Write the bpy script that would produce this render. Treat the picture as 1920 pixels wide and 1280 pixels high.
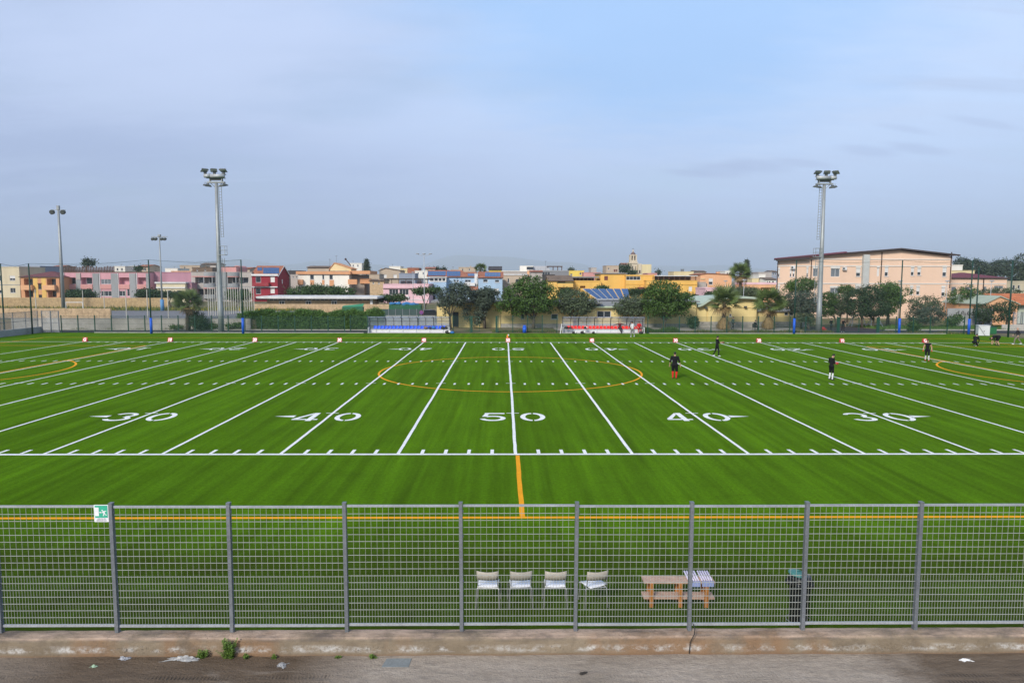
import bpy, bmesh, math, random
from mathutils import Vector, Matrix
random.seed(7)
scn = bpy.context.scene
COL = scn.collection
for o in list(bpy.data.objects): bpy.data.objects.remove(o)

# ------------------------------------------------------------------ camera
F_PX = 1315.78                                   # focal length in pixels of a 1920 wide frame
CAM = Vector((-0.462, -26.952, 6.777)); YAW, PIT, ROL = .0118, .08785, .00234
fw = Vector((math.sin(YAW)*math.cos(PIT), math.cos(YAW)*math.cos(PIT), -math.sin(PIT)))
r0 = Vector((math.cos(YAW), -math.sin(YAW), 0)); u0 = r0.cross(fw)
RT = r0*math.cos(ROL) + u0*math.sin(ROL); UP = -r0*math.sin(ROL) + u0*math.cos(ROL)
cd = bpy.data.cameras.new('camera'); cam = bpy.data.objects.new('camera', cd); COL.objects.link(cam)
cd.sensor_width = 36; cd.lens = 36*F_PX/1920; cd.clip_start = .1; cd.clip_end = 60000
cam.matrix_world = Matrix(((RT.x, UP.x, -fw.x, CAM.x), (RT.y, UP.y, -fw.y, CAM.y), (RT.z, UP.z, -fw.z, CAM.z), (0, 0, 0, 1)))
scn.camera = cam

# ------------------------------------------------------------------ sky, sun, exposure
SUN_EL, SUN_AZ = math.radians(33), math.radians(208)      # azimuth clockwise from +Y: behind and left of the camera
w = bpy.data.worlds.new('World'); scn.world = w; w.use_nodes = True
nt = w.node_tree; nt.nodes.clear(); L = nt.links.new
def N(t, **k):
    n = nt.nodes.new(t)
    for a, b in k.items(): setattr(n, a, b)
    return n
sky = N('ShaderNodeTexSky', sky_type='NISHITA'); sky.sun_disc = False
sky.sun_elevation = SUN_EL; sky.sun_rotation = SUN_AZ; sky.altitude = 50; sky.air_density = 1.0; sky.dust_density = 1.6; sky.ozone_density = 1.5
tc = N('ShaderNodeTexCoord'); sep = N('ShaderNodeSeparateXYZ'); L(tc.outputs['Generated'], sep.inputs[0])
# project the direction onto a high cloud sheet so that clouds stretch towards the horizon
zc = N('ShaderNodeMath', operation='MAXIMUM'); L(sep.outputs[2], zc.inputs[0]); zc.inputs[1].default_value = 0
za = N('ShaderNodeMath', operation='ADD'); L(zc.outputs[0], za.inputs[0]); za.inputs[1].default_value = .14
dx = N('ShaderNodeMath', operation='DIVIDE'); L(sep.outputs[0], dx.inputs[0]); L(za.outputs[0], dx.inputs[1])
dy = N('ShaderNodeMath', operation='DIVIDE'); L(sep.outputs[1], dy.inputs[0]); L(za.outputs[0], dy.inputs[1])
cb = N('ShaderNodeCombineXYZ'); L(dx.outputs[0], cb.inputs[0]); L(dy.outputs[0], cb.inputs[1])
def noise(vec, scale, detail, rough, loc=(0, 0, 0), sc=(1, 1, 1), rot=0, dist=0):
    mp = N('ShaderNodeMapping'); mp.inputs['Location'].default_value = loc; mp.inputs['Scale'].default_value = sc; mp.inputs['Rotation'].default_value = (0, 0, rot); L(vec, mp.inputs[0])
    n = N('ShaderNodeTexNoise'); n.inputs['Scale'].default_value = scale; n.inputs['Detail'].default_value = detail; n.inputs['Roughness'].default_value = rough; n.inputs['Distortion'].default_value = dist
    L(mp.outputs[0], n.inputs['Vector']); return n.outputs['Fac']
def ramp(fac, *st):
    r = N('ShaderNodeValToRGB'); e = r.color_ramp.elements
    while len(e) < len(st): e.new(.5)
    for q, (p, c) in zip(e, st): q.position = p; q.color = (*c, 1) if len(c) == 3 else c
    L(fac, r.inputs[0]); return r.outputs[0]
def mixc(f, a, b):
    m = N('ShaderNodeMix', data_type='RGBA'); 
    for s, v in ((0, f), (6, a), (7, b)):
        if isinstance(v, (int, float)): m.inputs[s].default_value = v
        elif isinstance(v, tuple): m.inputs[s].default_value = (*v, 1)
        else: L(v, m.inputs[s])
    return m.outputs[2]
g = lambda v: (v, v, v)
# broken high veil over the blue: thicker and greyer to the left, thin and bright to the right
gx_ = N('ShaderNodeMath', operation='MULTIPLY_ADD'); L(sep.outputs[0], gx_.inputs[0]); gx_.inputs[1].default_value = .62; gx_.inputs[2].default_value = .30
gz_ = N('ShaderNodeMath', operation='MULTIPLY_ADD'); L(sep.outputs[2], gz_.inputs[0]); gz_.inputs[1].default_value = .95; L(gx_.outputs[0], gz_.inputs[2])
wob = noise(cb.outputs[0], .8, 5, .55, (3.3, 1.15, 0), (.8, 1.2, 1), .4, .5)
gn = N('ShaderNodeMath', operation='MULTIPLY_ADD'); L(wob, gn.inputs[0]); gn.inputs[1].default_value = .45; L(gz_.outputs[0], gn.inputs[2])
veil = ramp(gn.outputs[0], (.28, (2.85, 3.55, 5.55)), (.62, (4.0, 4.9, 7.1)), (.90, (4.6, 5.9, 8.3)))
big = noise(cb.outputs[0], .9, 4, .5, (2.2, 3.1, 0), (.8, 1, 1), .3)
gap = N('ShaderNodeMath', operation='MULTIPLY_ADD'); L(sep.outputs[2], gap.inputs[0]); gap.inputs[1].default_value = -.55; L(big, gap.inputs[2])
vmask = ramp(gap.outputs[0], (.14, g(.30)), (.40, g(.93)))
c1 = mixc(vmask, sky.outputs[0], veil)
fine_n = noise(cb.outputs[0], 2.2, 8, .65, (1, 2, 0), (.45, 1.7, 1), .5, .7)
c1 = mixc(ramp(fine_n, (.46, g(0)), (.72, g(.5))), c1, (4.3, 5.2, 7.2))
str_n = noise(cb.outputs[0], 1.1, 5, .55, (4.0, .5, 0), (.35, 2.6, 1), -.10, .4)
c2 = mixc(ramp(str_n, (.62, g(0)), (.76, g(.45))), c1, (2.75, 3.3, 4.9))
def cloud_blob(c, px, py, ru, rv, tilt, col, amt, k0=.35):
    """one long thin cloud on the sheet, its edge broken by noise"""
    d = (fw + RT*((px-960)/F_PX) + UP*((640-py)/F_PX)).normalized(); u, v = d.x/(d.z+.14), d.y/(d.z+.14)
    mp = N('ShaderNodeMapping', vector_type='TEXTURE'); mp.inputs['Location'].default_value = (u, v, 0); mp.inputs['Rotation'].default_value = (0, 0, tilt); mp.inputs['Scale'].default_value = (ru, rv, 1); L(cb.outputs[0], mp.inputs[0])
    ln = N('ShaderNodeVectorMath', operation='LENGTH'); L(mp.outputs[0], ln.inputs[0])
    ad = N('ShaderNodeMath', operation='MULTIPLY_ADD'); L(noise(cb.outputs[0], 5, 6, .65, (px, 0, 0), (.7, 1.6, 1)), ad.inputs[0]); ad.inputs[1].default_value = -1.1; L(ln.outputs['Value'], ad.inputs[2])
    return mixc(ramp(ad.outputs[0], (0, g(amt)), (k0, g(0))), c, col)
c2 = cloud_blob(c2, 1250, 10, .60, 1.0, -.3, (2.7, 4.6, 7.7), .75, .9)
c2 = cloud_blob(c2, 330, 130, .7, .4, -.5, (4.5, 5.35, 7.4), .6, .8); c2 = cloud_blob(c2, 60, 40, .7, .5, -.4, (4.4, 5.3, 7.4), .5, .8)
for px, py, ru, rv, am in ((1290, 325, .13, .05, .55), (1350, 319, .15, .10, .6), (1420, 313, .15, .09, .6), (1500, 305, .14, .05, .5), (1630, 284, .13, .06, .5), (1720, 279, .15, .05, .5), (1700, 243, .12, .03, .4), (1850, 232, .16, .03, .4)):
    c2 = cloud_blob(c2, px, py, ru, rv, .25, (3.0, 3.75, 5.8), am*.8, .8)
hz = N('ShaderNodeMapRange'); L(sep.outputs[2], hz.inputs[0]); hz.inputs[1].default_value = .0; hz.inputs[2].default_value = .20; hz.inputs[3].default_value = .6; hz.inputs[4].default_value = 0
c3 = mixc(hz.outputs[0], c2, (3.35, 4.2, 6.5))
bg = N('ShaderNodeBackground'); bg.inputs[1].default_value = .095; L(c3, bg.inputs[0])
ow = N('ShaderNodeOutputWorld'); L(bg.outputs[0], ow.inputs[0])
sl = bpy.data.lights.new('sun', 'SUN'); sl.energy = 2.8; sl.angle = math.radians(14); sl.color = (1, .94, .84)
sun = bpy.data.objects.new('sun', sl); COL.objects.link(sun)
sd = Vector((math.sin(SUN_AZ)*math.cos(SUN_EL), math.cos(SUN_AZ)*math.cos(SUN_EL), math.sin(SUN_EL)))
sun.rotation_euler = sd.to_track_quat('Z', 'Y').to_euler(); sun.location = (-20, -20, 60)
vs = scn.view_settings; vs.view_transform = 'Standard'; vs.look = 'None'; vs.gamma = 1; vs.use_curve_mapping = False; vs.exposure = 0.6
scn.render.engine = 'CYCLES'; scn.render.resolution_x = 1024; scn.render.resolution_y = 682

# ------------------------------------------------------------------ pixel helpers (directions only; distance always from the plane touched)
def ray(px, py): return fw + RT*((px-960)/F_PX) + UP*((640-py)/F_PX)
def G(px, py, z=0.0):
    d = ray(px, py); return CAM + d*((z-CAM.z)/d.z)
def A(px, py, Y):
    d = ray(px, py); return CAM + d*((Y-CAM.y)/d.y)
# crops of the photograph the coordinates were read in: offset and magnification
ZR = {0: (0, 0, 1), 1: (0, 360, 4.571), 2: (300, 460, 6), 3: (600, 460, 6), 4: (900, 460, 6), 5: (1180, 460, 6), 6: (1440, 440, 6.4), 7: (1660, 440, 4.923)}
def zp(k, x, y): a, b, s = ZR[k]; return a+x/s, b+y/s

# ------------------------------------------------------------------ materials
MATS = {}
def M(name, col, rough=.8, var=.14, scale=1.2, bump=0, bscale=25, metal=0, streak=0, spec=.35, fine=.08, fscale=14, dirt=0):
    if name in MATS: return MATS[name]
    m = bpy.data.materials.new(name); m.use_nodes = True; t = m.node_tree; b = t.nodes['Principled BSDF']; l = t.links.new
    geo = t.nodes.new('ShaderNodeNewGeometry')
    mp = t.nodes.new('ShaderNodeMapping'); l(geo.outputs['Position'], mp.inputs[0]); mp.inputs['Scale'].default_value = (1, 1, .18 if streak else 1)
    n1 = t.nodes.new('ShaderNodeTexNoise'); n1.inputs['Scale'].default_value = scale; n1.inputs['Detail'].default_value = 7; n1.inputs['Roughness'].default_value = .62; l(mp.outputs[0], n1.inputs['Vector'])
    n2 = t.nodes.new('ShaderNodeTexNoise'); n2.inputs['Scale'].default_value = fscale; n2.inputs['Detail'].default_value = 3; l(geo.outputs['Position'], n2.inputs['Vector'])
    r1 = t.nodes.new('ShaderNodeMapRange'); l(n1.outputs['Fac'], r1.inputs[0]); r1.inputs[1].default_value = .28; r1.inputs[2].default_value = .72; r1.inputs[3].default_value = 1-var; r1.inputs[4].default_value = 1+var*.7
    r2 = t.nodes.new('ShaderNodeMapRange'); l(n2.outputs['Fac'], r2.inputs[0]); r2.inputs[1].default_value = .3; r2.inputs[2].default_value = .7; r2.inputs[3].default_value = 1-fine; r2.inputs[4].default_value = 1+fine
    mu = t.nodes.new('ShaderNodeMath'); mu.operation = 'MULTIPLY'; l(r1.outputs[0], mu.inputs[0]); l(r2.outputs[0], mu.inputs[1])
    vm = t.nodes.new('ShaderNodeVectorMath'); vm.operation = 'SCALE'; vm.inputs[0].default_value = col; l(mu.outputs[0], vm.inputs['Scale'])
    out = vm.outputs[0]
    if dirt:
        n3 = t.nodes.new('ShaderNodeTexNoise'); n3.inputs['Scale'].default_value = scale*.6; n3.inputs['Detail'].default_value = 9; n3.inputs['Roughness'].default_value = .7; n3.inputs['Distortion'].default_value = .5; l(mp.outputs[0], n3.inputs['Vector'])
        r3 = t.nodes.new('ShaderNodeMapRange'); l(n3.outputs['Fac'], r3.inputs[0]); r3.inputs[1].default_value = .52; r3.inputs[2].default_value = .75; r3.inputs[4].default_value = dirt
        mx = t.nodes.new('ShaderNodeMix'); mx.data_type = 'RGBA'; l(r3.outputs[0], mx.inputs[0]); l(out, mx.inputs[6]); mx.inputs[7].default_value = (.12, .10, .085, 1); out = mx.outputs[2]
    l(out, b.inputs['Base Color'])
    b.inputs['Roughness'].default_value = rough; b.inputs['Metallic'].default_value = metal; b.inputs['Specular IOR Level'].default_value = spec
    if bump:
        nb = t.nodes.new('ShaderNodeTexNoise'); nb.inputs['Scale'].default_value = bscale; nb.inputs['Detail'].default_value = 5; l(geo.outputs['Position'], nb.inputs['Vector'])
        bp = t.nodes.new('ShaderNodeBump'); bp.inputs['Strength'].default_value = bump; bp.inputs['Distance'].default_value = .03; l(nb.outputs['Fac'], bp.inputs['Height']); l(bp.outputs[0], b.inputs['Normal'])
    MATS[name] = m; return m
def plaster(name, col, **k): 
    a = dict(rough=.9, var=.13, scale=.45, streak=1, dirt=.18, spec=.15, fine=.05); a.update(k); return M(name, col, **a)
def glassy(name, col=(.03, .04, .05)):
    return M(name, col, rough=.12, var=.3, scale=.8, spec=.6)
def net_mat(name, col, cover):
    """fine wire mesh too small to resolve: a diffuse/transparent weave"""
    m = bpy.data.materials.new(name); m.use_nodes = True; t = m.node_tree; b = t.nodes['Principled BSDF']; l = t.links.new
    b.inputs['Base Color'].default_value = (*col, 1); b.inputs['Roughness'].default_value = .7
    tr = t.nodes.new('ShaderNodeBsdfTransparent'); mx = t.nodes.new('ShaderNodeMixShader'); mx.inputs[0].default_value = cover
    l(tr.outputs[0], mx.inputs[1]); l(b.outputs[0], mx.inputs[2]); l(mx.outputs[0], t.nodes['Material Output'].inputs[0]); MATS[name] = m; return m
def tile_roof(name, col, pitch=.35):
    m = M(name, col, rough=.85, var=.3, scale=.9, fine=.2, fscale=5, dirt=.35); t = m.node_tree; l = t.links.new; b = t.nodes['Principled BSDF']
    geo = t.nodes.new('ShaderNodeNewGeometry'); wv = t.nodes.new('ShaderNodeTexWave'); wv.inputs['Scale'].default_value = 1/pitch/3.14; l(geo.outputs['Position'], wv.inputs['Vector'])
    bp = t.nodes.new('ShaderNodeBump'); bp.inputs['Strength'].default_value = .6; bp.inputs['Distance'].default_value = .06; l(wv.outputs['Fac'], bp.inputs['Height']); l(bp.outputs[0], b.inputs['Normal']); return m

# ------------------------------------------------------------------ mesh builder
ORG = {}
class MB:
    def __init__(s): s.v, s.f, s.m = [], [], []
    def add(s, vs, fs, m=0):
        b = len(s.v); s.v += [tuple(p) for p in vs]; s.f += [tuple(i+b for i in q) for q in fs]; s.m += [m]*len(fs); return s
    def box(s, x0, x1, y0, y1, z0, z1, m=0):
        return s.add([(x0,y0,z0),(x1,y0,z0),(x1,y1,z0),(x0,y1,z0),(x0,y0,z1),(x1,y0,z1),(x1,y1,z1),(x0,y1,z1)],
                     [(0,3,2,1),(4,5,6,7),(0,1,5,4),(1,2,6,5),(2,3,7,6),(3,0,4,7)], m)
    def obox(s, c, ax, ay, az, m=0):
        c, ax, ay, az = map(Vector, (c, ax, ay, az))
        P = [c-ax-ay-az, c+ax-ay-az, c+ax+ay-az, c-ax+ay-az, c-ax-ay+az, c+ax-ay+az, c+ax+ay+az, c-ax+ay+az]
        return s.add(P, [(0,3,2,1),(4,5,6,7),(0,1,5,4),(1,2,6,5),(2,3,7,6),(3,0,4,7)], m)
    def quad(s, a, b, c, d, m=0): return s.add([a,b,c,d], [(0,1,2,3)], m)
    def poly(s, pts, m=0): return s.add(pts, [tuple(range(len(pts)))], m)
    def prism(s, pts, off, m=0):
        off = Vector(off); n = len(pts); P = [Vector(p) for p in pts]; Q = [p+off for p in P]
        return s.add(P+Q, [tuple(range(n))[::-1], tuple(range(n, 2*n))]+[(i,(i+1)%n,n+(i+1)%n,n+i) for i in range(n)], m)
    def tube(s, pts, rs, n=8, m=0, caps=True):
        pts = [Vector(p) for p in pts]
        if not isinstance(rs, (list, tuple)): rs = [rs]*len(pts)
        b = len(s.v); ref = None
        for i, p in enumerate(pts):
            d = (pts[min(i+1, len(pts)-1)]-pts[max(i-1, 0)]).normalized()
            if ref is None: ref = Vector((1,0,0)) if abs(d.x) < .8 else Vector((0,1,0))
            a = (ref - d*ref.dot(d)).normalized(); c = d.cross(a); ref = a
            for k in range(n):
                t = 2*math.pi*k/n; s.v.append(tuple(p + a*(math.cos(t)*rs[i]) + c*(math.sin(t)*rs[i])))
        for i in range(len(pts)-1):
            for k in range(n): s.f.append((b+i*n+k, b+i*n+(k+1)%n, b+(i+1)*n+(k+1)%n, b+(i+1)*n+k)); s.m.append(m)
        if caps:
            s.f.append(tuple(b+k for k in range(n))[::-1]); s.f.append(tuple(b+(len(pts)-1)*n+k for k in range(n))); s.m += [m, m]
        return s
    def ell(s, c, r, nu=10, nv=7, m=0, R=None):
        c = Vector(c); r = (r,)*3 if isinstance(r, (int, float)) else r; P = []
        for j in range(1, nv):
            t = math.pi*j/nv
            for i in range(nu):
                a = 2*math.pi*i/nu; P.append(Vector((r[0]*math.sin(t)*math.cos(a), r[1]*math.sin(t)*math.sin(a), r[2]*math.cos(t))))
        P += [Vector((0,0,r[2])), Vector((0,0,-r[2]))]
        if R is not None: P = [R @ p for p in P]
        T = len(P)-2; fs = []
        for j in range(nv-2):
            for i in range(nu): fs.append((j*nu+i, (j+1)*nu+i, (j+1)*nu+(i+1)%nu, j*nu+(i+1)%nu))
        for i in range(nu): fs.append((T, i, (i+1)%nu)); fs.append((T+1, (nv-2)*nu+(i+1)%nu, (nv-2)*nu+i))
        return s.add([c+p for p in P], fs, m)
    def mesh(s, name, mats, org=Vector((0,0,0)), smooth=False):
        me = bpy.data.meshes.new(name); me.from_pydata([(a-org.x, b-org.y, c-org.z) for a, b, c in s.v], [], s.f)
        for q in (mats if isinstance(mats, (list, tuple)) else [mats]): me.materials.append(q)
        me.polygons.foreach_set('material_index', s.m)
        if smooth: me.polygons.foreach_set('use_smooth', [True]*len(me.polygons))
        me.update(); return me
    def build(s, name, mats, parent=None, smooth=False, org=None):
        o0 = ORG.get(parent.name, Vector((0,0,0))) if parent else (Vector(org) if org is not None else Vector((0,0,0)))
        o = bpy.data.objects.new(name, s.mesh(name, mats, o0, smooth)); COL.objects.link(o)
        if parent: o.parent = parent
        else: o.location = o0
        ORG[o.name] = o0; return o
def tag(o, label, cat, group=None):
    o['label'] = label; o['category'] = cat
    if group: o['group'] = group
    return o
def struct(o, label=None): 
    o['kind'] = 'structure'
    if label: o['label'] = label
    return o
def thing(name, label, cat, loc, rz=0, group=None, local=False):
    o = bpy.data.objects.new(name, None); COL.objects.link(o); o.empty_display_size = .3; o.location = loc; o.rotation_euler = (0, 0, rz)
    ORG[o.name] = Vector((0,0,0)) if local else Vector(loc); return tag(o, label, cat, group)
def inst(name, me, parent=None, loc=(0,0,0), rot=(0,0,0), scale=(1,1,1)):
    o = bpy.data.objects.new(name, me); COL.objects.link(o)
    if parent: o.parent = parent; ORG[o.name] = ORG.get(parent.name, Vector((0,0,0)))
    o.location = loc; o.rotation_euler = rot; o.scale = scale; return o
def kids(o): return [c for c in bpy.data.objects if c.parent == o]
def copy_tree(o, parent=None):
    c = o.copy(); COL.objects.link(c); c.parent = parent
    for ch in list(o.children): copy_tree(ch, c)
    return c
# ================================================================== SETTING
def smooth01(t): t = max(0, min(1, t)); return t*t*(3-2*t)
def gz(x, y):
    """height of the ground beyond the pitch"""
    left = 1.45 if x < -33.6 else 0.0
    base = left if y > 67.35 else 0.0
    if x >= -33.6: base = .35*smooth01((y-76)/20)
    t = smooth01((y-100)/25)
    return base*(1-t) + 1.2*t

def ground_material():
    m = bpy.data.materials.new('ground_soil'); m.use_nodes = True; t = m.node_tree; b = t.nodes['Principled BSDF']; l = t.links.new
    geo = t.nodes.new('ShaderNodeNewGeometry')
    n = t.nodes.new('ShaderNodeTexNoise'); n.inputs['Scale'].default_value = .35; n.inputs['Detail'].default_value = 8; l(geo.outputs['Position'], n.inputs['Vector'])
    r = t.nodes.new('ShaderNodeValToRGB'); e = r.color_ramp.elements; e[0].position = .35; e[0].color = (.075, .10, .035, 1); e[1].position = .62; e[1].color = (.20, .16, .105, 1)
    l(n.outputs['Fac'], r.inputs[0]); l(r.outputs[0], b.inputs['Base Color']); b.inputs['Roughness'].default_value = .95; b.inputs['Specular IOR Level'].default_value = .1
    return m
xs = [-14000, -5000, -1500, -500, -250, -140, -90, -60, -40, -33.7, -33.5, -20, 0, 20, 40, 60, 90, 140, 250, 500, 1500, 5000, 14000]
ys = [-14000, -4000, -1000, -300, -100, -40, 0, 40, 61, 67.3, 67.4, 72, 76, 82, 88, 94, 100, 106, 112, 118, 125, 150, 220, 400, 900, 2500, 7000, 14000]
gb = MB(); nx = len(xs)
gb.add([(x, y, gz(x, y)-.05) for y in ys for x in xs], [(j*nx+i, j*nx+i+1, (j+1)*nx+i+1, (j+1)*nx+i) for j in range(len(ys)-1) for i in range(nx-1)])
struct(gb.build('ground', ground_material()))

# ---- artificial turf
def turf_material():
    m = bpy.data.materials.new('artificial_turf'); m.use_nodes = True; t = m.node_tree; b = t.nodes['Principled BSDF']; l = t.links.new
    geo = t.nodes.new('ShaderNodeNewGeometry')
    def nz(scale, sc=(1, 1, 1), det=4, rough=.55, dist=0, rot=0):
        mp = t.nodes.new('ShaderNodeMapping'); mp.inputs['Scale'].default_value = sc; mp.inputs['Rotation'].default_value = (0, 0, rot); l(geo.outputs['Position'], mp.inputs[0])
        n = t.nodes.new('ShaderNodeTexNoise'); n.inputs['Scale'].default_value = scale; n.inputs['Detail'].default_value = det; n.inputs['Roughness'].default_value = rough; n.inputs['Distortion'].default_value = dist
        l(mp.outputs[0], n.inputs['Vector']); return n.outputs['Fac']
    def mr(f, a, b_, c, d):
        q = t.nodes.new('ShaderNodeMapRange'); l(f, q.inputs[0]); 
        for i, v in enumerate((a, b_, c, d)): q.inputs[i+1].default_value = v
        return q.outputs[0]
    def mul(a, b_):
        q = t.nodes.new('ShaderNodeMath'); q.operation = 'MULTIPLY'; l(a, q.inputs[0]); l(b_, q.inputs[1]); return q.outputs[0]
    streak = mr(nz(1.0, (2.2, .06, 1), 4, .6, .25), .3, .7, .70, 1.26)          # pile laid over by the brush, along the yard lines
    streak2 = mr(nz(1.0, (.55, .05, 1), 3, .5, .8), .3, .7, .90, 1.10)
    patch = mr(nz(.5, (1, .6, 1), det=7, rough=.7), .3, .7, .84, 1.16)
    grain = mr(nz(9, det=4, rough=.75), .25, .75, .66, 1.34)
    grain2 = mr(nz(34, det=3, rough=.75), .25, .75, .62, 1.38)
    tracks = mr(nz(.9, (.25, 1.1, 1), 4, .6, 2.5, .7), .58, .72, 1.0, .86)    # faint scuffed tracks
    f = mul(mul(mul(mul(mul(streak, streak2), patch), grain), grain2), tracks)
    vm = t.nodes.new('ShaderNodeVectorMath'); vm.operation = 'SCALE'; vm.inputs[0].default_value = (.062, .148, .0035); l(f, vm.inputs['Scale'])
    # near run-off strip: brown rubber infill, plus shade of steeply seen pile painted in
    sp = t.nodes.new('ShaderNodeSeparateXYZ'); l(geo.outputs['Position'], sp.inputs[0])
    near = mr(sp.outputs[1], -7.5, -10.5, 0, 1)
    inf_shade = mul(mr(nz(.5, (.35, 1.3, 1), 7, .7, .6), .42, .66, .62, .92), near)
    mx = t.nodes.new('ShaderNodeMix'); mx.data_type = 'RGBA'; l(inf_shade, mx.inputs[0]); l(vm.outputs[0], mx.inputs[6]); mx.inputs[7].default_value = (.028, .040, .006, 1)
    l(mx.outputs[2], b.inputs['Base Color']); b.inputs['Roughness'].default_value = .9; b.inputs['Specular IOR Level'].default_value = 0
    b.inputs['Sheen Weight'].default_value = .035; b.inputs['Sheen Roughness'].default_value = .6; b.inputs['Sheen Tint'].default_value = (.75, 1, .25, 1)
    bp = t.nodes.new('ShaderNodeBump'); bp.inputs['Strength'].default_value = .8; bp.inputs['Distance'].default_value = .03
    l(nz(60, det=3), bp.inputs['Height']); l(bp.outputs[0], b.inputs['Normal'])
    return m
TX0, TX1, TY0, TY1 = -58.6, 60.6, -15.02, 61.7
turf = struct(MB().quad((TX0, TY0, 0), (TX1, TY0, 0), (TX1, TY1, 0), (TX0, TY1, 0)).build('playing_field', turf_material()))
WHITE = M('line_white', (.77, .78, .77), rough=.9, var=.12, scale=2.5, fine=.2, fscale=24, spec=.1)
ORANGE = M('line_orange', (.78, .33, .015), rough=.9, var=.10, scale=2.5, fine=.12, fscale=30, spec=.1)
YD = .9144; W = 48.768
def rect(name, x0, x1, y0, y1, z, mat): return MB().quad((x0, y0, z), (x1, y0, z), (x1, y1, z), (x0, y1, z)).build(name, mat, turf)
rl = random.Random(9)
def strip(name, a, b, along_y, lo, hi, z, mat, n, j=.007):
    """a painted line with slightly wavering edges"""
    P = []; wv_ = 0
    for i in range(n+1):
        q = a+(b-a)*i/n; wv_ = .8*wv_+rl.uniform(-j, j); e0, e1 = lo+wv_+rl.uniform(-j, j)*.6, hi+wv_+rl.uniform(-j, j)*.6
        P += [(e0, q, z), (e1, q, z)] if along_y else [(q, e0, z), (q, e1, z)]
    return MB().add(P, [(2*i, 2*i+1, 2*i+3, 2*i+2) if along_y else (2*i, 2*i+2, 2*i+3, 2*i+1) for i in range(n)]).build(name, mat, turf)
for k in range(-10, 11): strip('yard_line', .0, W-.02, 1, k*5*YD-.066, k*5*YD+.066, .008, WHITE, 70)
strip('side_line', -60*YD, 60*YD, 0, -.22, -.015, .012, WHITE, 160); strip('side_line', -60*YD, 60*YD, 0, W, W+.17, .012, WHITE, 160)
rect('end_line', -60*YD-.2, -60*YD-.005, -.24, W+.19, .008, WHITE); rect('end_line', 60*YD+.005, 60*YD+.2, -.24, W+.19, .008, WHITE)
hm = MB().quad((-.068, 0, 0), (.068, 0, 0), (.068, .62, 0), (-.068, .62, 0)).mesh('hash_mark', WHITE)
hc = MB().quad((-.32, 0, 0), (.32, 0, 0), (.32, .09, 0), (-.32, .09, 0)).mesh('hash_bar', WHITE)
for i in range(-49, 50):
    x = i*YD
    for y0, lim in ((.03, 24), (18.1, 38), (30.75, 49), (W-.65, 50)):
        if abs(i) > lim: continue
        if i % 5: inst('hash_mark', hm, turf, (x, y0, .008))
    if i % 5 == 0:
        inst('hash_bar', hc, turf, (x, 18.62, .012)); inst('hash_bar', hc, turf, (x, 30.93, .012))
        if i % 10 == 0: inst('hash_bar', hc, turf, (x, 8.28, .012)); inst('hash_bar', hc, turf, (x, W-8.37, .012))
# stencilled yard numbers, 1.24 x 2.0 m
def ring(mb, cx, cy, rx, ry, w, a0, a1, n=16):
    P = []
    for i in range(n+1):
        a = math.radians(a0+(a1-a0)*i/n); c, s = math.cos(a), math.sin(a)
        P.append(((cx+rx*c, cy+ry*s, 0), (cx+(rx-w)*c, cy+(ry-w)*s, 0)))
    for (a, b), (c, d) in zip(P, P[1:]): mb.quad(a, c, d, b)
def digit(ch):
    mb = MB(); w = .25; bar = lambda *p: mb.poly([(x, y, 0) for x, y in p])
    if ch == '0': ring(mb, .62, 1, .62, 1, w, 95, 265); ring(mb, .62, 1, .62, 1, w, -85, 85)
    if ch == '5':
        bar((.18, 2), (.18, 1.74), (1.18, 1.74), (1.18, 2)); bar((.06, 1.02), (.30, 1.10), (.40, 1.72), (.18, 1.72))
        ring(mb, .60, .64, .64, .64, w, -168, 132, 22)
    if ch == '4':
        bar((.72, 0), (1.0, 0), (1.0, 2), (.72, 2)); bar((0, .52), (.26, .52), (.70, 1.58), (.70, 2)); bar((.0, .26), (.70, .26), (.70, .48), (.0, .48)); bar((1.02, .26), (1.24, .26), (1.24, .48), (1.02, .48))
    if ch == '3': ring(mb, .60, 1.46, .56, .54, .23, -70, 165); ring(mb, .60, .56, .62, .56, .25, -165, 72)
    if ch == '2':
        ring(mb, .62, 1.40, .60, .60, w, -20, 170); bar((0, .0), (.30, .26), (1.14, 1.22), (.92, 1.30), (0, .30)); bar((.34, .0), (1.24, .0), (1.24, .26), (.34, .24))
    if ch == '1': bar((.50, .0), (.76, .0), (.76, 2), (.50, 2)); bar((.22, 1.52), (.48, 1.66), (.48, 2)); bar((.24, 0), (.48, 0), (.48, .2), (.24, .2)); bar((.78, 0), (1.02, 0), (1.02, .2), (.78, .2))
    return mb.mesh('yard_number', WHITE)
DG = {c: digit(c) for c in '012345'}
arrow = MB().poly([(0, -.24, 0), (1.0, 0, 0), (0, .24, 0)]).mesh('direction_arrow', WHITE)
for k in range(-4, 5):
    n = str(50-abs(k)*10); x = k*10*YD
    for far in (0, 1):
        if not far and abs(k) > 2: continue
        if not far:
            inst('yard_number', DG[n[0]], turf, (x-.36-1.24, 6.38, .008)); inst('yard_number', DG[n[1]], turf, (x+.36, 6.38, .008))
        else:
            inst('yard_number', DG[n[0]], turf, (x+.36+1.24, W-6.38, .008), (0, 0, math.pi)); inst('yard_number', DG[n[1]], turf, (x-.36, W-6.38, .008), (0, 0, math.pi))
        if k: s = 1 if k > 0 else -1; inst('direction_arrow', arrow, turf, (x+s*1.66, 7.5 if not far else W-7.5, .008), (0, 0, 0 if s > 0 else math.pi))
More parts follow.
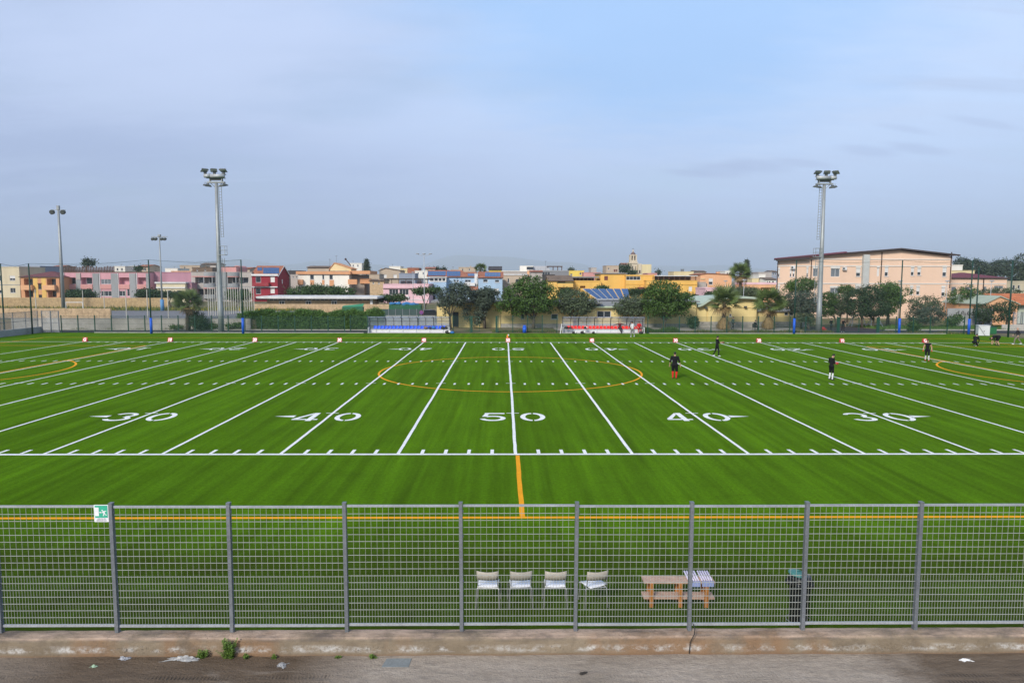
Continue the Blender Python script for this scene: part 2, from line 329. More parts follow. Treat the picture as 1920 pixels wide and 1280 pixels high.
# orange football lines
rect('touch_line', -53.5, 53.6, -7.47, -7.31, .004, ORANGE); rect('touch_line', -53.5, 53.6, 54.42, 54.58, .004, ORANGE)
strip('halfway_line', -7.30, -.26, 1, .0, .155, .004, ORANGE, 16); rect('halfway_line', -.06, .1, 48.97, 54.40, .004, ORANGE)
for s in (-1, 1):
    rect('goal_line', s*53.5-.08, s*53.5+.08, -7.30, 54.41, .0042, ORANGE)
    rect('box_line', s*36.9-.08, s*36.9+.08, 3.8, 44.5, .004, ORANGE)
    for y in (3.72, 44.5): rect('box_line', min(s*36.82, s*53.4), max(s*36.82, s*53.4), y, y+.15, .0044, ORANGE)
    mb = MB()
    c0 = (s*42.6, 24.3); r = 9.4; a = math.degrees(math.acos(5.7/r)); ring(mb, 0, 0, r, r, .16, -a, a, 40)
    o = mb.build('penalty_arc', ORANGE, turf); o.location = (c0[0], c0[1], .0046); o.rotation_euler.z = 0 if s < 0 else math.pi
mb = MB(); ring(mb, 0, 0, 9.68, 9.68, .15, 0, 360, 120); o = mb.build('center_circle', ORANGE, turf); o.location = (.03, 24.8, .004)

# ---- far kerb, service road, court
ASPH = M('asphalt', (.030, .032, .037), rough=.9, var=.2, scale=.7, fine=.25, fscale=30, bump=.2, bscale=60)
ASPH2 = M('court_asphalt', (.17, .17, .18), rough=.9, var=.2, scale=.35, fine=.12, fscale=8)
CONC = M('pale_concrete', (.42, .40, .36), rough=.9, var=.2, scale=1.5, dirt=.4)
kb = MB()
for x0, x1 in ((-52, -18.2), (18, 56)): kb.box(x0, x1, 61.72, 61.9, -.2, .07)
struct(kb.build('field_kerb', CONC))
struct(MB().quad((-62, 61.95, .0), (-9, 61.95, .0), (-9, 66.6, .0), (-62, 66.6, .0)).build('service_road', ASPH))
rb = MB().quad((38, 63.6, .0), (75, 63.2, .0), (75, 67.4, .0), (52, 68.6, .0)); rb.quad((38, 63.6, .0), (52, 68.6, .0), (50, 75, .0), (44, 75, .0))
struct(rb.build('service_road', ASPH))
struct(MB().box(-62, -10, 66.62, 66.8, -.2, .10).box(52, 75, 68.7, 68.9, -.2, .10).build('road_kerb', CONC))
struct(MB().quad((-80, 68, 1.43), (-34.2, 68, 1.43), (-34.2, 91, 1.43), (-80, 91, 1.43)).build('ball_court', ASPH2))
struct(MB().quad((6.5, 66.5, .02), (40, 66.5, .02), (40, 73.6, .02), (6.5, 73.6, .02)).build('club_path', M('path_concrete', (.30, .28, .25), var=.2, scale=.8)))

# ---- near lane: stained concrete, with mud and tyre marks
def lane_material():
    m = bpy.data.materials.new('lane_concrete'); m.use_nodes = True; t = m.node_tree; b = t.nodes['Principled BSDF']; l = t.links.new
    geo = t.nodes.new('ShaderNodeNewGeometry')
    def nz(scale, sc=(1, 1, 1), det=6, rough=.6, dist=0, loc=(0, 0, 0)):
        mp = t.nodes.new('ShaderNodeMapping'); mp.inputs['Scale'].default_value = sc; mp.inputs['Location'].default_value = loc; l(geo.outputs['Position'], mp.inputs[0])
        n = t.nodes.new('ShaderNodeTexNoise'); n.inputs['Scale'].default_value = scale; n.inputs['Detail'].default_value = det; n.inputs['Roughness'].default_value = rough; n.inputs['Distortion'].default_value = dist
        l(mp.outputs[0], n.inputs['Vector']); return n.outputs['Fac']
    def mr(f, a, b_, c, d):
        q = t.nodes.new('ShaderNodeMapRange'); l(f, q.inputs[0])
        for i, v in enumerate((a, b_, c, d)): q.inputs[i+1].default_value = v
        return q.outputs[0]
    def op(o_, a, b_):
        q = t.nodes.new('ShaderNodeMath'); q.operation = o_
        for i, v in enumerate((a, b_)):
            if isinstance(v, (int, float)): q.inputs[i].default_value = v
            else: l(v, q.inputs[i])
        return q.outputs[0]
    def mix(f, a, c):
        q = t.nodes.new('ShaderNodeMix'); q.data_type = 'RGBA'; l(f, q.inputs[0])
        for i, v in ((6, a), (7, c)):
            if isinstance(v, tuple): q.inputs[i].default_value = (*v, 1)
            else: l(v, q.inputs[i])
        return q.outputs[2]
    sp = t.nodes.new('ShaderNodeSeparateXYZ'); l(geo.outputs['Position'], sp.inputs[0])
    base = mix(mr(nz(1.3, (.6, 1.2, 1), 9, .65, .3), .3, .7, 0, 1), (.28, .235, .185), (.45, .385, .32))
    base = mix(mr(nz(9, det=5, rough=.75), .35, .75, 0, .6), base, (.19, .155, .135))
    # mud: a long patch on the left and a smaller one on the right, broken by noise
    e1 = op('ADD', op('MULTIPLY', mr(sp.outputs[0], -2.6, -4.0, 0, 1), mr(sp.outputs[0], -9.5, -7.6, .25, 1)), mr(op('ADD', sp.outputs[0], op('MULTIPLY', nz(1.6, (1, 1.5, 1), 6, .7), 2.2)), 6.7, 7.9, 0, .9))
    e2 = mr(sp.outputs[1], -16.9, -16.2, 0, 1)
    dirty = op('MULTIPLY', e1, op('ADD', mr(nz(.9, (.5, 2.2, 1), 8, .7, .8), .26, .40, .45, 1), 0))
    dirty = op('MULTIPLY', dirty, mr(nz(2.4, (.35, 3, 1), 7, .75, .4, (3, 0, 0)), .27, .40, .55, 1))
    mud = mix(mr(nz(3, (.6, 2, 1), 6, .7), .3, .7, 0, 1), (.075, .050, .030), (.135, .095, .062))
    c = mix(op('MULTIPLY', dirty, .93), base, mud)
    # tyre tread running along the lane
    wv = t.nodes.new('ShaderNodeTexWave'); wv.bands_direction = 'X'; wv.inputs['Scale'].default_value = 5.2; wv.inputs['Distortion'].default_value = 1.2; wv.inputs['Detail'].default_value = 2; l(geo.outputs['Position'], wv.inputs['Vector'])
    wob = op('ADD', sp.outputs[1], op('MULTIPLY', nz(.5, (1, 0, 0), 2), .25))
    tr1 = mr(op('ABSOLUTE', op('ADD', wob, 15.90), 0), .02, .07, 1, 0); tr2 = mr(op('ABSOLUTE', op('ADD', wob, 16.10), 0), .02, .07, 1, 0)
    tread = op('MULTIPLY', op('MULTIPLY', op('MAXIMUM', tr1, tr2), mr(wv.outputs['Fac'], .45, .65, 0, .8)), mr(nz(.7, (1, .2, 1), 4), .46, .58, 0, 1))
    tread = op('MULTIPLY', tread, mr(dirty, .15, .6, .12, 1))
    c = mix(tread, c, (.055, .043, .033))
    l(c, b.inputs['Base Color']); l(mr(dirty, 0, 1, .92, .62), b.inputs['Roughness']); b.inputs['Specular IOR Level'].default_value = .25
    bp = t.nodes.new('ShaderNodeBump'); bp.inputs['Strength'].default_value = 1; bp.inputs['Distance'].default_value = .04
    h = op('ADD', op('MULTIPLY', nz(30, det=5, rough=.7), .5), op('ADD', op('MULTIPLY', tread, -.8), nz(5, (.6, 1.6, 1), 5)))
    l(h, bp.inputs['Height']); l(bp.outputs[0], b.inputs['Normal']); return m
LZ = .34
struct(MB().quad((-60, -45, LZ), (60, -45, LZ), (60, -15.36, LZ), (-60, -15.36, LZ)).build('lane', lane_material()))
# ================================================================== NEAR WALL AND FENCE
def wall_material():
    m = bpy.data.materials.new('wall_concrete'); m.use_nodes = True; t = m.node_tree; b = t.nodes['Principled BSDF']; l = t.links.new
    geo = t.nodes.new('ShaderNodeNewGeometry')
    def nz(scale, sc=(1, 1, 1), det=7, rough=.65, dist=0, loc=(0, 0, 0)):
        mp = t.nodes.new('ShaderNodeMapping'); mp.inputs['Scale'].default_value = sc; mp.inputs['Location'].default_value = loc; l(geo.outputs['Position'], mp.inputs[0])
        n = t.nodes.new('ShaderNodeTexNoise'); n.inputs['Scale'].default_value = scale; n.inputs['Detail'].default_value = det; n.inputs['Roughness'].default_value = rough; n.inputs['Distortion'].default_value = dist
        l(mp.outputs[0], n.inputs['Vector']); return n.outputs['Fac']
    def mr(f, a, b_, c, d):
        q = t.nodes.new('ShaderNodeMapRange'); l(f, q.inputs[0])
        for i, v in enumerate((a, b_, c, d)): q.inputs[i+1].default_value = v
        return q.outputs[0]
    def mul(a, b_):
        q = t.nodes.new('ShaderNodeMath'); q.operation = 'MULTIPLY'; l(a, q.inputs[0]); l(b_, q.inputs[1]); return q.outputs[0]
    def mix(f, a, c):
        q = t.nodes.new('ShaderNodeMix'); q.data_type = 'RGBA'; l(f, q.inputs[0])
        for i, v in ((6, a), (7, c)):
            if isinstance(v, tuple): q.inputs[i].default_value = (*v, 1)
            else: l(v, q.inputs[i])
        return q.outputs[2]
    sp = t.nodes.new('ShaderNodeSeparateXYZ'); l(geo.outputs['Position'], sp.inputs[0])
    base = mix(mr(nz(1.1, (1, 1, 2.5)), .35, .65, 0, 1), (.19, .15, .105), (.28, .225, .16))
    base = mix(mr(nz(.55, (1, .3, .3), 5), .5, .62, 0, .8), base, (.25, .15, .085))          # rust-orange runs
    band = mul(mr(sp.outputs[2], .385, .43, 0, 1), mr(sp.outputs[2], .535, .47, 0, 1))
    salt = mul(mul(band, mr(nz(2.2, (1, 1, 2)), .47, .62, 0, 1)), mr(nz(14, det=4), .38, .55, .25, 1))
    base = mix(salt, base, (.52, .50, .47))                                               # lime efflorescence
    base = mix(mul(mul(band, mr(nz(24, det=3), .56, .64, 0, .8)), mr(nz(1.7), .45, .6, 0, 1)), base, (.07, .065, .06))
    base = mix(mul(mr(sp.outputs[2], .57, .62, 0, .9), mr(nz(1.6, (1, 2.5, 1), loc=(5, 0, 0)), .42, .60, 0, 1)), base, (.085, .075, .07))   # black lichen on the top
    base = mix(mul(mr(sp.outputs[2], .60, .625, 0, 1), mr(nz(1.2, (1, 3, 1), loc=(9, 0, 0)), .60, .40, .15, .9)), base, (.47, .35, .27))
    base = mix(mr(nz(1.9, (1, 1, 1.6), 9, .75, .4, (2, 0, 7)), .50, .68, 0, .65), base, (.13, .105, .08))
    base = mix(mr(sp.outputs[2], .385, .345, 0, .6), base, (.20, .12, .07))
    base = mix(mr(nz(30, det=3), .64, .72, 0, .7), base, (.10, .08, .06))
    l(base, b.inputs['Base Color']); b.inputs['Roughness'].default_value = .95; b.inputs['Specular IOR Level'].default_value = .12
    bp = t.nodes.new('ShaderNodeBump'); bp.inputs['Strength'].default_value = .9; bp.inputs['Distance'].default_value = .02
    l(nz(18, det=8, rough=.75), bp.inputs['Height']); l(bp.outputs[0], b.inputs['Normal']); return m
WT = .64
rw = random.Random(3)
mb = MB(); prof0 = [(-15.40, LZ-.3), (-15.385, LZ+.06), (-15.36, WT-.05), (-15.32, WT), (-15.22, WT+.012), (-15.08, WT), (-15.03, WT-.015), (-15.03, -.3)]
nseg = 240; P = []
for i in range(nseg+1):
    x = -30+60*i/nseg; dn = .008*math.sin(x*3.1)+.006*math.sin(x*7.7+1)+rw.uniform(-.006, .006)
    chip = -.03 if rw.random() < .06 else 0
    for k, (y, z) in enumerate(prof0): P.append((x, y+(dn if k < 4 else 0), z+((rw.uniform(-.004, .004)+chip*(k in (2, 3))) if 1 < k < 7 else 0)))
np_ = len(prof0)
mb.add(P, [(i*np_+k, (i+1)*np_+k, (i+1)*np_+k+1, i*np_+k+1) for i in range(nseg) for k in range(np_-1)])
mb.add([], [])
tag(mb.build('low_wall', wall_material(), org=(0, -15.2, LZ)), 'low stained concrete wall with lime streaks along the lane, carrying the steel fence', 'wall')

GALV = M('galvanised_steel', (.40, .42, .44), rough=.5, var=.18, scale=3, metal=.35, fine=.15, fscale=40)
GALVP = M('galvanised_post', (.20, .215, .235), rough=.5, var=.2, scale=3, metal=.4, fine=.15, fscale=40)
BARM = M('galvanised_bar', (.40, .41, .37), rough=.5, var=.12, scale=4, metal=.2)
FY = -15.12; PITCH = 2.0; X00 = -1.195
fence = thing('mesh_fence', 'grey galvanised steel grid fence standing on the low concrete wall in the foreground', 'fence', (0, FY, WT))
pb = MB().box(-.030, .030, -.042, .042, -.05, 2.30).box(-.034, .034, -.046, .046, 2.30, 2.312)
for z in (.12, .9, 1.7, 2.15):
    pb.box(.031, .044, -.02, .02, z-.018, z+.018)
post_me = pb.mesh('post', GALVP)
x_a, x_b = .035, PITCH-.035
rail_me = MB().box(x_a, x_b, -.014, .014, 2.225, 2.262).mesh('panel', GALV); brail_me = MB().box(x_a, x_b, -.014, .014, .098, .14).mesh('bottom_rail', GALV)
hb_me = MB().box(x_a, x_b, -.005, .005, -.0032, .0032).mesh('horizontal_bar', BARM)
vb = MB(); n = 38
for i in range(1, n):
    x = x_a+(x_b-x_a)*i/n; top = 2.224 if i % 2 == 0 else 1.015
    vb.box(x-.0021, x+.0021, -.0025, .0025, .141, top)
vb_me = vb.mesh('vertical_bars', BARM)
for i in range(-8, 11): inst('post', post_me, fence, (X00+i*PITCH+rw.uniform(-.008, .008), 0, 0), (0, rw.uniform(-.004, .004), rw.uniform(-.02, .02)))
for i in range(-8, 10):
    p = inst('panel', rail_me, fence, (X00+i*PITCH, 0, rw.uniform(-.008, .008)), (rw.uniform(-.003, .003), rw.uniform(-.0016, .0016), 0))
    inst('bottom_rail', brail_me, p)
    for k in range(16): inst('horizontal_bar', hb_me, p, (0, 0, .141+.1227*(k+1)+.0))
    q = inst('vertical_bars', vb_me, p); q['kind'] = 'stuff'
# ---- emergency exit sign on the fence
SGN, SWH, STX = M('sign_green', (.05, .42, .27), rough=.35, var=.06), M('sign_white', (.80, .80, .82), rough=.4, var=.05), M('sign_ink', (.12, .12, .14), rough=.6, var=.05)
c = A(190, 962, FY-.03)
sg = thing('exit_sign', 'green and white emergency exit sign with running figure, fixed to the grid fence', 'sign', (c.x, FY-.03, c.z))
def rrect(w_, h_, r, n=4):
    P = []
    for (cx, cz, a0) in ((w_-r, h_-r, 0), (-w_+r, h_-r, 90), (-w_+r, -h_+r, 180), (w_-r, -h_+r, 270)):
        for i in range(n+1): a = math.radians(a0+90*i/n); P.append((cx+r*math.cos(a), 0, cz+r*math.sin(a)))
    return P
off = Vector((c.x, FY-.03, c.z))
MB().prism([Vector(p)+off for p in rrect(.125, .150, .012)], (0, .004, 0)).build('plate', SWH, sg)
MB().box(c.x-.108, c.x+.108, FY-.033, FY-.0305, c.z-.075, c.z+.138).build('green_field', SGN, sg)
def flat(name, polys, y, mat):
    m_ = MB()
    for p in polys: m_.poly([(c.x+a, y, c.z+b) for a, b in p])
    return m_.build(name, mat, sg)
YS = FY-.0345
flat('door_symbol', [[(-.105, -.045), (-.04, -.045), (-.04, .105), (-.105, .105)]], YS, SWH)
flat('arrow_symbol', [[(-.034, .018), (-.014, .036), (-.014, .026), (.006, .026), (.006, .010), (-.014, .010), (-.014, 0)]], YS, SWH)
circ = [(.018+.012*math.cos(a*.785), .055+.012*math.sin(a*.785)) for a in range(8)]
flat('running_figure', [circ, [(.022, .042), (.085, .048), (.090, .036), (.062, .034), (.066, -.002), (.044, -.006), (.030, .012)], [(.044, -.004), (.050, -.012), (.040, -.045), (.028, -.045), (.032, -.012)], [(.062, .0), (.068, -.012), (.095, -.022), (.094, -.034), (.062, -.026), (.050, -.004)], [(.024, .04), (.034, .03), (.018, .006), (.010, .012)]], YS, SWH)
def text_mesh(body, size, bold=0):
    cu = bpy.data.curves.new('txt', 'FONT'); cu.body = body; cu.size = size; cu.offset = bold; cu.align_x = 'CENTER'; cu.align_y = 'CENTER'
    o = bpy.data.objects.new('txt', cu); COL.objects.link(o); dg = bpy.context.evaluated_depsgraph_get(); dg.update()
    me = bpy.data.meshes.new_from_object(o.evaluated_get(dg)); bpy.data.objects.remove(o); return me
for s_, dz in (('USCITA DI', -.096), ('EMERGENZA', -.126)):
    me = text_mesh(s_, .030); me.materials.clear(); me.materials.append(STX); inst('lettering', me, sg, (0, -.004, dz), (math.pi/2, 0, 0))

# ---- things on the run-off strip behind the fence
BEIGE = M('chair_beige', (.45, .40, .33), rough=.5, var=.06); CWH = M('chair_white', (.74, .74, .76), rough=.45, var=.05); CST = M('chair_steel', (.42, .42, .42), rough=.35, metal=.6, var=.1)
def make_chair(loc, rz, label, seat_rot=0):
    t = thing('stacking_chair', label, 'chair', loc, rz, 'chairs behind the fence', local=True)     # local: +y is where the sitter looks
    for s in (-1, 1):
        MB().tube([(s*.245, -.23, 0), (s*.225, -.19, .40), (s*.20, -.17, .435), (s*.20, .16, .435)], .014, 6).build('leg', CST, t)
        MB().tube([(s*.245, .24, 0), (s*.225, .20, .40), (s*.20, .16, .432)], .014, 6).build('leg', CST, t)
        MB().tube([(s*.205, -.12, .45), (s*.205, -.20, .48), (s*.205, -.25, .62), (s*.205, -.275, .82)], .011, 6).build('back_tube', CST, t)
    MB().tube([(-.215, -.185, .425), (.215, -.185, .425)], .011, 6).build('crossbar', CST, t)
    nb = 9; P = []
    for i in range(nb):
        u = -1+2*i/(nb-1)
        for z, b_ in ((.635, 0), (.72, .004), (.83, -.012)): P.append((u*.225, -.262-.06*(1-u*u)*.6-(z-.635)*.12, z-(.018*(1-u*u) if z > .8 else 0)))
    mb = MB().add(P, [(i*3+k, (i+1)*3+k, (i+1)*3+k+1, i*3+k+1) for i in range(nb-1) for k in range(2)])
    o = mb.build('backrest', BEIGE, t, smooth=True); md = o.modifiers.new('s', 'SOLIDIFY'); md.thickness = .012; md.offset = 0
    P = []
    for i in range(nb):
        u = -1+2*i/(nb-1)
        for y, z in ((-.20, .452), (-.05, .447), (.12, .450), (.21, .432)): P.append((u*.215, y, z+.012*u*u))
    o = MB().add(P, [(i*4+k, (i+1)*4+k, (i+1)*4+k+1, i*4+k+1) for i in range(nb-1) for k in range(3)]).build('seat', CWH, t, smooth=True)
    md = o.modifiers.new('s', 'SOLIDIFY'); md.thickness = .012; o.rotation_euler.z = seat_rot
    return t
for px, rz, sr, lb in ((916, -.05, 0, 'white and beige stacking chair behind the fence, farthest left of the four'), (975, .06, 0, 'white and beige stacking chair behind the fence, second from the left'), (1040, .0, 0, 'white and beige stacking chair behind the fence, third from the left'), (1112, .18, .32, 'white and beige stacking chair with its seat twisted sideways, nearest the wooden table')):
    p = G(px, 1131); make_chair((p.x, p.y, 0), rz, lb, sr)
# plastic tag tied to a fence bar under the fourth chair
WOODL, WOODO = M('bench_top_wood', (.50, .33, .24), rough=.7, var=.2, scale=6), M('bench_leg_wood', (.42, .17, .04), rough=.65, var=.2, scale=6)
c = G(1270, 1131)
bn = thing('wooden_table', 'low wooden table with a lower shelf behind the fence, orange-brown legs', 'table', (c.x, c.y, 0), -.02, local=True)
for k in range(2): MB().box(-.74, .74, -.15+.155*k, -.005+.155*k, .50, .535).build('top_plank', WOODL, bn)
for k in range(2): MB().box(-.74, .74, -.15+.155*k, -.005+.155*k, .165, .195).build('shelf_plank', WOODL, bn)
for x in (-.58, .02, .56):
    for y in (-.182, .152): MB().box(x-.04, x+.04, y, y+.03, 0, .498).build('leg', WOODO, bn)
    MB().box(x-.03, x+.03, -.150, .150, .44, .496).build('cross_rail', WOODO, bn); MB().box(x-.03, x+.03, -.150, .150, .11, .163).build('cross_rail', WOODO, bn)
LIL = M('lilac_cover', (.62, .58, .72), rough=.6, var=.1, scale=20); LIL2 = M('lilac_stripe', (.30, .36, .62), rough=.6, var=.1)
for i, (x, lb) in enumerate(((.30, 'ribbed lilac plastic seat pad on the wooden table, the left one'), (.58, 'ribbed lilac plastic seat pad on the wooden table, at its right end'))):
    p = Vector((c.x+x, c.y, .537)); t = thing('seat_pad', lb, 'seat pad', p, -.02, 'pads on the wooden table', local=True)
    for k in range(5): MB().tube([(-.10+.05*k, -.13, .018), (-.10+.05*k, .05, .03), (-.13+.05*k, .17, .10)], .021, 6).build('rib', LIL, t, smooth=True)
    MB().box(-.12, .12, -.205, -.190, -.08, .035).build('hanging_edge', LIL2, t)
BLK = M('bin_black', (.012, .014, .014), rough=.35, var=.2); TEAL = M('bin_lid_teal', (.06, .20, .18), rough=.4, var=.1)
c = G(1497, 1163)
bi = thing('rubbish_bin', 'black ribbed rubbish bin with a teal lid standing behind the fence', 'bin', (c.x, c.y, 0), 0, local=True)
mb = MB()
N_ = 28
for i, z in enumerate((0, .05, .3, .6, .84)):
    for k in range(N_):
        a = 2*math.pi*k/N_; r = (.17+.035*z)*(1+(.05 if k % 2 else -.02)); mb.v.append((r*math.cos(a), r*math.sin(a), z))
for i in range(4):
    for k in range(N_): mb.f.append((i*N_+k, i*N_+(k+1) % N_, (i+1)*N_+(k+1) % N_, (i+1)*N_+k)); mb.m.append(0)
mb.build('body', BLK, bi)
mb = MB()
for z0, r0_, r1_ in ((.78, .215, .245), (.86, .245, .20)): mb.tube([(0, 0, z0), (0, 0, z0+.08)], [r0_, r1_], 20)
for k in range(9):
    a = k*.7; mb.ell((.22*math.cos(a), .22*math.sin(a), .80+.02*math.sin(k*3)), (.06, .06, .07), 6, 5)
mb.build('liner_bag', BLK, bi, smooth=True)
o = MB().ell((0, 0, 0), (.19, .18, .055), 18, 8).tube([(-.07, 0, .04), (0, 0, .075), (.07, 0, .04)], .012, 6).build('lid', TEAL, bi, smooth=True); o.location = (-.04, .02, .965); o.rotation_euler = (.05, .16, 0)
MB().tube([(.24*math.cos(a*.4), .24*math.sin(a*.4), .03) for a in range(16)], .008, 5).build('base_hoop', GALVP, bi)

# ---- litter, weeds, slab, cable on the lane
SLAB = M('slab_grey', (.20, .22, .225), rough=.85, var=.15, scale=5, fine=.12, fscale=30)
c = G(744, 1242, LZ); mb = MB().prism([(c.x-.235, c.y-.13, LZ-.02), (c.x+.215, c.y-.13, LZ-.02), (c.x+.235, c.y+.13, LZ-.02), (c.x-.19, c.y+.13, LZ-.02)], (0, 0, .028))
tag(mb.build('cover_slab', SLAB, org=(c.x, c.y, LZ)), 'square grey cover slab set in the lane below the fence', 'cover slab')
def crumple(name, label, px, py, sx, sy, h, mat, seed, nx=12, ny=8):
    r = random.Random(seed); c = G(px, py, LZ); V = []
    for j in range(ny+1):
        for i in range(nx+1):
            u, v = i/nx-.5, j/ny-.5; e = 1-.35*r.random()
            V.append((c.x+sx*(u*e+.12*math.sin(5*v+seed)), c.y+sy*(v*e+.15*math.sin(6*u+seed*2)), LZ+.006+h*max(0, (1-(2*u)**2)*(1-(2*v)**2))*(.3+.9*r.random())))
    o = MB().add(V, [(j*(nx+1)+i, j*(nx+1)+i+1, (j+1)*(nx+1)+i+1, (j+1)*(nx+1)+i) for j in range(ny) for i in range(nx)]).build(name, mat, org=(c.x, c.y, LZ)); md = o.modifiers.new('s', 'SOLIDIFY'); md.thickness = .004
    return tag(o, label, 'litter', 'litter on the lane')
PLAS = M('plastic_film', (.30, .30, .30), rough=.35, var=.25, scale=25, spec=.5); PLASG = M('plastic_grey', (.30, .31, .34), rough=.4, var=.2, scale=20)
crumple('plastic_bag', 'long torn clear plastic bag lying in the mud on the left', 340, 1236, .58, .13, .06, PLAS, 1, 18, 8)
crumple('plastic_bag', 'small grey crumpled plastic scrap left of the long torn bag', 233, 1234, .21, .12, .04, PLASG, 2)
crumple('paper_scrap', 'white folded paper scrap in the mud right of the weeds', 530, 1247, .17, .17, .03, PLAS, 5)
crumple('plastic_bag', 'white plastic scrap lying in the wet patch at the far right', 1811, 1237, .22, .10, .02, M('white_film', (.7, .7, .7), rough=.4), 4)
crumple('dry_leaf', 'dark dry leaf scrap on the bare lane right of the middle', 1094, 1262, .14, .09, .03, M('dark_leaf', (.04, .035, .03)), 6)
crumple('plastic_scrap', 'tiny pale green scrap in the mud at the left', 176, 1249, .12, .07, .03, M('green_film', (.30, .42, .30), rough=.5), 8)
WEED = M('weed_green', (.12, .20, .04), rough=.7, var=.3, scale=20, spec=.2)
def weed(label, px, py, h, wd, n, seed):
    r = random.Random(seed); c = G(px, py, LZ); c.y = -15.47; mb = MB()
    for i in range(n):
        a = r.uniform(0, 6.28); ln = h*r.uniform(.35, 1); sp = wd*r.uniform(.1, 1)
        p0 = Vector((c.x+r.uniform(-.25, .25)*wd, c.y+.03+r.uniform(-.02, .02), LZ-.005)); p1 = p0+Vector((math.cos(a)*sp*.5, math.sin(a)*.3*sp-.02, ln))
        mb.tube([p0, (p0+p1)/2+Vector((0, 0, ln*.08)), p1], [.003, .0025, .001], 4)
        for k in range(int(10+ln*70)):
            t = r.uniform(.0, 1)**1.2; q = p0.lerp(p1, t); b_ = r.uniform(0, 6.28); s_ = r.uniform(.018, .042)
            d = Vector((math.cos(b_), math.sin(b_), r.uniform(-.2, .8))).normalized(); e = d.cross(Vector((0, 0, 1))).normalized()*s_*.42
            mb.poly([q, q+d*s_*.5+e, q+d*s_, q+d*s_*.5-e])
    return tag(mb.build('weed', WEED, org=(c.x, c.y, LZ)), label, 'weed', 'weeds along the wall foot')
weed('tall bushy green weed growing at the foot of the concrete wall', 432, 1228, .36, .26, 46, 1)
weed('short leafy weed just left of the tall weed', 381, 1229, .17, .2, 18, 2)
weed('small sprout just right of the tall weed', 463, 1229, .08, .16, 10, 3); weed('small thin sprout at the wall left of the cover slab', 516, 1229, .08, .12, 8, 4)
weed('low sprout at the wall midway to the cover slab', 635, 1228, .05, .12, 7, 5); weed('tuft of weed just above and left of the cover slab', 700, 1227, .07, .12, 9, 6)
CAB = M('cable_black', (.02, .02, .02), rough=.5)
pts = [A(1299, 1168, -15.2), A(1303, 1178, -15.30), A(1302, 1188, -15.42), A(1294, 1203, -15.42), A(1292, 1224, -15.42)]
tag(MB().tube(pts, .008, 5).build('cable', CAB, org=pts[-1]), 'black cable hanging down the concrete wall below a fence post', 'cable')
# ================================================================== FAR SIDE OF THE PITCH
GRN = M('fence_green', (.012, .060, .040), rough=.55, var=.15); BLUP = M('pad_blue', (.012, .10, .55), rough=.55, var=.08); TALLG = M('tall_post_green', (.010, .045, .033), rough=.5, var=.15)
GMESH = net_mat('green_wire_mesh', (.02, .07, .05), .20); NETM = net_mat('ball_net', (.05, .08, .08), .075); GREYMESH = net_mat('grey_wire_mesh', (.38, .40, .42), .40)
FFY = 61.95
gp_me = MB().box(-.05, .05, -.05, .05, -.1, 2.2).mesh('post', GRN)
def low_fence(label, x0, x1, y0, y1, step=2.1, h=2.1):
    t = thing('wire_fence', label, 'fence', (x0, y0, 0)); n = max(1, round(math.hypot(x1-x0, y1-y0)/step))
    for i in range(n+1): inst('post', gp_me, t, ((x1-x0)*i/n, (y1-y0)*i/n, 0))
    for i in range(n):
        a, b = i/n, (i+1)/n; P = lambda q, z: (x0+(x1-x0)*q, y0+(y1-y0)*q, z)
        m_ = MB().quad(P(a, .06), P(b, .06), P(b, h), P(a, h)).build('mesh_panel', GMESH, t); m_['kind'] = 'stuff'
    for z in (.1, 1.1, 2.08): MB().tube([(x0, y0-.035, z), (x1, y1-.035, z)], .008, 4).build('wire', GRN, t)
    return t
low_fence('green wire fence along the far edge, left of the blue dugout', -56.2, -20.6, FFY, FFY)
low_fence('green wire fence behind the blue dugout', -20.2, -4.8, 63.4, 63.4)
low_fence('green wire fence between the two dugouts beside the blue bin', -1.2, 6.4, 63.3, 63.3)
low_fence('green wire fence along the far edge, right of the red dugout', 17.9, 42.2, 62.2, 62.2)
low_fence('green wire fence along the far edge at the right corner', 47.6, 58.6, 62.2, 62.2)
for nm, x0, x1, y in (('green framed gate between the two dugouts', -4.6, -1.4, 63.3), ('green framed gate below the right floodlight', 42.4, 47.4, 62.2)):
    t = thing('wire_gate', nm, 'gate', (x0, y, 0))
    for x in (x0, x1): MB().box(x-.12, x+.12, y-.06, y+.06, 0, 2.1).build('gate_post', GRN, t)
    if x1-x0 < 4:
        for z in (.15, 1.0, 1.95): MB().box(x0+.12, x0+1.0, y-.02, y+.02, z, z+.05).build('rail', GRN, t)
        MB().box(x0+1.0, x0+1.05, y-.02, y+.02, 0.1, 2.0).build('stile', GRN, t)
    else:
        lf = MB()
        for z in (.15, 1.05, 1.95): MB().box(x0+.12, x0+.18+2.4, y+.02, y+.06, z, z+.05).build('rail', GRN, t)
        MB().box(x0+2.58, x0+2.66, y+.0, y+.08, .1, 2.05).build('stile', GRN, t)
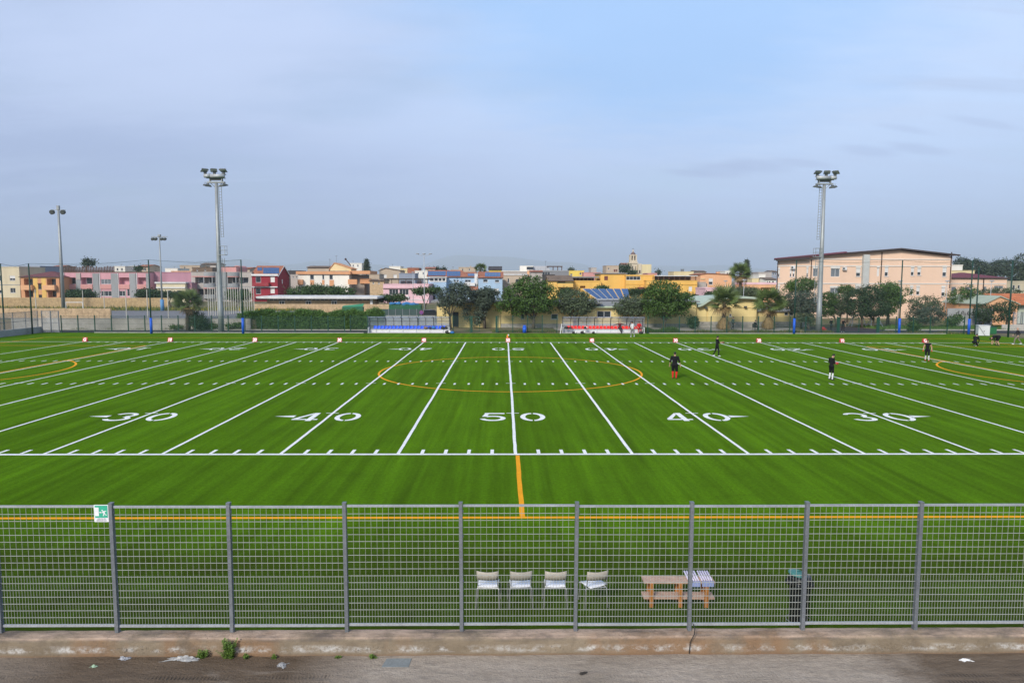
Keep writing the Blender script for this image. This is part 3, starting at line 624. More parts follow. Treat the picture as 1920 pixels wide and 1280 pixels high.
# ---- tall ball-stop posts (pixel of the foot, pixel of the top)
def tall_post(label, foot, top, pad, r=.095):
    p = G(*foot); t = thing('ball_net_post', label, 'post', (p.x, p.y, 0), group='tall net posts'); q = A(top[0], top[1], p.y)
    MB().tube([p+Vector((0, 0, -.2)), (p.x, p.y, q.z)], [r, r*.75], 8).build('pole', TALLG, t, smooth=True)
    if pad:
        MB().tube([p+Vector((0, 0, .02)), p+Vector((0, 0, 1.95))], .155, 12).build('pad', BLUP, t, smooth=True)
        for z in (.4, 1.0, 1.6): MB().tube([p+Vector((0, 0, z)), p+Vector((0, 0, z+.03))], .158, 12).build('strap', BLUP, t)
    return Vector((p.x, p.y, q.z))
TP = [tall_post('tall green net post at the far left corner of the pitch', (9, 630), (0, 494), 0), tall_post('tall green net post behind the grey side wall, second from the left edge', (61, 626), (56, 494), 0),
      tall_post('tall green net post with blue pad left of the left floodlight', (284, 625.5), (279, 487), 1), tall_post('tall green net post with blue pad right of the left floodlight', (456, 625.5), (452, 487), 1)]
TQ = [tall_post('tall green net post with blue pad left of the right floodlight', (1488.5, 625.5), (1492, 466+22), 1), tall_post('tall green net post with blue pad right of the right floodlight, by the school', (1685.5, 625.5), (1691, 488), 1),
      tall_post('tall green net post with blue pad near the white cabinet', (1816, 626.5), (1822, 488), 1), tall_post('thin grey-green net post just right of the padded one by the white cabinet', (1828, 627), (1835, 500), 0), tall_post('tall green net post farthest right', (1890, 632), (1898, 488), 0, .11)]
def net(label, pts):
    t = thing('ball_net', label, 'net', (pts[0].x, pts[0].y, 0))
    for a, b in zip(pts, pts[1:]):
        m_ = MB().quad((a.x, a.y+.1, 2.0), (b.x, b.y+.1, 2.0), (b.x, b.y+.1, b.z-.1), (a.x, a.y+.1, a.z-.1)).build('net_panel', NETM, t); m_['kind'] = 'stuff'
        mid = (a+b)/2-Vector((0, 0, .35)); MB().tube([a, a.lerp(mid, .6)-Vector((0, 0, .03)), mid, b.lerp(mid, .6)-Vector((0, 0, .03)), b], .016, 4).build('top_cable', TALLG, t)
net('thin ball-stop net strung between the tall posts at the left', TP); net('thin ball-stop net strung between the tall posts at the right', [TQ[0], TQ[1], TQ[2], TQ[4]])
# ---- side wall at the left and grey mesh fence on it
GW = M('grey_wall', (.33, .34, .34), rough=.9, var=.25, scale=.8, dirt=.5)
wl = thing('side_wall', 'low grey concrete wall with a grey mesh fence along the left side of the pitch', 'wall', (-58.75, 50, 0))
MB().box(-58.95, -58.65, 20, 61.9, -.2, .75).build('wall', GW, wl)
for i in range(18): MB().box(-58.83, -58.77, 24+2.2*i, 24.06+2.2*i, .75, 2.75).build('post', GALVP, wl)
m_ = MB().quad((-58.8, 20, .76), (-58.8, 61.6, .76), (-58.8, 61.6, 2.7), (-58.8, 20, 2.7)).build('mesh_panel', GREYMESH, wl); m_['kind'] = 'stuff'
for z in (1.6, 2.7): MB().box(-58.82, -58.78, 20, 61.6, z, z+.04).build('rail', GALVP, wl)
gt = thing('mesh_gate', 'grey mesh gate in the far left corner of the pitch', 'gate', (-58.4, 61.8, 0))
for x in (-58.5, -57.4, -56.4): MB().box(x-.05, x+.05, 61.75, 61.85, 0, 2.75).build('post', GALVP, gt)
m_ = MB().quad((-58.45, 61.8, .06), (-56.4, 61.8, .06), (-56.4, 61.8, 2.7), (-58.45, 61.8, 2.7)).build('mesh_panel', GREYMESH, gt); m_['kind'] = 'stuff'
for z in (.05, 1.2, 2.68): MB().box(-58.45, -56.4, 61.77, 61.83, z, z+.05).build('rail', GALVP, gt)
# ---- retaining wall and stone walls on the left
RWM = M('retaining_plaster', (.36, .345, .31), rough=.95, var=.25, scale=.5, dirt=.55, bump=.3, bscale=4)
mb = MB().box(-66, -34.3, 67.05, 67.35, -.1, 1.46); mb.box(-66, -34.3, 67.0, 67.4, 1.46, 1.52)
tag(mb.build('retaining_wall', RWM, org=(-50, 67, 0)), 'long pale weathered retaining wall behind the far left fence', 'wall')
def block_wall(name, label, k, x0, x1, ytop, ybot, Y, mat, course=.25, blk=.5, th=.25, cap=True):
    """wall of tufa blocks: each block a piece of its own where it shows largest"""
    a = A(*zp(k, x0, (ytop+ybot)/2), Y); b = A(*zp(k, x1, (ytop+ybot)/2), Y); zt = A(*zp(k, (x0+x1)/2, ytop), Y).z; zb = A(*zp(k, (x0+x1)/2, ybot), Y).z
    t = thing(name, label, 'wall', ((a.x+b.x)/2, Y, zb)); X0, X1 = a.x, b.x; r = random.Random(int(x0))
    MB().box(X0, X1, Y+.02, Y+th, zb-.3, zt-.02).build('core', mat, t)
    n = max(1, round((zt-zb)/course)); hh = (zt-zb)/n; nbk = max(1, round((X1-X0)/blk)); 
    while n*nbk > 290: nbk = int(nbk*.9)
    bw = (X1-X0)/nbk; me = MB().box(.008, bw-.008, 0, .06, .008, hh-.008).mesh('block', mat)
    for j in range(n):
        for i in range(nbk): inst('block', me, t, (X0-t.location.x+bw*i+(bw*.5 if j % 2 and i < nbk-1 else 0)*0, r.uniform(-.025, .0), hh*j))
    return t
TUFA = M('tufa_block', (.46, .33, .18), rough=.95, var=.3, scale=2.2, dirt=.3, fine=.15, fscale=8)
TUFA2 = M('tufa_block_pale', (.50, .36, .22), rough=.95, var=.3, scale=2.2, dirt=.3, fine=.15, fscale=8)
block_wall('block_wall', 'ochre block wall in front of the pink terrace and orange house, beyond the ball court', 1, -60, 1440, 905, 975, 104, TUFA, .42, 1.35)
block_wall('block_wall', 'lower ochre block wall at the left just behind the pale retaining wall', 1, -60, 948, 995, 1092, 69.2, TUFA2, .27, .75)
block_wall('block_wall', 'rubbly ochre block wall behind the clipped hedge', 2, 1065, 2590, 660, 800, 98, TUFA2, .42, 1.2)
# ---- floodlight towers
FLG = M('floodlight_grey', (.30, .32, .325), rough=.5, var=.15, metal=.3); FLD = M('floodlight_dark', (.075, .085, .08), rough=.45, var=.15); FLL = M('lamp_lens', (.42, .45, .46), rough=.15, var=.1, spec=.6); ALU = M('lamp_aluminium', (.42, .44, .46), rough=.5, metal=.2, var=.1)
def floodlight(label, px, py, Htop, mir):
    p = G(px, py); p.z = 0; s = -1 if mir else 1
    t = thing('floodlight_tower', label, 'floodlight', (p.x, p.y, 0), group='stadium floodlight towers', local=True)
    H = Htop-2.0
    MB().tube([(0, 0, -.2), (0, 0, 3.2), (0, 0, 3.25), (0, 0, 10), (0, 0, H)], [.37, .33, .31, .26, .18], 14).build('mast', FLG, t, smooth=True)
    MB().box(-1.05, 1.05, -.22, .22, H, H+.16).build('platform', FLG, t)
    for a in (-1, 1):
        MB().tube([(a*.7, 0, H-.02), (a*.1, 0, H-.55)], .04, 5).build('brace', FLG, t)
        for b in (-.75, .75): MB().box(b*1.0-.05, b*1.0+.05, a*.16-.04, a*.16+.04, H+.16, H+1.15).build('upright', FLG, t)
    MB().box(-1.25, 1.25, -.05, .05, H+.98, H+1.10).box(-1.2, 1.2, -.05, .05, H+.55, H+.63).build('cross_arm', FLG, t)
    MB().box(-.75*1, .75, -.12, .12, H+.32, H+.72).build('ballast_box', FLD, t)
    def lamp(x, y, z, yaw, tilt):
        R = Matrix.Rotation(yaw, 3, 'Z') @ Matrix.Rotation(tilt, 3, 'X') @ Matrix.Diagonal((1.3, 1.2, 1.3)); C_ = Vector((x, y, z)); v = lambda a, b, c_: C_+R @ Vector((a, b, c_))
        mb = MB().add([v(-.30, -.34, .05), v(.30, -.34, .05), v(.30, .34, .05), v(-.30, .34, .05), v(-.24, -.20, .17), v(.24, -.20, .17), v(.24, .22, .17), v(-.24, .22, .17), v(-.30, -.34, 0), v(.30, -.34, 0), v(.30, .34, 0), v(-.30, .34, 0)],
                      [(4, 5, 6, 7), (0, 1, 5, 4), (1, 2, 6, 5), (2, 3, 7, 6), (3, 0, 4, 7), (8, 9, 1, 0), (9, 10, 2, 1), (10, 11, 3, 2), (11, 8, 0, 3), (8, 11, 10, 9)])
        o = mb.build('lamp', FLD, t); MB().add([v(-.27, -.31, -.004), v(-.27, .31, -.004), v(.27, .31, -.004), v(.27, -.31, -.004)], [(0, 1, 2, 3)]).build('lens', FLL, o)
        MB().tube([v(-.2, .1, .17), v(-.2, .18, .32), v(.2, .18, .32), v(.2, .1, .17)], .025, 4).build('bracket', FLG, o); MB().box(x-.14, x+.14, y+.05, y+.30, z-.45 if z > H else z+.1, z+.0 if z > H else z+.36).build('yoke', FLD, o)
    for i, x in enumerate((-1.15, 0, 1.15)): lamp(s*x-s*.15, -.25, H+1.45, s*(.75-.38*i)*.9, -.30)
    for x, yw in ((-1.0, .8), (.95, -.5)): lamp(s*x*1.05, -.2, H-.42, s*yw, .25)
    # round reflector housings below the top row
    for x, ln in ((-.98, .72), (.30, 1.7)): MB().tube([(s*x-ln/2, -.3, H+.83), (s*x+ln/2, -.3, H+.83)], [.24, .24], 12).build('reflector_housing', ALU, t, smooth=True)
    # ladder with cage rest platform
    lx = s*.52
    for z0, z1, x_ in ((3.9, 9.4, lx+s*.02), (12.0, H-.2, lx)):
        xo = x_-s*.0
        for a in (-.16, .16): MB().tube([(xo+a, .05, z0), (xo+a-s*.10*(z1 > 12), .05, z1)], .035, 4).build('ladder_rail', FLG, t)
        k = 0
        while z0+.35*k < z1: xx = xo-s*.10*(z1 > 12)*(.35*k)/(z1-z0); MB().box(xx-.16, xx+.16, .04, .06, z0+.35*k, z0+.35*k+.05).build('rung', FLG, t); k += 1
    z = 9.75
    mb = MB().box(lx-.42, lx+.42, -.35, .4, z, z+.07)
    mb.build('rest_platform', FLG, t)
    for a, b in ((-.40, -.33), (.40, -.33), (.40, .38), (-.40, .38)): MB().box(lx+a-.02, lx+a+.02, b-.02, b+.02, z+.07, z+1.15).build('guard_post', FLG, t)
    for zz in (.6, 1.12): MB().box(lx-.42, lx+.42, -.35, -.31, z+zz, z+zz+.04).box(lx-.42, lx+.42, .36, .40, z+zz, z+zz+.04).box(lx+s*.38-.02, lx+s*.38+.02, -.31, .36, z+zz, z+zz+.04).build('guard_rail', FLG, t)
    return t
floodlight('tall grey floodlight tower with ladder, on the left', 415, 623, 20.7, 0)
floodlight('tall grey floodlight tower with ladder, on the right before the school', 1534.5, 623, 21.0, 1)
# ---- smaller lamp posts
def lamp_mast(label, base, top_py, Y, z0, r, heads, mat=FLG, arm=1.0, kind=0, pad=False):
    p = A(base[0], base[1], Y); q = A(base[0], top_py, Y); t = thing('lamp_post', label, 'lamp post', (p.x, Y, z0))
    H = q.z
    MB().tube([(p.x, Y, z0-.2), (p.x, Y, (z0+H)/2), (p.x, Y, H)], [r, r*.8, r*.55], 8).build('pole', mat, t, smooth=True)
    for hx in heads:
        if kind == 0:
            hr = .42 if len(heads) < 3 else .24
            MB().tube([(p.x+hx, Y+.25, H-.38), (p.x+hx, Y-.05, H-.42), (p.x+hx, Y-.45, H-.52)], [hr*.45, hr*.95, hr], 12).build('lamp_head', FLD, t, smooth=True); MB().tube([(p.x+hx, Y-.455, H-.522), (p.x+hx, Y-.475, H-.527)], hr*.85, 12).build('lens', FLD, t)
            MB().tube([(p.x+hx-hr-.03, Y, H-.05), (p.x+hx-hr-.03, Y-.1, H-.45), (p.x+hx-hr-.03, Y-.1, H-.7)], .03, 4).build('yoke', FLG, t)
        else:
            MB().tube([(p.x+hx*.1, Y, H-.35), (p.x+hx*.75, Y, H-.3), (p.x+hx, Y, H-.12)], .04, 5).build('arm', mat, t)
            MB().ell((p.x+hx, Y, H-.06), (.34, .22, .10), 10, 6).build('lamp_head', ALU, t, smooth=True)
    if kind == 0: MB().box(p.x-abs(heads[0])-.3, p.x+abs(heads[0])+.3, Y-.06, Y+.06, H-.12, H-.02).box(p.x-.2, p.x+.2, Y-.2, Y+.2, H, H+(.7 if len(heads) < 3 else .3)).build('crossbar', FLG, t)
    if pad: MB().tube([(p.x, Y, z0), (p.x, Y, z0+1.9)], .3, 10).build('pad', M('pad_faded', (.10, .26, .48), rough=.7), t, smooth=True)
    return t
lamp_mast('tall grey lamp mast with two floodlights at the far left behind the block walls', (114, 480), 393, 100, 1.2, .33, (-.95, .95))
lamp_mast('slim lamp mast with blue padded foot behind the ball court', (302, 520), 443, 92, 1.4, .17, (-1.0, -.5, .5, 1.0), pad=True)
lamp_mast('thin street lamp with three curved arms above the blue dugout', (795.5, 540), 475, 95, .3, .10, (-1.1, .0, 1.1), ALU, kind=1)
lamp_mast('short street lamp in front of the pink house', (774.5, 540), 510, 118, .8, .07, (.0, .05), ALU, kind=1)
for i, (px, top, Y, lb) in enumerate(((1394, 524, 88, 'white headed street lamp beside the tall palm'), (1359, 526, 110, 'small street lamp in front of the peach house'), (1511, 526, 92, 'white headed street lamp left of the right floodlight'), (1600, 526, 96, 'white headed street lamp right of the right floodlight'), (1471, 526, 96, 'small street lamp at the left end of the school'), (1686, 526, 84, 'white headed street lamp behind the padded post by the school'), (1774, 526, 86, 'white headed street lamp at the right corner of the school'), (1857, 526, 84, 'leaning white headed street lamp before the low red roof'), (1371, 540, 104, 'thin telephone pole left of the tall palm'))):
    lamp_mast(lb, (px, 560), top, Y, .2, .06, (.0, .14), ALU, kind=1)
# ---- dugouts
POLYC = bpy.data.materials.new('polycarbonate'); POLYC.use_nodes = True
t_ = POLYC.node_tree; b_ = t_.nodes['Principled BSDF']; b_.inputs['Base Color'].default_value = (.52, .57, .66, 1); b_.inputs['Roughness'].default_value = .25
tr_ = t_.nodes.new('ShaderNodeBsdfTransparent'); tr_.inputs[0].default_value = (.92, .94, 1, 1); mx_ = t_.nodes.new('ShaderNodeMixShader'); mx_.inputs[0].default_value = .38
t_.links.new(tr_.outputs[0], mx_.inputs[1]); t_.links.new(b_.outputs[0], mx_.inputs[2]); t_.links.new(mx_.outputs[0], t_.nodes['Material Output'].inputs[0])
DGW = M('dugout_white', (.62, .63, .65), rough=.5, var=.12); DGF = M('dugout_frame', (.05, .055, .065), rough=.5, var=.1)
SB = M('seat_blue', (.01, .09, .72), rough=.4, var=.06); SR = M('seat_red', (.75, .02, .015), rough=.4, var=.06)
def seat_mesh(mat):
    prof = [(-.20, .0), (-.19, .05), (.08, .03), (.15, .06), (.19, .16), (.22, .34), (.22, .38)]; P = []
    for i in range(5):
        u = -1+i*.5
        for y, z in prof: P.append((u*.20*(1-.15*max(0, (z-.2)/.2)), y-.03*u*u*(z > .1), z+.03*u*u*(z < .1)))
    n = len(prof); mb = MB().add(P, [(i*n+k, (i+1)*n+k, (i+1)*n+k+1, i*n+k+1) for i in range(4) for k in range(n-1)])
    mb.box(-.03, .03, -.1, .1, -.08, .03); return mb.mesh('seat', mat, smooth=False)
def dugout(label, px0, px1, py, mat, flip):
    a, b = G(px0, py), G(px1, py); y0 = (a.y+b.y)/2; Wd = b.x-a.x; t = thing('dugout', label, 'dugout', (a.x, y0, 0), 0, 'team dugouts', local=True)
    arc = [(1.25, .05), (1.25, 1.0), (1.22, 1.45), (1.10, 1.78), (.85, 1.98), (.5, 2.06), (.1, 2.03), (-.15, 1.96)]
    n = 10
    for i in range(n+1):
        x = Wd*i/n; wd = .028 if i % 2 else .05
        mb = MB()
        for (p, q), (r, s) in zip(arc, arc[1:]): mb.add([(x-wd, p-.03, q), (x+wd, p-.03, q), (x+wd, r-.03, s-.02), (x-wd, r-.03, s-.02), (x-wd, p+.012, q), (x+wd, p+.012, q), (x+wd, r+.012, s+.012), (x-wd, r+.012, s+.012)], [(0, 1, 2, 3), (7, 6, 5, 4), (0, 4, 5, 1), (3, 2, 6, 7), (0, 3, 7, 4), (1, 5, 6, 2)])
        mb.build('rib', DGF, t)
    for i in range(n):
        x0, x1 = Wd*i/n+.04, Wd*(i+1)/n-.04; mb = MB()
        for (p, q), (r, s) in zip(arc, arc[1:]): mb.quad((x0, p+.015, q), (x1, p+.015, q), (x1, r+.015, s+.015), (x0, r+.015, s+.015))
        mb.build('canopy_panel', POLYC, t, smooth=True)
    for x in (0.0, Wd):
        side = [(x, y, z) for y, z in arc[:-1]]+[(x, -.05, 1.9), (x, .15, 1.0), (x, .10, .05)]; MB().poly(side).build('end_panel', POLYC, t)
        MB().box(x-.03, x+.03, .05, 1.2, .0, .72).build('end_board', DGW, t)
    for y, z in ((1.2, 1.42), (1.2, .82)): MB().box(.04, Wd-.04, y-.02, y+.02, z, z+.04).build('rail', DGF, t)
    MB().box(.06, Wd-.06, .62, .68, .04, .42).build('bench_board', DGW, t)
    MB().box(.06, Wd-.06, .56, .95, .425, .46).build('bench', DGW, t)
    for i in range(6): MB().box(Wd*(i+.5)/6-.05, Wd*(i+.5)/6+.05, .53, .62, 0, .42).build('bench_leg', DGW, t)
    sm = seat_mesh(mat); ns = 20
    for i in range(ns): inst('seat', sm, t, (.52+(Wd-1.0)*(i+.5)/ns-.0, .75, .50))
    MB().box(-.1, Wd+.1, -.1, 1.35, -.05, .03).build('plinth', CONC, t)
    return t
dg1 = dugout('long curved clear-roofed dugout with a row of blue seats', 690, 842, 624.5, SB, 0)
dg2 = dugout('long curved clear-roofed dugout with a row of red seats', 1056, 1208, 624.5, SR, 1)
# ---- bags, helmets and loose kit by the dugouts
KBK, KRD, KWH, KBL = M('kit_black', (.02, .02, .022), rough=.6, var=.2), M('kit_red', (.45, .02, .02), rough=.5), M('kit_white', (.7, .7, .7), rough=.5), M('kit_blue', (.03, .16, .45), rough=.6)
def bag(label, px, py, z, Y, s, mat, name='sports_bag', cat='bag', acc=None):
    p = A(px, py, Y); t = thing(name, label, cat, (p.x, Y, z), random.uniform(-.3, .3), local=True)
    MB().ell((0, 0, .16*s), (.30*s, .18*s, .17*s), 12, 7).build('body', mat, t, smooth=True)
    MB().tube([(-.15*s, 0, .28*s), (-.08*s, 0, .40*s), (.08*s, 0, .40*s), (.15*s, 0, .28*s)], .02, 5).build('strap', mat if acc is None else acc, t)
    if acc: MB().ell((.16*s, -.08*s, .2*s), (.13*s, .12*s, .13*s), 8, 6).build('pocket', acc, t, smooth=True)
dy_ = 62.05
for a in ((1062, 612, .52, 62.15, 1, KBK, 'dark bag on the leftmost red seat', None), (1070, 612, .52, 62.15, .9, KBK, 'dark bag on the second red seat', KRD), (1098, 611, .55, 62.1, .9, KBK, 'black and white helmet bag on the sixth red seat', KWH),
          (1077, 622, 0, 61.0, 1, KBK, 'black kit bag on the turf below the left red seats', KWH), (1093, 622, 0, 61.0, 1.15, KBK, 'wide black shoulder pads on the turf before the red seats', KWH), (1114, 622, 0, 61.0, .95, KBK, 'black and white helmet bag on the turf, third from the left', KWH), (1202, 622, 0, 61.0, .95, KBK, 'dark kit bag at the right end of the red dugout', None),
          (798, 612, .52, 62.2, .85, M('kit_brown', (.2, .13, .09)), 'brown bag on a blue seat', None), (806, 612, .52, 62.2, .8, M('kit_navy', (.03, .04, .12)), 'navy bag on a blue seat', None), (813, 612, .52, 62.2, .9, KBL, 'light blue bag on a blue seat', None), (830, 612, .5, 62.2, .9, KBK, 'black jacket heaped near the right end of the blue seats', None), (836, 611, .5, 62.2, .9, KBK, 'black rucksack at the right end of the blue seats', None),
          (840, 621, 0, 61.0, 1.3, KBK, 'black kit bag on the turf at the right end of the blue dugout', KWH), (848, 623, 0, 60.9, .9, KBL, 'blue kit bag on the turf beside the blue dugout', None)):
    bag(a[6], a[0], a[1], a[2], a[3], a[4], a[5], acc=a[7])
p = A(1052, 615, 61.6); tag(MB().obox((p.x, 61.6, .62), (.05, 0, 0), (0, .03, 0), (.10, 0, .62)).build('white_board', KWH, org=(p.x, 61.6, 0)), 'white board leaning against the left end of the red dugout', 'board')
# ---- blue drum
p = G(983.5, 623.5); t = thing('blue_drum', 'blue plastic drum standing between the two dugouts', 'drum', (p.x, p.y, 0), local=True)
MB().tube([(0, 0, 0), (0, 0, .35), (0, 0, .38), (0, 0, .42), (0, 0, .75)], [.24, .25, .265, .25, .24], 14).build('body', BLUP, t, smooth=True); MB().tube([(0, 0, .75), (0, 0, .80), (0, 0, .92), (0, 0, .96)], [.25, .20, .19, .10], 14).build('lid', BLUP, t, smooth=True)
# ---- yard markers on the far side line
MKR = M('marker_red', (.48, .045, .03), rough=.6, var=.08); MKW = M('marker_white', (.82, .82, .82), rough=.5, var=.05)
tri = MB().prism([(-.24, -.19, 0), (-.24, .19, 0), (-.24, 0, .46)], (.48, 0, 0)).mesh('body', MKR)
for k in range(-5, 6):
    n = 'G' if abs(k) == 5 else str(50-10*abs(k)); sd_ = 'left' if k < 0 else 'right'
    t = thing('yard_marker', ('red wedge yard marker reading 50 on the far side line' if k == 0 else f'red wedge marker reading {n} ' + {-5: 'near the grey side wall at far left', -4: 'before the padded post left of the left floodlight', -3: 'before the padded post right of the left floodlight', -2: 'before the clipped hedge', -1: 'in front of the blue dugout', 1: 'in front of the red dugout', 2: 'just right of the red dugout', 3: 'in front of the right fan palm', 4: 'before the gateway below the right floodlight', 5: 'beside the bare-armed player at right'}[k]), 'yard marker', (k*10*YD, W+.45, 0), group='yard markers', local=True); inst('body', tri, t)
    b = inst('face', MB().poly([(-.20, -.180, .03), (.20, -.180, .03), (.20, -.028, .40), (-.20, -.028, .40)]).mesh('face', MKR), t)
    me = text_mesh(n, .52, .018); me.materials.clear(); me.materials.append(MKW); o = inst('number', me, t, (0, -.113, .215), (math.atan2(.46, .19), 0, 0), (.80, .92, 1)); b.location.y = -.004
# orange pylon and white ball just behind the 50 marker
p = G(951.5, 634.5); tag(MB().tube([(0, 0, 0), (0, 0, .02), (0, 0, .021), (0, 0, .45)], [.20, .20, .13, .06], 12).build('orange_cone', M('cone_orange', (.85, .25, .02), rough=.5), org=(0, 0, 0)), 'small orange cone on the far touch line behind the 50 marker', 'cone').location = (p.x, p.y, 0)
p = G(953, 631); tag(MB().ell((0, 0, .12), .12, 14, 9).build('white_ball', MKW, smooth=True), 'white ball on the grass behind the orange cone', 'ball').location = (p.x, p.y+.6, 0)
# ---- right corner: cabinet, green crate, goal frames, chairs
WB = M('cabinet_white', (.60, .61, .62), rough=.5, var=.1, dirt=.2)
p = G(1842, 629); t = thing('white_cabinet', 'white boxy cabinet standing at the far right corner of the pitch', 'cabinet', (p.x, p.y, 0), -.25, local=True)
MB().box(-.62, .62, -.45, .45, .04, 1.22).build('body', WB, t); MB().box(-.66, .66, -.49, .49, 1.223, 1.30).build('lid', WB, t); MB().box(-.05, .05, -.47, -.455, .5, .62).build('latch', FLD, t)
MB().tube([(-.60, -.50, 1.15), (.1, -.50, .05)], .02, 4).build('strut', FLD, t)
bag('black ball bag beside the white cabinet', 1850, 629, 0, p.y-.4, .7, KBK, acc=KWH)
p = G(1860, 626); t = thing('green_crate', 'low green bin behind the white cabinet', 'bin', (p.x, p.y+.5, 0), local=True); MB().box(-.65, .65, -.4, .4, 0, .85).build('body', M('crate_green', (.02, .14, .05), rough=.6), t); MB().box(-.7, .7, -.45, .45, .853, .92).build('rim', GRN, t)
p = G(1543, 622); t = thing('red_machine', 'small red garden machine at the foot of the right floodlight', 'machine', (p.x, p.y, 0), local=True); MB().box(-.35, .35, -.25, .25, .12, .42).ell((0, 0, .5), (.3, .22, .16), 8, 6).build('housing', M('machine_red', (.4, .03, .03), rough=.5), t)
for x in (-.3, .3): MB().tube([(x, -.28, .13), (x, .28, .13)], .13, 10).build('wheel', FLD, t)
MB().tube([(-.15, .25, .4), (-.1, .55, 1.05), (.1, .55, 1.05), (.15, .25, .4)], .02, 5).build('handle', FLD, t)
# white A-frame goals lying on the grass right of the gate
for i, (px, py, Y) in enumerate(((1608, 600, 76.5), (1640, 601, 75.5))):
    p = A(px, py, Y); t = thing('portable_goal', ['white metal goal frame resting on the grass under the trees', 'second white metal frame on the grass, farther right under the trees'][i], 'goal frame', (p.x, Y, 0), .3*i, local=True)
    for x in (-1.1, 1.1): MB().tube([(x, .5, 0), (x*.55, 0, 1.7-.4*i), (x, -.5, 0)], .06, 6).build('leg', KWH, t)
    MB().tube([(-.6, 0, 1.7-.4*i), (.6, 0, 1.7-.4*i)], .06, 6).build('crossbar', KWH, t); MB().tube([(-1.0, .4, .4), (1.0, -.4, .4)], .05, 6).build('brace', KWH, t)
# ---- containers, car, signs and screen fence behind the blue dugout
DGN = M('container_green', (.02, .12, .06), rough=.6, var=.2, dirt=.3); TARP = M('tarp_blue', (.04, .17, .38), rough=.5, var=.2)
def wrect(k, x0, y0, x1, y1, Y):
    a = A(*zp(k, (x0+x1)/2, y0), Y).z; b = A(*zp(k, (x0+x1)/2, y1), Y).z; ym = (y0+y1)/2
    return A(*zp(k, x0, ym), Y).x, A(*zp(k, x1, ym), Y).x, b, a
x0, x1, z0, z1 = wrect(3, 775, 668, 1132, 718, 96); t = thing('skip_container', 'long dark green waste container heaped with blue tarpaulin', 'container', ((x0+x1)/2, 96, .3))
MB().box(x0, x1, 96, 98.3, .3, z1).build('body', DGN, t)
for i in range(14): x = x0+(x1-x0)*(i+.5)/14; MB().box(x-.04, x+.04, 95.93, 95.99, .4, z1-.03).build('stiffener', DGN, t)
mb = MB(); r = random.Random(5)
for i in range(26): mb.ell((x0+(x1-x0)*r.uniform(.02, .8), 96.9+r.uniform(-.5, .5), z1+r.uniform(-.1, .22)), (r.uniform(.3, .8), .5, r.uniform(.15, .32)), 7, 5)
mb.build('tarpaulin', TARP, t)
x0, x1, z0, z1 = wrect(3, 248, 690, 480, 722, 93); t = thing('green_wheeled_bin', 'green wheeled container with a raised lid behind the hedge', 'container', ((x0+x1)/2, 93, .3))
MB().box(x0, x1, 93, 94.2, .5, z1-.05).build('body', DGN, t); mb = MB().add([(x0, 93, z1), (x1, 93, z1+.05), (x1, 94.3, z1+.5), (x0, 94.3, z1+.15), (x0, 93, z1-.04), (x1, 93, z1), (x1, 94.3, z1+.42), (x0, 94.3, z1+.1)], [(0, 1, 2, 3), (7, 6, 5, 4), (0, 4, 5, 1), (1, 5, 6, 2), (2, 6, 7, 3), (3, 7, 4, 0)]); mb.build('lid', M('lid_green', (.03, .22, .10), rough=.5), t)
for x in (x0+.2, x1-.2): MB().tube([(x, 93.1, .42), (x, 93.3, .42)], .12, 8).build('wheel', FLD, t)
x0, x1, z0, z1 = wrect(3, 692, 717, 1165, 786, 80); t = thing('screen_fence', 'dark green screened fence behind the blue dugout', 'fence', ((x0+x1)/2, 80, 0))
SCR = M('screen_cloth', (.05, .085, .08), rough=.8, var=.2, scale=.8); n = 6
for i in range(n): MB().box(x0+(x1-x0)*i/n+.05, x0+(x1-x0)*(i+1)/n-.05, 80, 80.03, .15, z1).build('screen_panel', SCR, t)
for i in range(n+1): MB().box(x0+(x1-x0)*i/n-.04, x0+(x1-x0)*i/n+.04, 79.98, 80.06, .0, z1+.06).build('post', GALVP, t)
x0, x1, z0, z1 = wrect(3, 560, 788, 1320, 806, 78); tag(MB().box(x0, x1, 78, 78.25, -.1, z1).build('low_wall', GW, org=((x0+x1)/2, 78, 0)), 'low grey wall running behind the blue dugout', 'wall')
p = A(*zp(3, 1141, 755), 79.6); t = thing('road_sign', 'round blue no-parking sign with red ring on the screened fence', 'sign', (p.x, 79.6, p.z), local=True)
disc = lambda r, y: [(r*math.cos(a*math.pi/12), y, r*math.sin(a*math.pi/12)) for a in range(24)]
MB().prism(disc(.30, 0), (0, .02, 0)).build('plate', MKR, t); MB().prism(disc(.255, -.012), (0, .01, 0)).build('blue_disc', M('sign_blue', (.02, .10, .45), rough=.4), t)
for a in (1, -1): MB().obox((0, -.02, 0), (.16, 0, .16*a), (0, .006, 0), (-.025*a, 0, .025)).build('slash', MKR, t)
MB().tube([(0, .06, -1.6), (0, .06, .3)], .03, 6).build('post', GALVP, t)
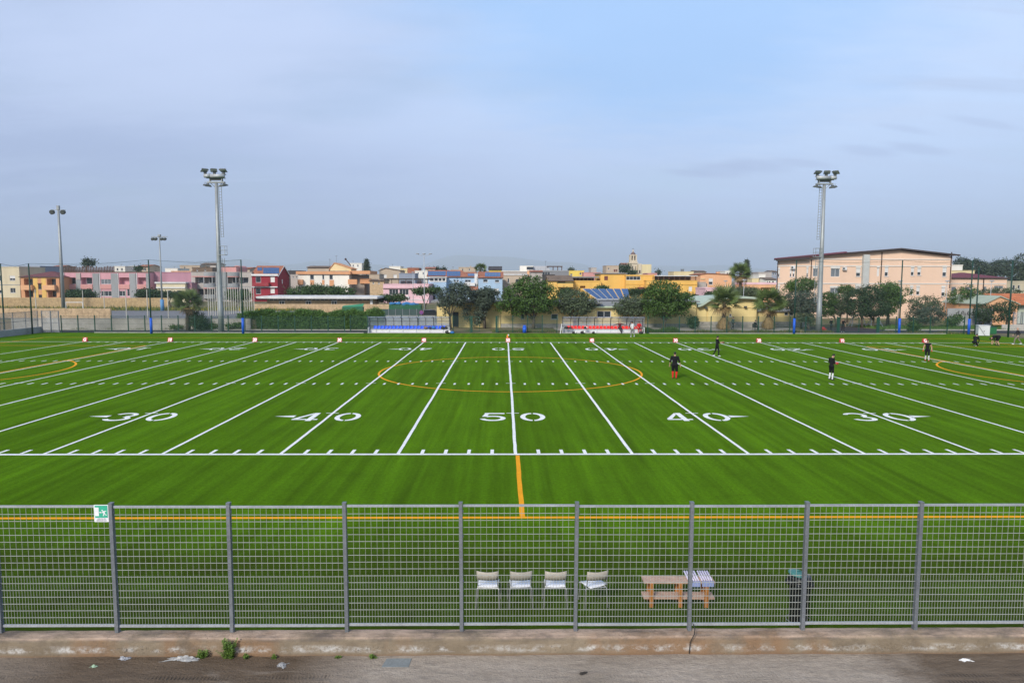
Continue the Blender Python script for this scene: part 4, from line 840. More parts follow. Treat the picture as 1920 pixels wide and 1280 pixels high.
# dark estate car parked behind the screen
x0, x1, z0, z1 = wrect(3, 1178, 712, 1308, 778, 90); cw = max(3.6, (x1-x0)*1.6); p = Vector(((x0+x1)/2, 90, .25))
t = thing('parked_car', 'dark grey estate car parked behind the blue dugout beside the yellow clubhouse', 'car', p, .5, local=True)
CP, CGL = M('car_paint', (.035, .04, .045), rough=.25, var=.1, spec=.6), glassy('car_glass')
prof = [(-2.1, .35), (-2.12, .85), (-2.0, 1.0), (-1.75, 1.48), (.35, 1.52), (1.05, 1.02), (1.95, .88), (2.08, .6), (2.05, .35)]
MB().prism([(x, -.85, z) for x, z in prof], (0, 1.7, 0)).build('body', CP, t)
for y, q in ((-.858, -1), (.856, 1)):
    for pts in ([(-1.55, 1.05), (-1.5, 1.40), (-.55, 1.43), (-.55, 1.05)], [(-.45, 1.05), (-.45, 1.43), (.30, 1.42), (.80, 1.05)]): MB().poly([(x, y, z) for x, z in pts][::q]).build('side_window', CGL, t)
    for x in (-1.3, 1.25):
        wh = MB().tube([(x, y-.1, .33), (x, y+.1, .33)], .33, 16).build('wheel', FLD, t); MB().tube([(x, y-.105, .33), (x, y+.105, .33)], .19, 10).build('rim', ALU, wh)
MB().poly([(-2.055, -.7, 1.03), (-2.055, .7, 1.03), (-1.80, .65, 1.42), (-1.80, -.65, 1.42)][::-1]).build('rear_window', CGL, t)
for y in (-.72, .72): MB().box(-2.14, -2.09, y-.1, y+.1, .72, .95).build('tail_light', MKR, t); MB().box(2.03, 2.09, y-.12, y+.12, .62, .78).build('headlight', ALU, t)
# thin white fence poles of the small pitch on the raised ground, left of centre
WP = M('pole_white', (.52, .50, .44), rough=.6, var=.15); sf = thing('cage_fence', 'tall cage of thin off-white poles behind the left floodlight', 'fence', (-36, 84, 1.4))
r = random.Random(2); tops = []
for i in range(21):
    zx = 545+ i*(1060-545)/20; Y = 76+ (0 if i < 5 else (i-5)*.9); p = A(*zp(2, zx, 700), Y); zt = A(*zp(2, zx, 478-10*(i > 3)), Y).z; MB().tube([(p.x, Y, gz(p.x, Y)-.1), (p.x, Y, zt)], .055, 5).build('pole', WP, sf); tops.append((p.x, Y, zt))
MB().tube([tops[0], tops[5], tops[-1]], .03, 4).build('top_rail', WP, sf)
cf = thing('cage_fence', 'sparse tall white poles round the ball court at the left', 'fence', (-50, 80, 1.4))
for (zx, zt, Y) in ((307, 835, 70), (712, 840, 93), (893, 840, 93), (1080, 835, 68.6), (1262, 835, 70), (1440, 840, 69)): p = A(*zp(1, zx, 950), Y); MB().tube([(p.x, Y, 1.3), (p.x, Y, A(*zp(1, zx, zt), Y).z)], .06, 5).build('pole', WP, cf)
x0, x1, z0, z1 = wrect(1, 565, 945, 708, 992, 94); gl = thing('goal', 'white five-a-side goal at the back of the ball court', 'goal', ((x0+x1)/2, 94, 1.4))
for x in (x0, x1): MB().tube([(x, 94, 1.35), (x, 94, z1)], .06, 6).build('upright', KWH, gl)
MB().tube([(x0, 94, z1), (x1, 94, z1)], .06, 6).build('crossbar', KWH, gl)
# ================================================================== TOWN
FRW = M('frame_white', (.66, .66, .66), rough=.5, var=.06); FRB = M('frame_brown', (.10, .05, .03), rough=.6, var=.1); PANE = glassy('window_glass', (.035, .042, .05)); PANEL = glassy('window_glass_pale', (.16, .18, .20)); SHUT = M('shutter_white', (.66, .65, .63), rough=.6, var=.06); SHB = M('shutter_brown', (.16, .05, .04), rough=.7)
GUT = M('gutter_brown', (.06, .04, .035), rough=.6); TERRA = tile_roof('roof_terracotta', (.34, .13, .075)); MAROON = tile_roof('roof_maroon', (.15, .045, .05)); DARKR = M('roof_dark', (.055, .05, .05), rough=.8, var=.2); GREYR = M('roof_grey', (.23, .235, .24), rough=.8, var=.2, scale=.6, dirt=.3); BROWNR = tile_roof('roof_brown', (.17, .12, .085)); WHR = M('roof_white', (.62, .62, .62), rough=.7, var=.15, dirt=.3)
PVM = M('solar_blue', (.035, .085, .21), rough=.18, var=.2, scale=3, spec=.6); PVF = M('solar_frame', (.45, .47, .5), rough=.4)
def wr(k, x0, y0, x1, y1, Y): return wrect(k, x0, y0, x1, y1, Y)
def facade(mb, X0, X1, Z0, Z1, Y, holes, mi=1):
    xs_ = sorted({X0, X1, *[h[0] for h in holes], *[h[1] for h in holes]}); zs_ = sorted({Z0, Z1, *[h[2] for h in holes], *[h[3] for h in holes]})
    xs_ = [x for x in xs_ if X0 <= x <= X1]; zs_ = [z for z in zs_ if Z0 <= z <= Z1]
    for a, b in zip(xs_, xs_[1:]):
        for c, d in zip(zs_, zs_[1:]):
            mx, mz = (a+b)/2, (c+d)/2
            if any(h[0] < mx < h[1] and h[2] < mz < h[3] for h in holes): continue
            mb.quad((a, Y, c), (b, Y, c), (b, Y, d), (a, Y, d))
    for a, b, c, d, dp in holes:
        a, b, c, d = max(a, X0), min(b, X1), max(c, Z0), min(d, Z1); y1 = Y+dp
        mb.quad((a, Y, c), (a, Y, d), (a, y1, d), (a, y1, c)); mb.quad((b, Y, d), (b, Y, c), (b, y1, c), (b, y1, d))
        mb.quad((a, Y, d), (b, Y, d), (b, y1, d), (a, y1, d)); mb.quad((b, Y, c), (a, Y, c), (a, y1, c), (b, y1, c)); mb.quad((a, y1, c), (b, y1, c), (b, y1, d), (a, y1, d))
def window(t, a, b, c, d, Y, typ, fr):
    """a framed window set inside its recess; Y is the back of the recess"""
    if b-a < .25: return
    e = .07; mb = MB(); y0, y1 = Y-.08, Y-.02
    if typ == 's':
        o = MB().box(a+.01, b-.01, Y-.06, Y-.01, c+.01, d-.01).build('shutter', SHUT, t)
        return
    if typ == 'b':
        MB().box(a+.01, b-.01, Y-.06, Y-.01, c+.01, d-.01).build('shutter', SHB, t); return
    mb.box(a, b, y0, y1, c, c+e).box(a, b, y0, y1, d-e, d).box(a, a+e, y0, y1, c+e, d-e).box(b-e, b, y0, y1, c+e, d-e)
    nm = max(1, round((b-a)/.85)) if typ != 'd' else 1
    for i in range(1, nm): x = a+(b-a)*i/nm; mb.box(x-.03, x+.03, y0, y1, c+e, d-e)
    o = mb.build('window' if typ != 'd' else 'door', fr, t)
    MB().quad((a+e, Y-.04, c+e), (b-e, Y-.04, c+e), (b-e, Y-.04, d-e), (a+e, Y-.04, d-e)).build('pane', PANEL if typ == 'p' else PANE, o)
    if typ == 'h': MB().box(a+.02, b-.02, Y-.12, Y-.085, d-(d-c)*.55, d-.01).build('roller_shutter', SHUT, o)
    if typ in 'wh': MB().box(a-.08, b+.08, Y-.26, Y-.09, c-.06, c-.004).build('sill', FRW, o)
def building(name, label, k, x0, y0, x1, y1, Y, depth, wall, wins=(), roof=('flat', None, .15), fr=None, cat='house', group=None, zb=None, xbl=0.):
    X0, X1, Z0, Z1 = wr(k, x0, y0, x1, y1, Y); 
    zb = gz((X0+X1)/2, Y)-.25 if zb is None else zb; fr = fr or FRW
    t = thing(name, label, cat, ((X0+X1)/2, Y, zb+.25), group=group)
    holes = []; ww = []
    for w_ in wins:
        a, b, c, d = wr(k, *w_[:4], Y); dp = {'l': 1.3, 'L': 1.3, 'o': 2.2}.get(w_[4], .16); a, b, c, d = max(a, X0+.05), min(b, X1-.05), max(c, zb+.1), min(d, Z1-.05)
        if b <= a or d <= c: continue
        holes.append((a, b, c, d, dp)); ww.append((a, b, c, d, dp, w_[4]))
    mb = MB(); facade(mb, X0, X1, zb, Z1, Y, holes); Y1 = Y+depth
    mb.quad((X1, Y, zb), (X1, Y1, zb), (X1, Y1, Z1), (X1, Y, Z1)); B0 = X0+xbl; mb.quad((B0, Y1, zb), (X0, Y, zb), (X0, Y, Z1), (B0, Y1, Z1)); mb.quad((X1, Y1, zb), (B0, Y1, zb), (B0, Y1, Z1), (X1, Y1, Z1))
    rt = roof[0]
    if rt == 'flat': mb.quad((X0, Y, Z1), (X1, Y, Z1), (X1, Y1, Z1), (X0, Y1, Z1))
    zr = None
    if rt in ('gx', 'hip'): zr = max(Z1+.3, A(*zp(k, (x0+x1)/2, roof[1]), Y+depth/2).z)
    if rt == 'gx':
        for x in (X0, X1): mb.poly([(x, Y, Z1), (x, Y1, Z1), (x, Y+depth/2, zr)])
    if rt == 'gy':
        rx = A(*zp(k, roof[1][0], roof[1][1]), Y); zr = rx.z
        for y in (Y, Y1): mb.poly([(X0, y, Z1), (X1, y, Z1), (rx.x, y, zr)])
    mb.build('wall', wall, t)
    for a, b, c, d, dp, ty in ww:
        if ty == 'l':
            wm = min(1.5, (b-a)*.6); window(t, a+(b-a-wm)*.5, a+(b-a+wm)*.5, c+.02, min(d-.05, c+2.2), Y+dp-.01, 'd', fr)
        elif ty in ('L', 'o'): pass
        else: window(t, a, b, c, d, Y+dp-.005, ty, fr)
    ov = .25
    if rt == 'flat':
        cm = roof[1] or wall; h = roof[2]; q = MB()
        q.box(X0-.08, X1+.08, Y-.08, Y+.22, Z1+.003, Z1+h).box(X0-.08, X1+.08, Y1-.2, Y1+.08, Z1+.003, Z1+h).box(X0-.08, X0+.2, Y+.222, Y1-.202, Z1+.003, Z1+h).box(X1-.2, X1+.08, Y+.222, Y1-.202, Z1+.003, Z1+h); q.build('parapet', cm, t)
    elif rt == 'slab': MB().box(X0-roof[3], X1+roof[3], Y-roof[3], Y1+roof[3], Z1+.003, Z1+roof[2]).build('roof', roof[1], t)
    elif rt == 'gx':
        m_ = roof[2]; s_ = (zr-Z1)/(depth/2); th = .14
        for sg_, ye in ((1, Y), (-1, Y1)):
            yo = ye-sg_*ov; zo = Z1-s_*ov; ym = Y+depth/2
            P = [(X0-ov, yo, zo+.02), (X1+ov, yo, zo+.02), (X1+ov, ym, zr+.02), (X0-ov, ym, zr+.02)]; MB().prism(P, (0, 0, th)).build('roof', m_, t)
            MB().tube([(X0-ov, yo-sg_*.05, zo+.05), (X1+ov, yo-sg_*.05, zo+.05)], .07, 6).build('gutter', FRW if len(roof) > 3 else GUT, t)
    elif rt == 'gy':
        m_ = roof[2]; th = .14
        for xe, sx in ((X0, -1), (X1, 1)):
            s_ = (zr-Z1)/abs(rx.x-xe); P = [(xe+sx*ov, Y-ov, Z1-s_*ov+.02), (rx.x, Y-ov, zr+.02), (rx.x, Y1+ov, zr+.02), (xe+sx*ov, Y1+ov, Z1-s_*ov+.02)]; MB().prism(P, (0, 0, th)).build('roof', m_, t)
    elif rt == 'hip':
        m_ = roof[2]; q = MB(); a = (X0-ov, Y-ov, Z1+.02); b = (X1+ov, Y-ov, Z1+.02); c = (X1+ov, Y1+ov, Z1+.02); d = (X0-ov, Y1+ov, Z1+.02); ins = min(depth/2, (X1-X0)/2.2); e = (X0+ins, Y+depth/2, zr); f = (X1-ins, Y+depth/2, zr)
        q.poly([a, b, f, e]).poly([b, c, f]).poly([c, d, e, f]).poly([d, a, e]).poly([d, c, b, a]); q.build('roof', m_, t)
        MB().box(X0-ov-.04, X1+ov+.04, Y-ov-.06, Y-ov-.005, Z1-.10, Z1+.06).build('gutter', GUT, t)
    BINFO[t.name] = (X0, X1, zb, Z1, Y, depth, k, zr); return t
BINFO = {}
def add(t, nm, mat, *a, yo=0., dp=.2, k=None, base=None):
    """a box part on the facade plane of a building, from crop coordinates: x0,y0,x1,y1"""
    i = BINFO[t.name]; kk = i[6] if k is None else k; Y = i[4]; X0, X1, Z0, Z1 = wr(kk, *a, Y); return MB().box(X0, X1, Y-yo-dp, Y-yo-.003, Z0, Z1).build(nm, mat, t)
def solar(t, mat_y, k, x0, y0, x1, y1, n, rows=1, slope=.42):
    """solar panels lying on the front slope of a gx roof"""
    X0, X1, zb, Z1, Y, dep, kk, zr = BINFO[t.name]; ys_ = []
    s_ = (zr-Z1)/(dep/2)
    def on(px, py):
        d = ray(*zp(k, px, py)); # intersect the slope plane z = Z1+.18+(y-Y)*s_
        q = (Z1+.20+(CAM.y-Y)*s_-CAM.z)/(d.z-d.y*s_); return CAM+d*q
    for r in range(rows):
        for i in range(n):
            ya, yb = y0+(y1-y0)*r/rows, y0+(y1-y0)*(r+1)/rows; xa, xb = x0+(x1-x0)*i/n, x0+(x1-x0)*(i+1)/n
            P = [on(xa+.6, yb-.6), on(xb-.6, yb-.6), on(xb-.6, ya+.6), on(xa+.6, ya+.6)]
            if max(abs(p.y-Y) for p in P) > dep*1.2: continue
            o = MB().prism(P, (0, 0, .05)).build('solar_panel', PVM, t)
def chimney(t, k, x, y0, y1, mat, dy=2.0, wd=.45):
    Y = BINFO[t.name][4]+dy; p = A(*zp(k, x, y0), Y); q = A(*zp(k, x, y1), Y); MB().box(p.x-wd/2, p.x+wd/2, Y-wd/2, Y+wd/2, q.z-1.2, p.z).box(p.x-wd/2-.06, p.x+wd/2+.06, Y-wd/2-.06, Y+wd/2+.06, p.z+.003, p.z+.1).build('chimney', mat, t)
def antenna(t, k, x, y0, y1, dy=2.0):
    Y = BINFO[t.name][4]+dy; p = A(*zp(k, x, y0), Y); q = A(*zp(k, x, y1), Y); mb = MB().tube([(p.x, Y, min(q.z, BINFO[t.name][3])-.3), (p.x, Y, p.z)], .03, 4)
    for i in range(4): mb.box(p.x-.5+.08*i, p.x+.5-.08*i, Y-.012, Y+.012, p.z-.1-.12*i, p.z-.08-.12*i)
    mb.build('antenna', GALVP, t)

CREAM = plaster('wall_cream', (.62, .54, .38)); ORG_ = plaster('wall_orange', (.62, .32, .17)); YEL = plaster('wall_yellow', (.70, .45, .14)); PINK = plaster('wall_pink', (.60, .32, .36)); LPINK = plaster('wall_pale_pink', (.72, .48, .52)); GREYW = plaster('wall_grey', (.30, .31, .32)); MAUVE = plaster('wall_mauve', (.40, .21, .26)); WHITEW = plaster('wall_white', (.76, .73, .66)); REDW = plaster('wall_red', (.27, .035, .05)); TERW = plaster('wall_rose', (.58, .29, .27)); BEIGEW = plaster('wall_beige', (.47, .38, .29)); GREYB = plaster('wall_greybeige', (.42, .38, .35)); BLUEW = plaster('wall_blue', (.36, .49, .64)); YELL = plaster('wall_sun_yellow', (.74, .45, .12)); LYEL = plaster('wall_lemon', (.72, .55, .12)); PEACH = plaster('wall_peach', (.72, .40, .22)); PALEY = plaster('wall_pale_yellow', (.66, .56, .33)); CLUB = plaster('wall_club_yellow', (.70, .56, .26), dirt=.1); SCH = plaster('wall_school', (.76, .54, .40), dirt=.06, var=.06); GRW2 = plaster('wall_darkgrey', (.22, .225, .24))
R_ = random.Random(11)
# ---- left group
b = building('cream_house', 'flat-roofed cream house at the far left edge', 1, -150, 645, 170, 910, 150, 10, CREAM, [(-10, 715, 14, 762, 'w'), (83, 717, 130, 758, 'h'), (88, 822, 133, 863, 'w'), (-10, 840, 16, 868, 'w')]); add(b, 'string_course', GREYW, -150, 792, 170, 797, dp=.06)
building('grey_block', 'blue-grey box rising behind the cream house at the far left', 1, 165, 638, 345, 760, 158, 8, plaster('wall_bluegrey', (.28, .31, .38)))
b = building('orange_house', 'orange and yellow house with maroon tiled roof beside the pink terrace', 1, 180, 728, 510, 910, 146, 10, ORG_, [(205, 742, 282, 800, 'l'), (402, 742, 480, 800, 'l'), (215, 848, 285, 902, 'l'), (412, 848, 485, 902, 'l'), (328, 787, 357, 833, 'w'), (332, 879, 362, 905, 'w')], ('hip', 680, MAROON), FRB)
add(b, 'yellow_panel', YEL, 287, 735, 327, 905, dp=.05); add(b, 'yellow_panel', YEL, 358, 735, 397, 905, dp=.05); add(b, 'lintel', SHB, 322, 780, 362, 786, dp=.12)
for x0, x1 in ((200, 292), (386, 488)): add(b, 'balcony', PEACH, x0, 797, x1, 838, dp=1.0)
wn = []
for x0, x1, ty in ((560, 650, 'l'), (697, 790, 'l'), (865, 952, 'p'), (1022, 1108, 'L'), (1182, 1252, 'L')): wn.append((x0, 732 if ty in 'lL' else 747, x1, 790, ty))
for x0, x1, y0_, ty in ((565, 655, 832, 'w'), (700, 790, 832, 'w'), (868, 957, 848, 'w'), (1022, 1076, 847, 'w'), (1090, 1112, 832, 'd'), (1183, 1255, 834, 'w')): wn.append((x0, y0_, x1, 892, ty))
b = building('pink_terrace', 'long two-storey pink apartment terrace with grey vertical panels', 1, 528, 690, 1288, 915, 150, 11, PINK, wn, ('flat', FRB, .22))
for x0, x1 in ((530, 550), (800, 851), (958, 1012), (1115, 1168), (1257, 1286)): add(b, 'grey_panel', GREYW, x0, 697, x1, 905, dp=.22)
add(b, 'grey_panel', GREYW, 657, 752, 691, 905, dp=.22); add(b, 'pale_panel', GREYB, 655, 695, 692, 750, dp=.22)
for x0, x1 in ((556, 654), (693, 795), (860, 956), (1018, 1112), (1178, 1255)):
    add(b, 'white_trim', FRW, x0-5, 693, x0, 905, dp=.14); add(b, 'balcony_front', TERW, x0, 792, x1, 830, dp=.18)
pg = thing('roof_pergola', 'row of dark brown roof garden posts above the pink terrace', 'pergola', (-80, 158, 8)); 
X0, X1, z0, z1 = wr(1, 530, 637, 975, 700, 158)
for i in range(34): x = X0+(X1-X0)*i/33; MB().box(x-.09, x+.09, 158, 158.2, z0-2, z1+R_.uniform(-.3, .2)).build('post', FRB, pg)
MB().box(X0, X1, 158.21, 158.3, z1-1.2, z1-.95).build('rail', FRB, pg); MB().box(X0, X1, 158.21, 158.3, z0-2, z0+.1).build('board', FRB, pg)
building('mauve_house', 'mauve flat house wall just right of the pink terrace', 1, 1290, 690, 1650, 900, 152, 9, MAUVE, [])
b = building('cream_annex', 'low cream annex with a white band before the mauve house', 2, -40, 428, 287, 590, 146, 7, CREAM, [(90, 505, 130, 545, 'w'), (188, 505, 243, 545, 'w')], ('slab', WHR, .35, .25)); add(b, 'band', FRW, -40, 468, 287, 482, dp=.25)
building('mauve_annex', 'narrow mauve house between the cream annex and the curved grey block', 2, 286, 428, 360, 590, 147, 6, MAUVE, [])
b = building('curved_balcony_block', 'grey and pink apartment block with rounded grey balconies behind the left floodlight', 2, 355, 303, 1036, 620, 150, 11, GREYB, [(396, 357, 490, 428, 'l'), (500, 357, 628, 428, 'l'), (765, 357, 890, 428, 'l'), (900, 360, 995, 428, 'l'), (400, 488, 490, 560, 'l'), (505, 488, 628, 560, 'l'), (765, 488, 890, 560, 'l'), (905, 488, 995, 560, 'l')], ('flat', None, .1))
add(b, 'pink_band', TERW, 358, 345, 490, 355, dp=.10); add(b, 'grey_pillar', GREYW, 634, 300, 752, 600, dp=.35)
for cx, hw in ((561, 68), (826, 66)):
    for ya, yb, m_ in ((303, 345, GREYW), (428, 474, GREYW), (552, 598, GREYW), (346, 356, TERW), (475, 486, TERW)):
        X0, X1, z0, z1 = wr(2, cx-hw, ya, cx+hw, yb, 150); P = []; c0 = (X0+X1)/2; rr = (X1-X0)/2
        for i in range(13): a = math.pi*i/12; P.append((c0-rr*math.cos(a), 149.99-rr*.75*math.sin(a), z0))
        MB().prism(P, (0, 0, z1-z0)).build('curved_balcony' if ya != 346 else 'balcony_rim', m_, b)
    for dx_ in (-55, 40): add(b, 'column', GREYW, cx+dx_, 357, cx+dx_+8, 427, yo=.8, dp=.2)
b = building('rose_attic', 'rose pink attic storey with arched end behind the curved balcony block', 2, 640, 243, 858, 320, 158, 7, TERW, [], ('flat', DARKR, .12))
X0, X1, z0, z1 = wr(2, 820, 228, 905, 320, 160); P = [(X0, 160, z0)]+[((X0+X1)/2-(X1-X0)/2*math.cos(math.pi*i/10), 160, z1-(X1-X0)*.35*(1-math.sin(math.pi*i/10))) for i in range(11)]+[(X1, 160, z0)]; MB().prism(P, (0, 5, 0)).build('arched_gable', TERW, b)
b = building('red_house', 'dark red two-storey house with white trim and solar panels on its roof', 2, 1036, 338, 1325, 600, 150, 9.5, REDW, [(1076, 352, 1135, 418, 'd'), (1241, 352, 1291, 415, 's'), (1076, 480, 1135, 548, 'd'), (1241, 478, 1291, 540, 's')], ('gx', 236, TERRA, 1))
add(b, 'white_band', FRW, 1036, 461, 1325, 473, dp=.5); add(b, 'white_band', FRW, 1030, 322, 1330, 340, dp=.35)
for y in (418, 548): add(b, 'balcony', M('balcony_red', (.30, .04, .05)), 1062, y+2, 1235, y+40, dp=1.0)
solar(b, 0, 2, 1160, 252, 1340, 318, 4, 2); solar(b, 0, 2, 1095, 250, 1150, 285, 2, 1)
X0, X1, zb_, Z1_, Y_, dep_, kk_, zr_ = BINFO[b.name]
for y_, a_, b2 in ((Y_, Y_-.25, Y_+dep_/2),): MB().prism([(X1+.26, Y_-.3, Z1_-.35), (X1+.26, Y_+dep_/2, zr_-.08), (X1+.26, Y_+dep_/2, zr_+.2), (X1+.26, Y_-.3, Z1_-.05)], (.06, 0, 0)).prism([(X1+.26, Y_+dep_+.3, Z1_-.35), (X1+.26, Y_+dep_+.3, Z1_-.05), (X1+.26, Y_+dep_/2, zr_+.2), (X1+.26, Y_+dep_/2, zr_-.08)], (.06, 0, 0)).build('barge_board', FRW, b)
MB().box(X1+.003, X1+.05, Y_+3.3, Y_+3.9, 5.6, 6.7).build('side_window', FRW, b)
b = building('white_orange_block', 'white apartment block with orange bands and a gabled attic, left of centre', 2, 1558, 325, 2130, 640, 160, 11, WHITEW, [(1688, 330, 1732, 385, 'w'), (1825, 330, 1848, 385, 'w'), (1905, 330, 1945, 385, 'w'), (1905-2+0, 440, 1945, 500, 'w')], ('slab', ORG_, .75, .45))
add(b, 'orange_panel', ORG_, 1690, 388, 1734, 442, dp=.06); add(b, 'orange_panel', ORG_, 1824, 388, 1850, 442, dp=.06); add(b, 'orange_panel', ORG_, 1907, 388, 1957, 455, dp=.06); add(b, 'orange_panel', ORG_, 1824, 330, 1850, 329.9, dp=.06) if 0 else None
add(b, 'corner_balcony', ORG_, 1560, 385, 1615, 440, dp=1.0); add(b, 'corner_balcony', ORG_, 2126, 382, 2225, 438, dp=1.2); add(b, 'corner_balcony', ORG_, 2228, 372, 2355, 430, dp=.5, yo=-3)
MB().box(*[*wr(2, 2132, 330, 2300, 640, 163)[:2]], 163, 170, .5, wr(2, 2132, 330, 2300, 640, 163)[3]).build('side_wing', plaster('wall_shadow_beige', (.35, .30, .26)), b)
MB().box(*[*wr(2, 2120, 285, 2360, 322, 160)[:2]], 160.5, 171, *wr(2, 2120, 285, 2360, 322, 160)[2:]).build('wing_roof', ORG_, b)
b = building('attic_house', 'cream gabled attic with orange roof edge on top of the white and orange block', 3, 112, 262, 350, 300, 164, 7, PALEY, [(130, 225, 156, 258, 'w')], ('gy', (160, 200), ORG_), zb=9.0); antenna(b, 3, 183, 110, 200); antenna(b, 3, 110, 150, 200)
P0, P1 = A(*zp(3, 288, 155), 166), A(*zp(3, 350, 232), 166); MB().tube([P0, P1], .13, 8).build('heater_pipe', GUT, b); MB().ell(P0, .30, 8, 6).build('heater_ball', GUT, b)
b = building('low_school_wing', 'long low building with a white flat roof and clerestory windows behind the block wall', 2, 1205, 597, 2370, 690, 112, 9, TUFA2, [(1230+i*95.5, 598, 1320+i*95.5, 621, 'W') for i in range(12)], ('slab', WHR, .42, 1.6), cat='building')
for x in (1340, 1640, 1930): add(b, 'door', FRW, x, 622, x+62, 668, dp=.06); add(b, 'door_glass', PANE, x+8, 630, x+26, 664, dp=.02, yo=.063); add(b, 'door_glass', PANE, x+34, 630, x+56, 664, dp=.02, yo=.063)
add(b, 'end_pillar', FRW, 2370, 600, 2395, 660, dp=.5)
# ---- centre group
b = building('brown_gable_house', 'beige-brown gabled house with white shutters on the skyline above the pink house', 3, 668, 285, 905, 440, 190, 10, BEIGEW, [(712, 328, 750, 366, 's'), (825, 328, 866, 366, 's')], ('gy', (735, 258), BROWNR)); chimney(b, 3, 690, 262, 280, BEIGEW)
b = building('pink_house', 'pale pink house with a dark roof-terrace canopy, left of the blue houses', 3, 712, 437, 1225, 720, 140, 10, LPINK, [(778, 492, 882, 556, 'W'), (893, 492, 998, 556, 'W'), (1085, 500, 1180, 560, 'w'), (1088, 655, 1135, 705, 'b'), (830, 640, 900, 700, 'w')], ('flat', None, .1))
add(b, 'cornice', M('cornice_mauve', (.40, .26, .28)), 708, 478, 1230, 487, dp=.3); add(b, 'string_course', FRW, 712, 606, 1225, 613, dp=.08)
add(b, 'air_conditioner', FRW, 970, 570, 1003, 595, dp=.4)
X0, X1, z0, z1 = wr(3, 718, 372, 1218, 436, 140); MB().box(X0, X1, 140.2, 147, z1-.35, z1).build('canopy_roof', DARKR, b)
for i in range(7): x = X0+.1+(X1-X0-.3)*i/6; MB().box(x-.07, x+.07, 140.3, 140.45, z0-.1, z1-.353).build('canopy_post', FRB, b)
for x in (905, 975, 1090): X0_, X1_, za, zb2 = wr(3, x, 398, x+62, 432, 143); MB().box(X0_, X1_, 143, 143.03, za, zb2).build('laundry', SHUT, b)
b = building('blue_house', 'light blue house with a glazed loggia, leftmost of the blue row', 3, 1222, 412, 1420, 700, 150, 9, BLUEW, [(1250, 560, 1300, 640, 'w')], ('flat', FRW, .05))
building('blue_sunroom', 'white glazed roof room on top of the leftmost blue house', 3, 1228, 362, 1418, 411, 150.3, 6, WHITEW, [(1236, 368, 1281, 410, 'W'), (1285, 368, 1328, 410, 'W'), (1332, 368, 1370, 410, 'W'), (1374, 368, 1412, 410, 'W')], ('slab', WHR, .2, .2), zb=A(*zp(3, 1300, 411), 150.3).z+.08)
b = building('blue_house', 'light blue house with a long roof of solar panels', 3, 1421, 355, 1590, 700, 153, 9, BLUEW, [(1505, 388, 1530, 412, 'w'), (1536, 388, 1562, 412, 'w')], ('gx', 288, TERRA)); solar(b, 0, 3, 1425, 292, 1580, 346, 5, 2)
b = building('solar_house', 'house with solar panelled roof rising behind the glazed roof room', 3, 1212, 348, 1420, 500, 158, 9, BLUEW, [], ('gx', 285, TERRA)); solar(b, 0, 3, 1215, 292, 1415, 340, 5, 2)
b = building('blue_house', 'light blue house with red tiled roof and a white balcony', 3, 1592, 357, 1745, 700, 150, 9, BLUEW, [(1630, 386, 1698, 416, 'w')], ('gx', 306, TERRA)); add(b, 'balcony', FRW, 1620, 420, 1745, 455, dp=1.1); solar(b, 0, 3, 1662, 318, 1738, 345, 2)
X0, X1, z0, z1 = wr(3, 1650, 458, 1780, 495, 149); MB().add([(X0, 147.4, z0), (X1, 147.4, z0), (X1, 149.9, z1), (X0, 149.9, z1), (X0, 147.4, z0-.12), (X1, 147.4, z0-.12), (X1, 149.9, z1-.12), (X0, 149.9, z1-.12)], [(0, 1, 2, 3), (7, 6, 5, 4), (0, 4, 5, 1), (1, 5, 6, 2), (3, 7, 4, 0)]).build('porch_roof', TERRA, b)
b = building('blue_house', 'light blue house with two small windows, rightmost of the blue row', 3, 1782, 365, 2052, 700, 149, 10, BLUEW, [(1835, 382, 1888, 415, 'w'), (1968, 388, 2018, 416, 'w'), (1842, 480, 1890, 520, 'w'), (1960, 485, 2012, 540, 's')], ('gx', 303, TERRA)); solar(b, 0, 3, 1855, 307, 2030, 350, 5); MB().tube([A(*zp(3, 1757, 350), 149), A(*zp(3, 1757, 520), 149)], .06, 5).build('drainpipe', FRW, b)
chimney(b, 3, 1757, 320, 380, FRW, 1, .8)
b = building('beige_house', 'grey-beige house with flat roof right of the blue row', 4, 252, 335, 535, 560, 160, 9, BEIGEW, [(310, 372, 330, 420, 'w'), (400, 380, 470, 420, 'W')], ('slab', WHR, .3, .2)); chimney(b, 4, 543, 288, 350, PEACH, 1, .6)
building('grey_terrace_house', 'grey terraced roofs stepping up behind the round tree', 4, 255, 300, 560, 400, 185, 10, GREYB, [], ('flat', None, .2))
b = building('modern_house', 'grey and white modern house with a dark roof pergola on the skyline', 4, 592, 292, 1000, 420, 190, 12, GRW2, [(700, 300, 790, 345, 'W')], ('flat', GREYW, .3))
X0, X1, z0, z1 = wr(4, 450, 230, 600, 295, 192); MB().box(X0, X1, 192, 199, z0-1.5, z1).build('upper_block', WHITEW, b); X0, X1, z0, z1 = wr(4, 600, 232, 760, 292, 193); MB().prism([(X0, 193, z0), (X1+1.2, 193, z0), (X1, 193, z1), (X0, 193, z1)], (0, 6, 0)).build('sloped_block', M('roof_palegrey', (.42, .43, .45), var=.15), b); add(b, 'upper_window', PANE, 528, 240, 602, 270, dp=.05, yo=-1.9)
X0, X1, z0, z1 = wr(4, 750, 232, 928, 290, 193); MB().box(X0, X1, 192.6, 197, z1-.25, z1).build('pergola_roof', FRB, b)
for x in (818, 870, 915): xx = wr(4, x, 240, x+9, 290, 192.7); MB().box(xx[0], xx[1], 192.7, 192.9, z0-.6, z1-.253).build('pergola_post', FRB, b)
antenna(b, 4, 738, 172, 225)
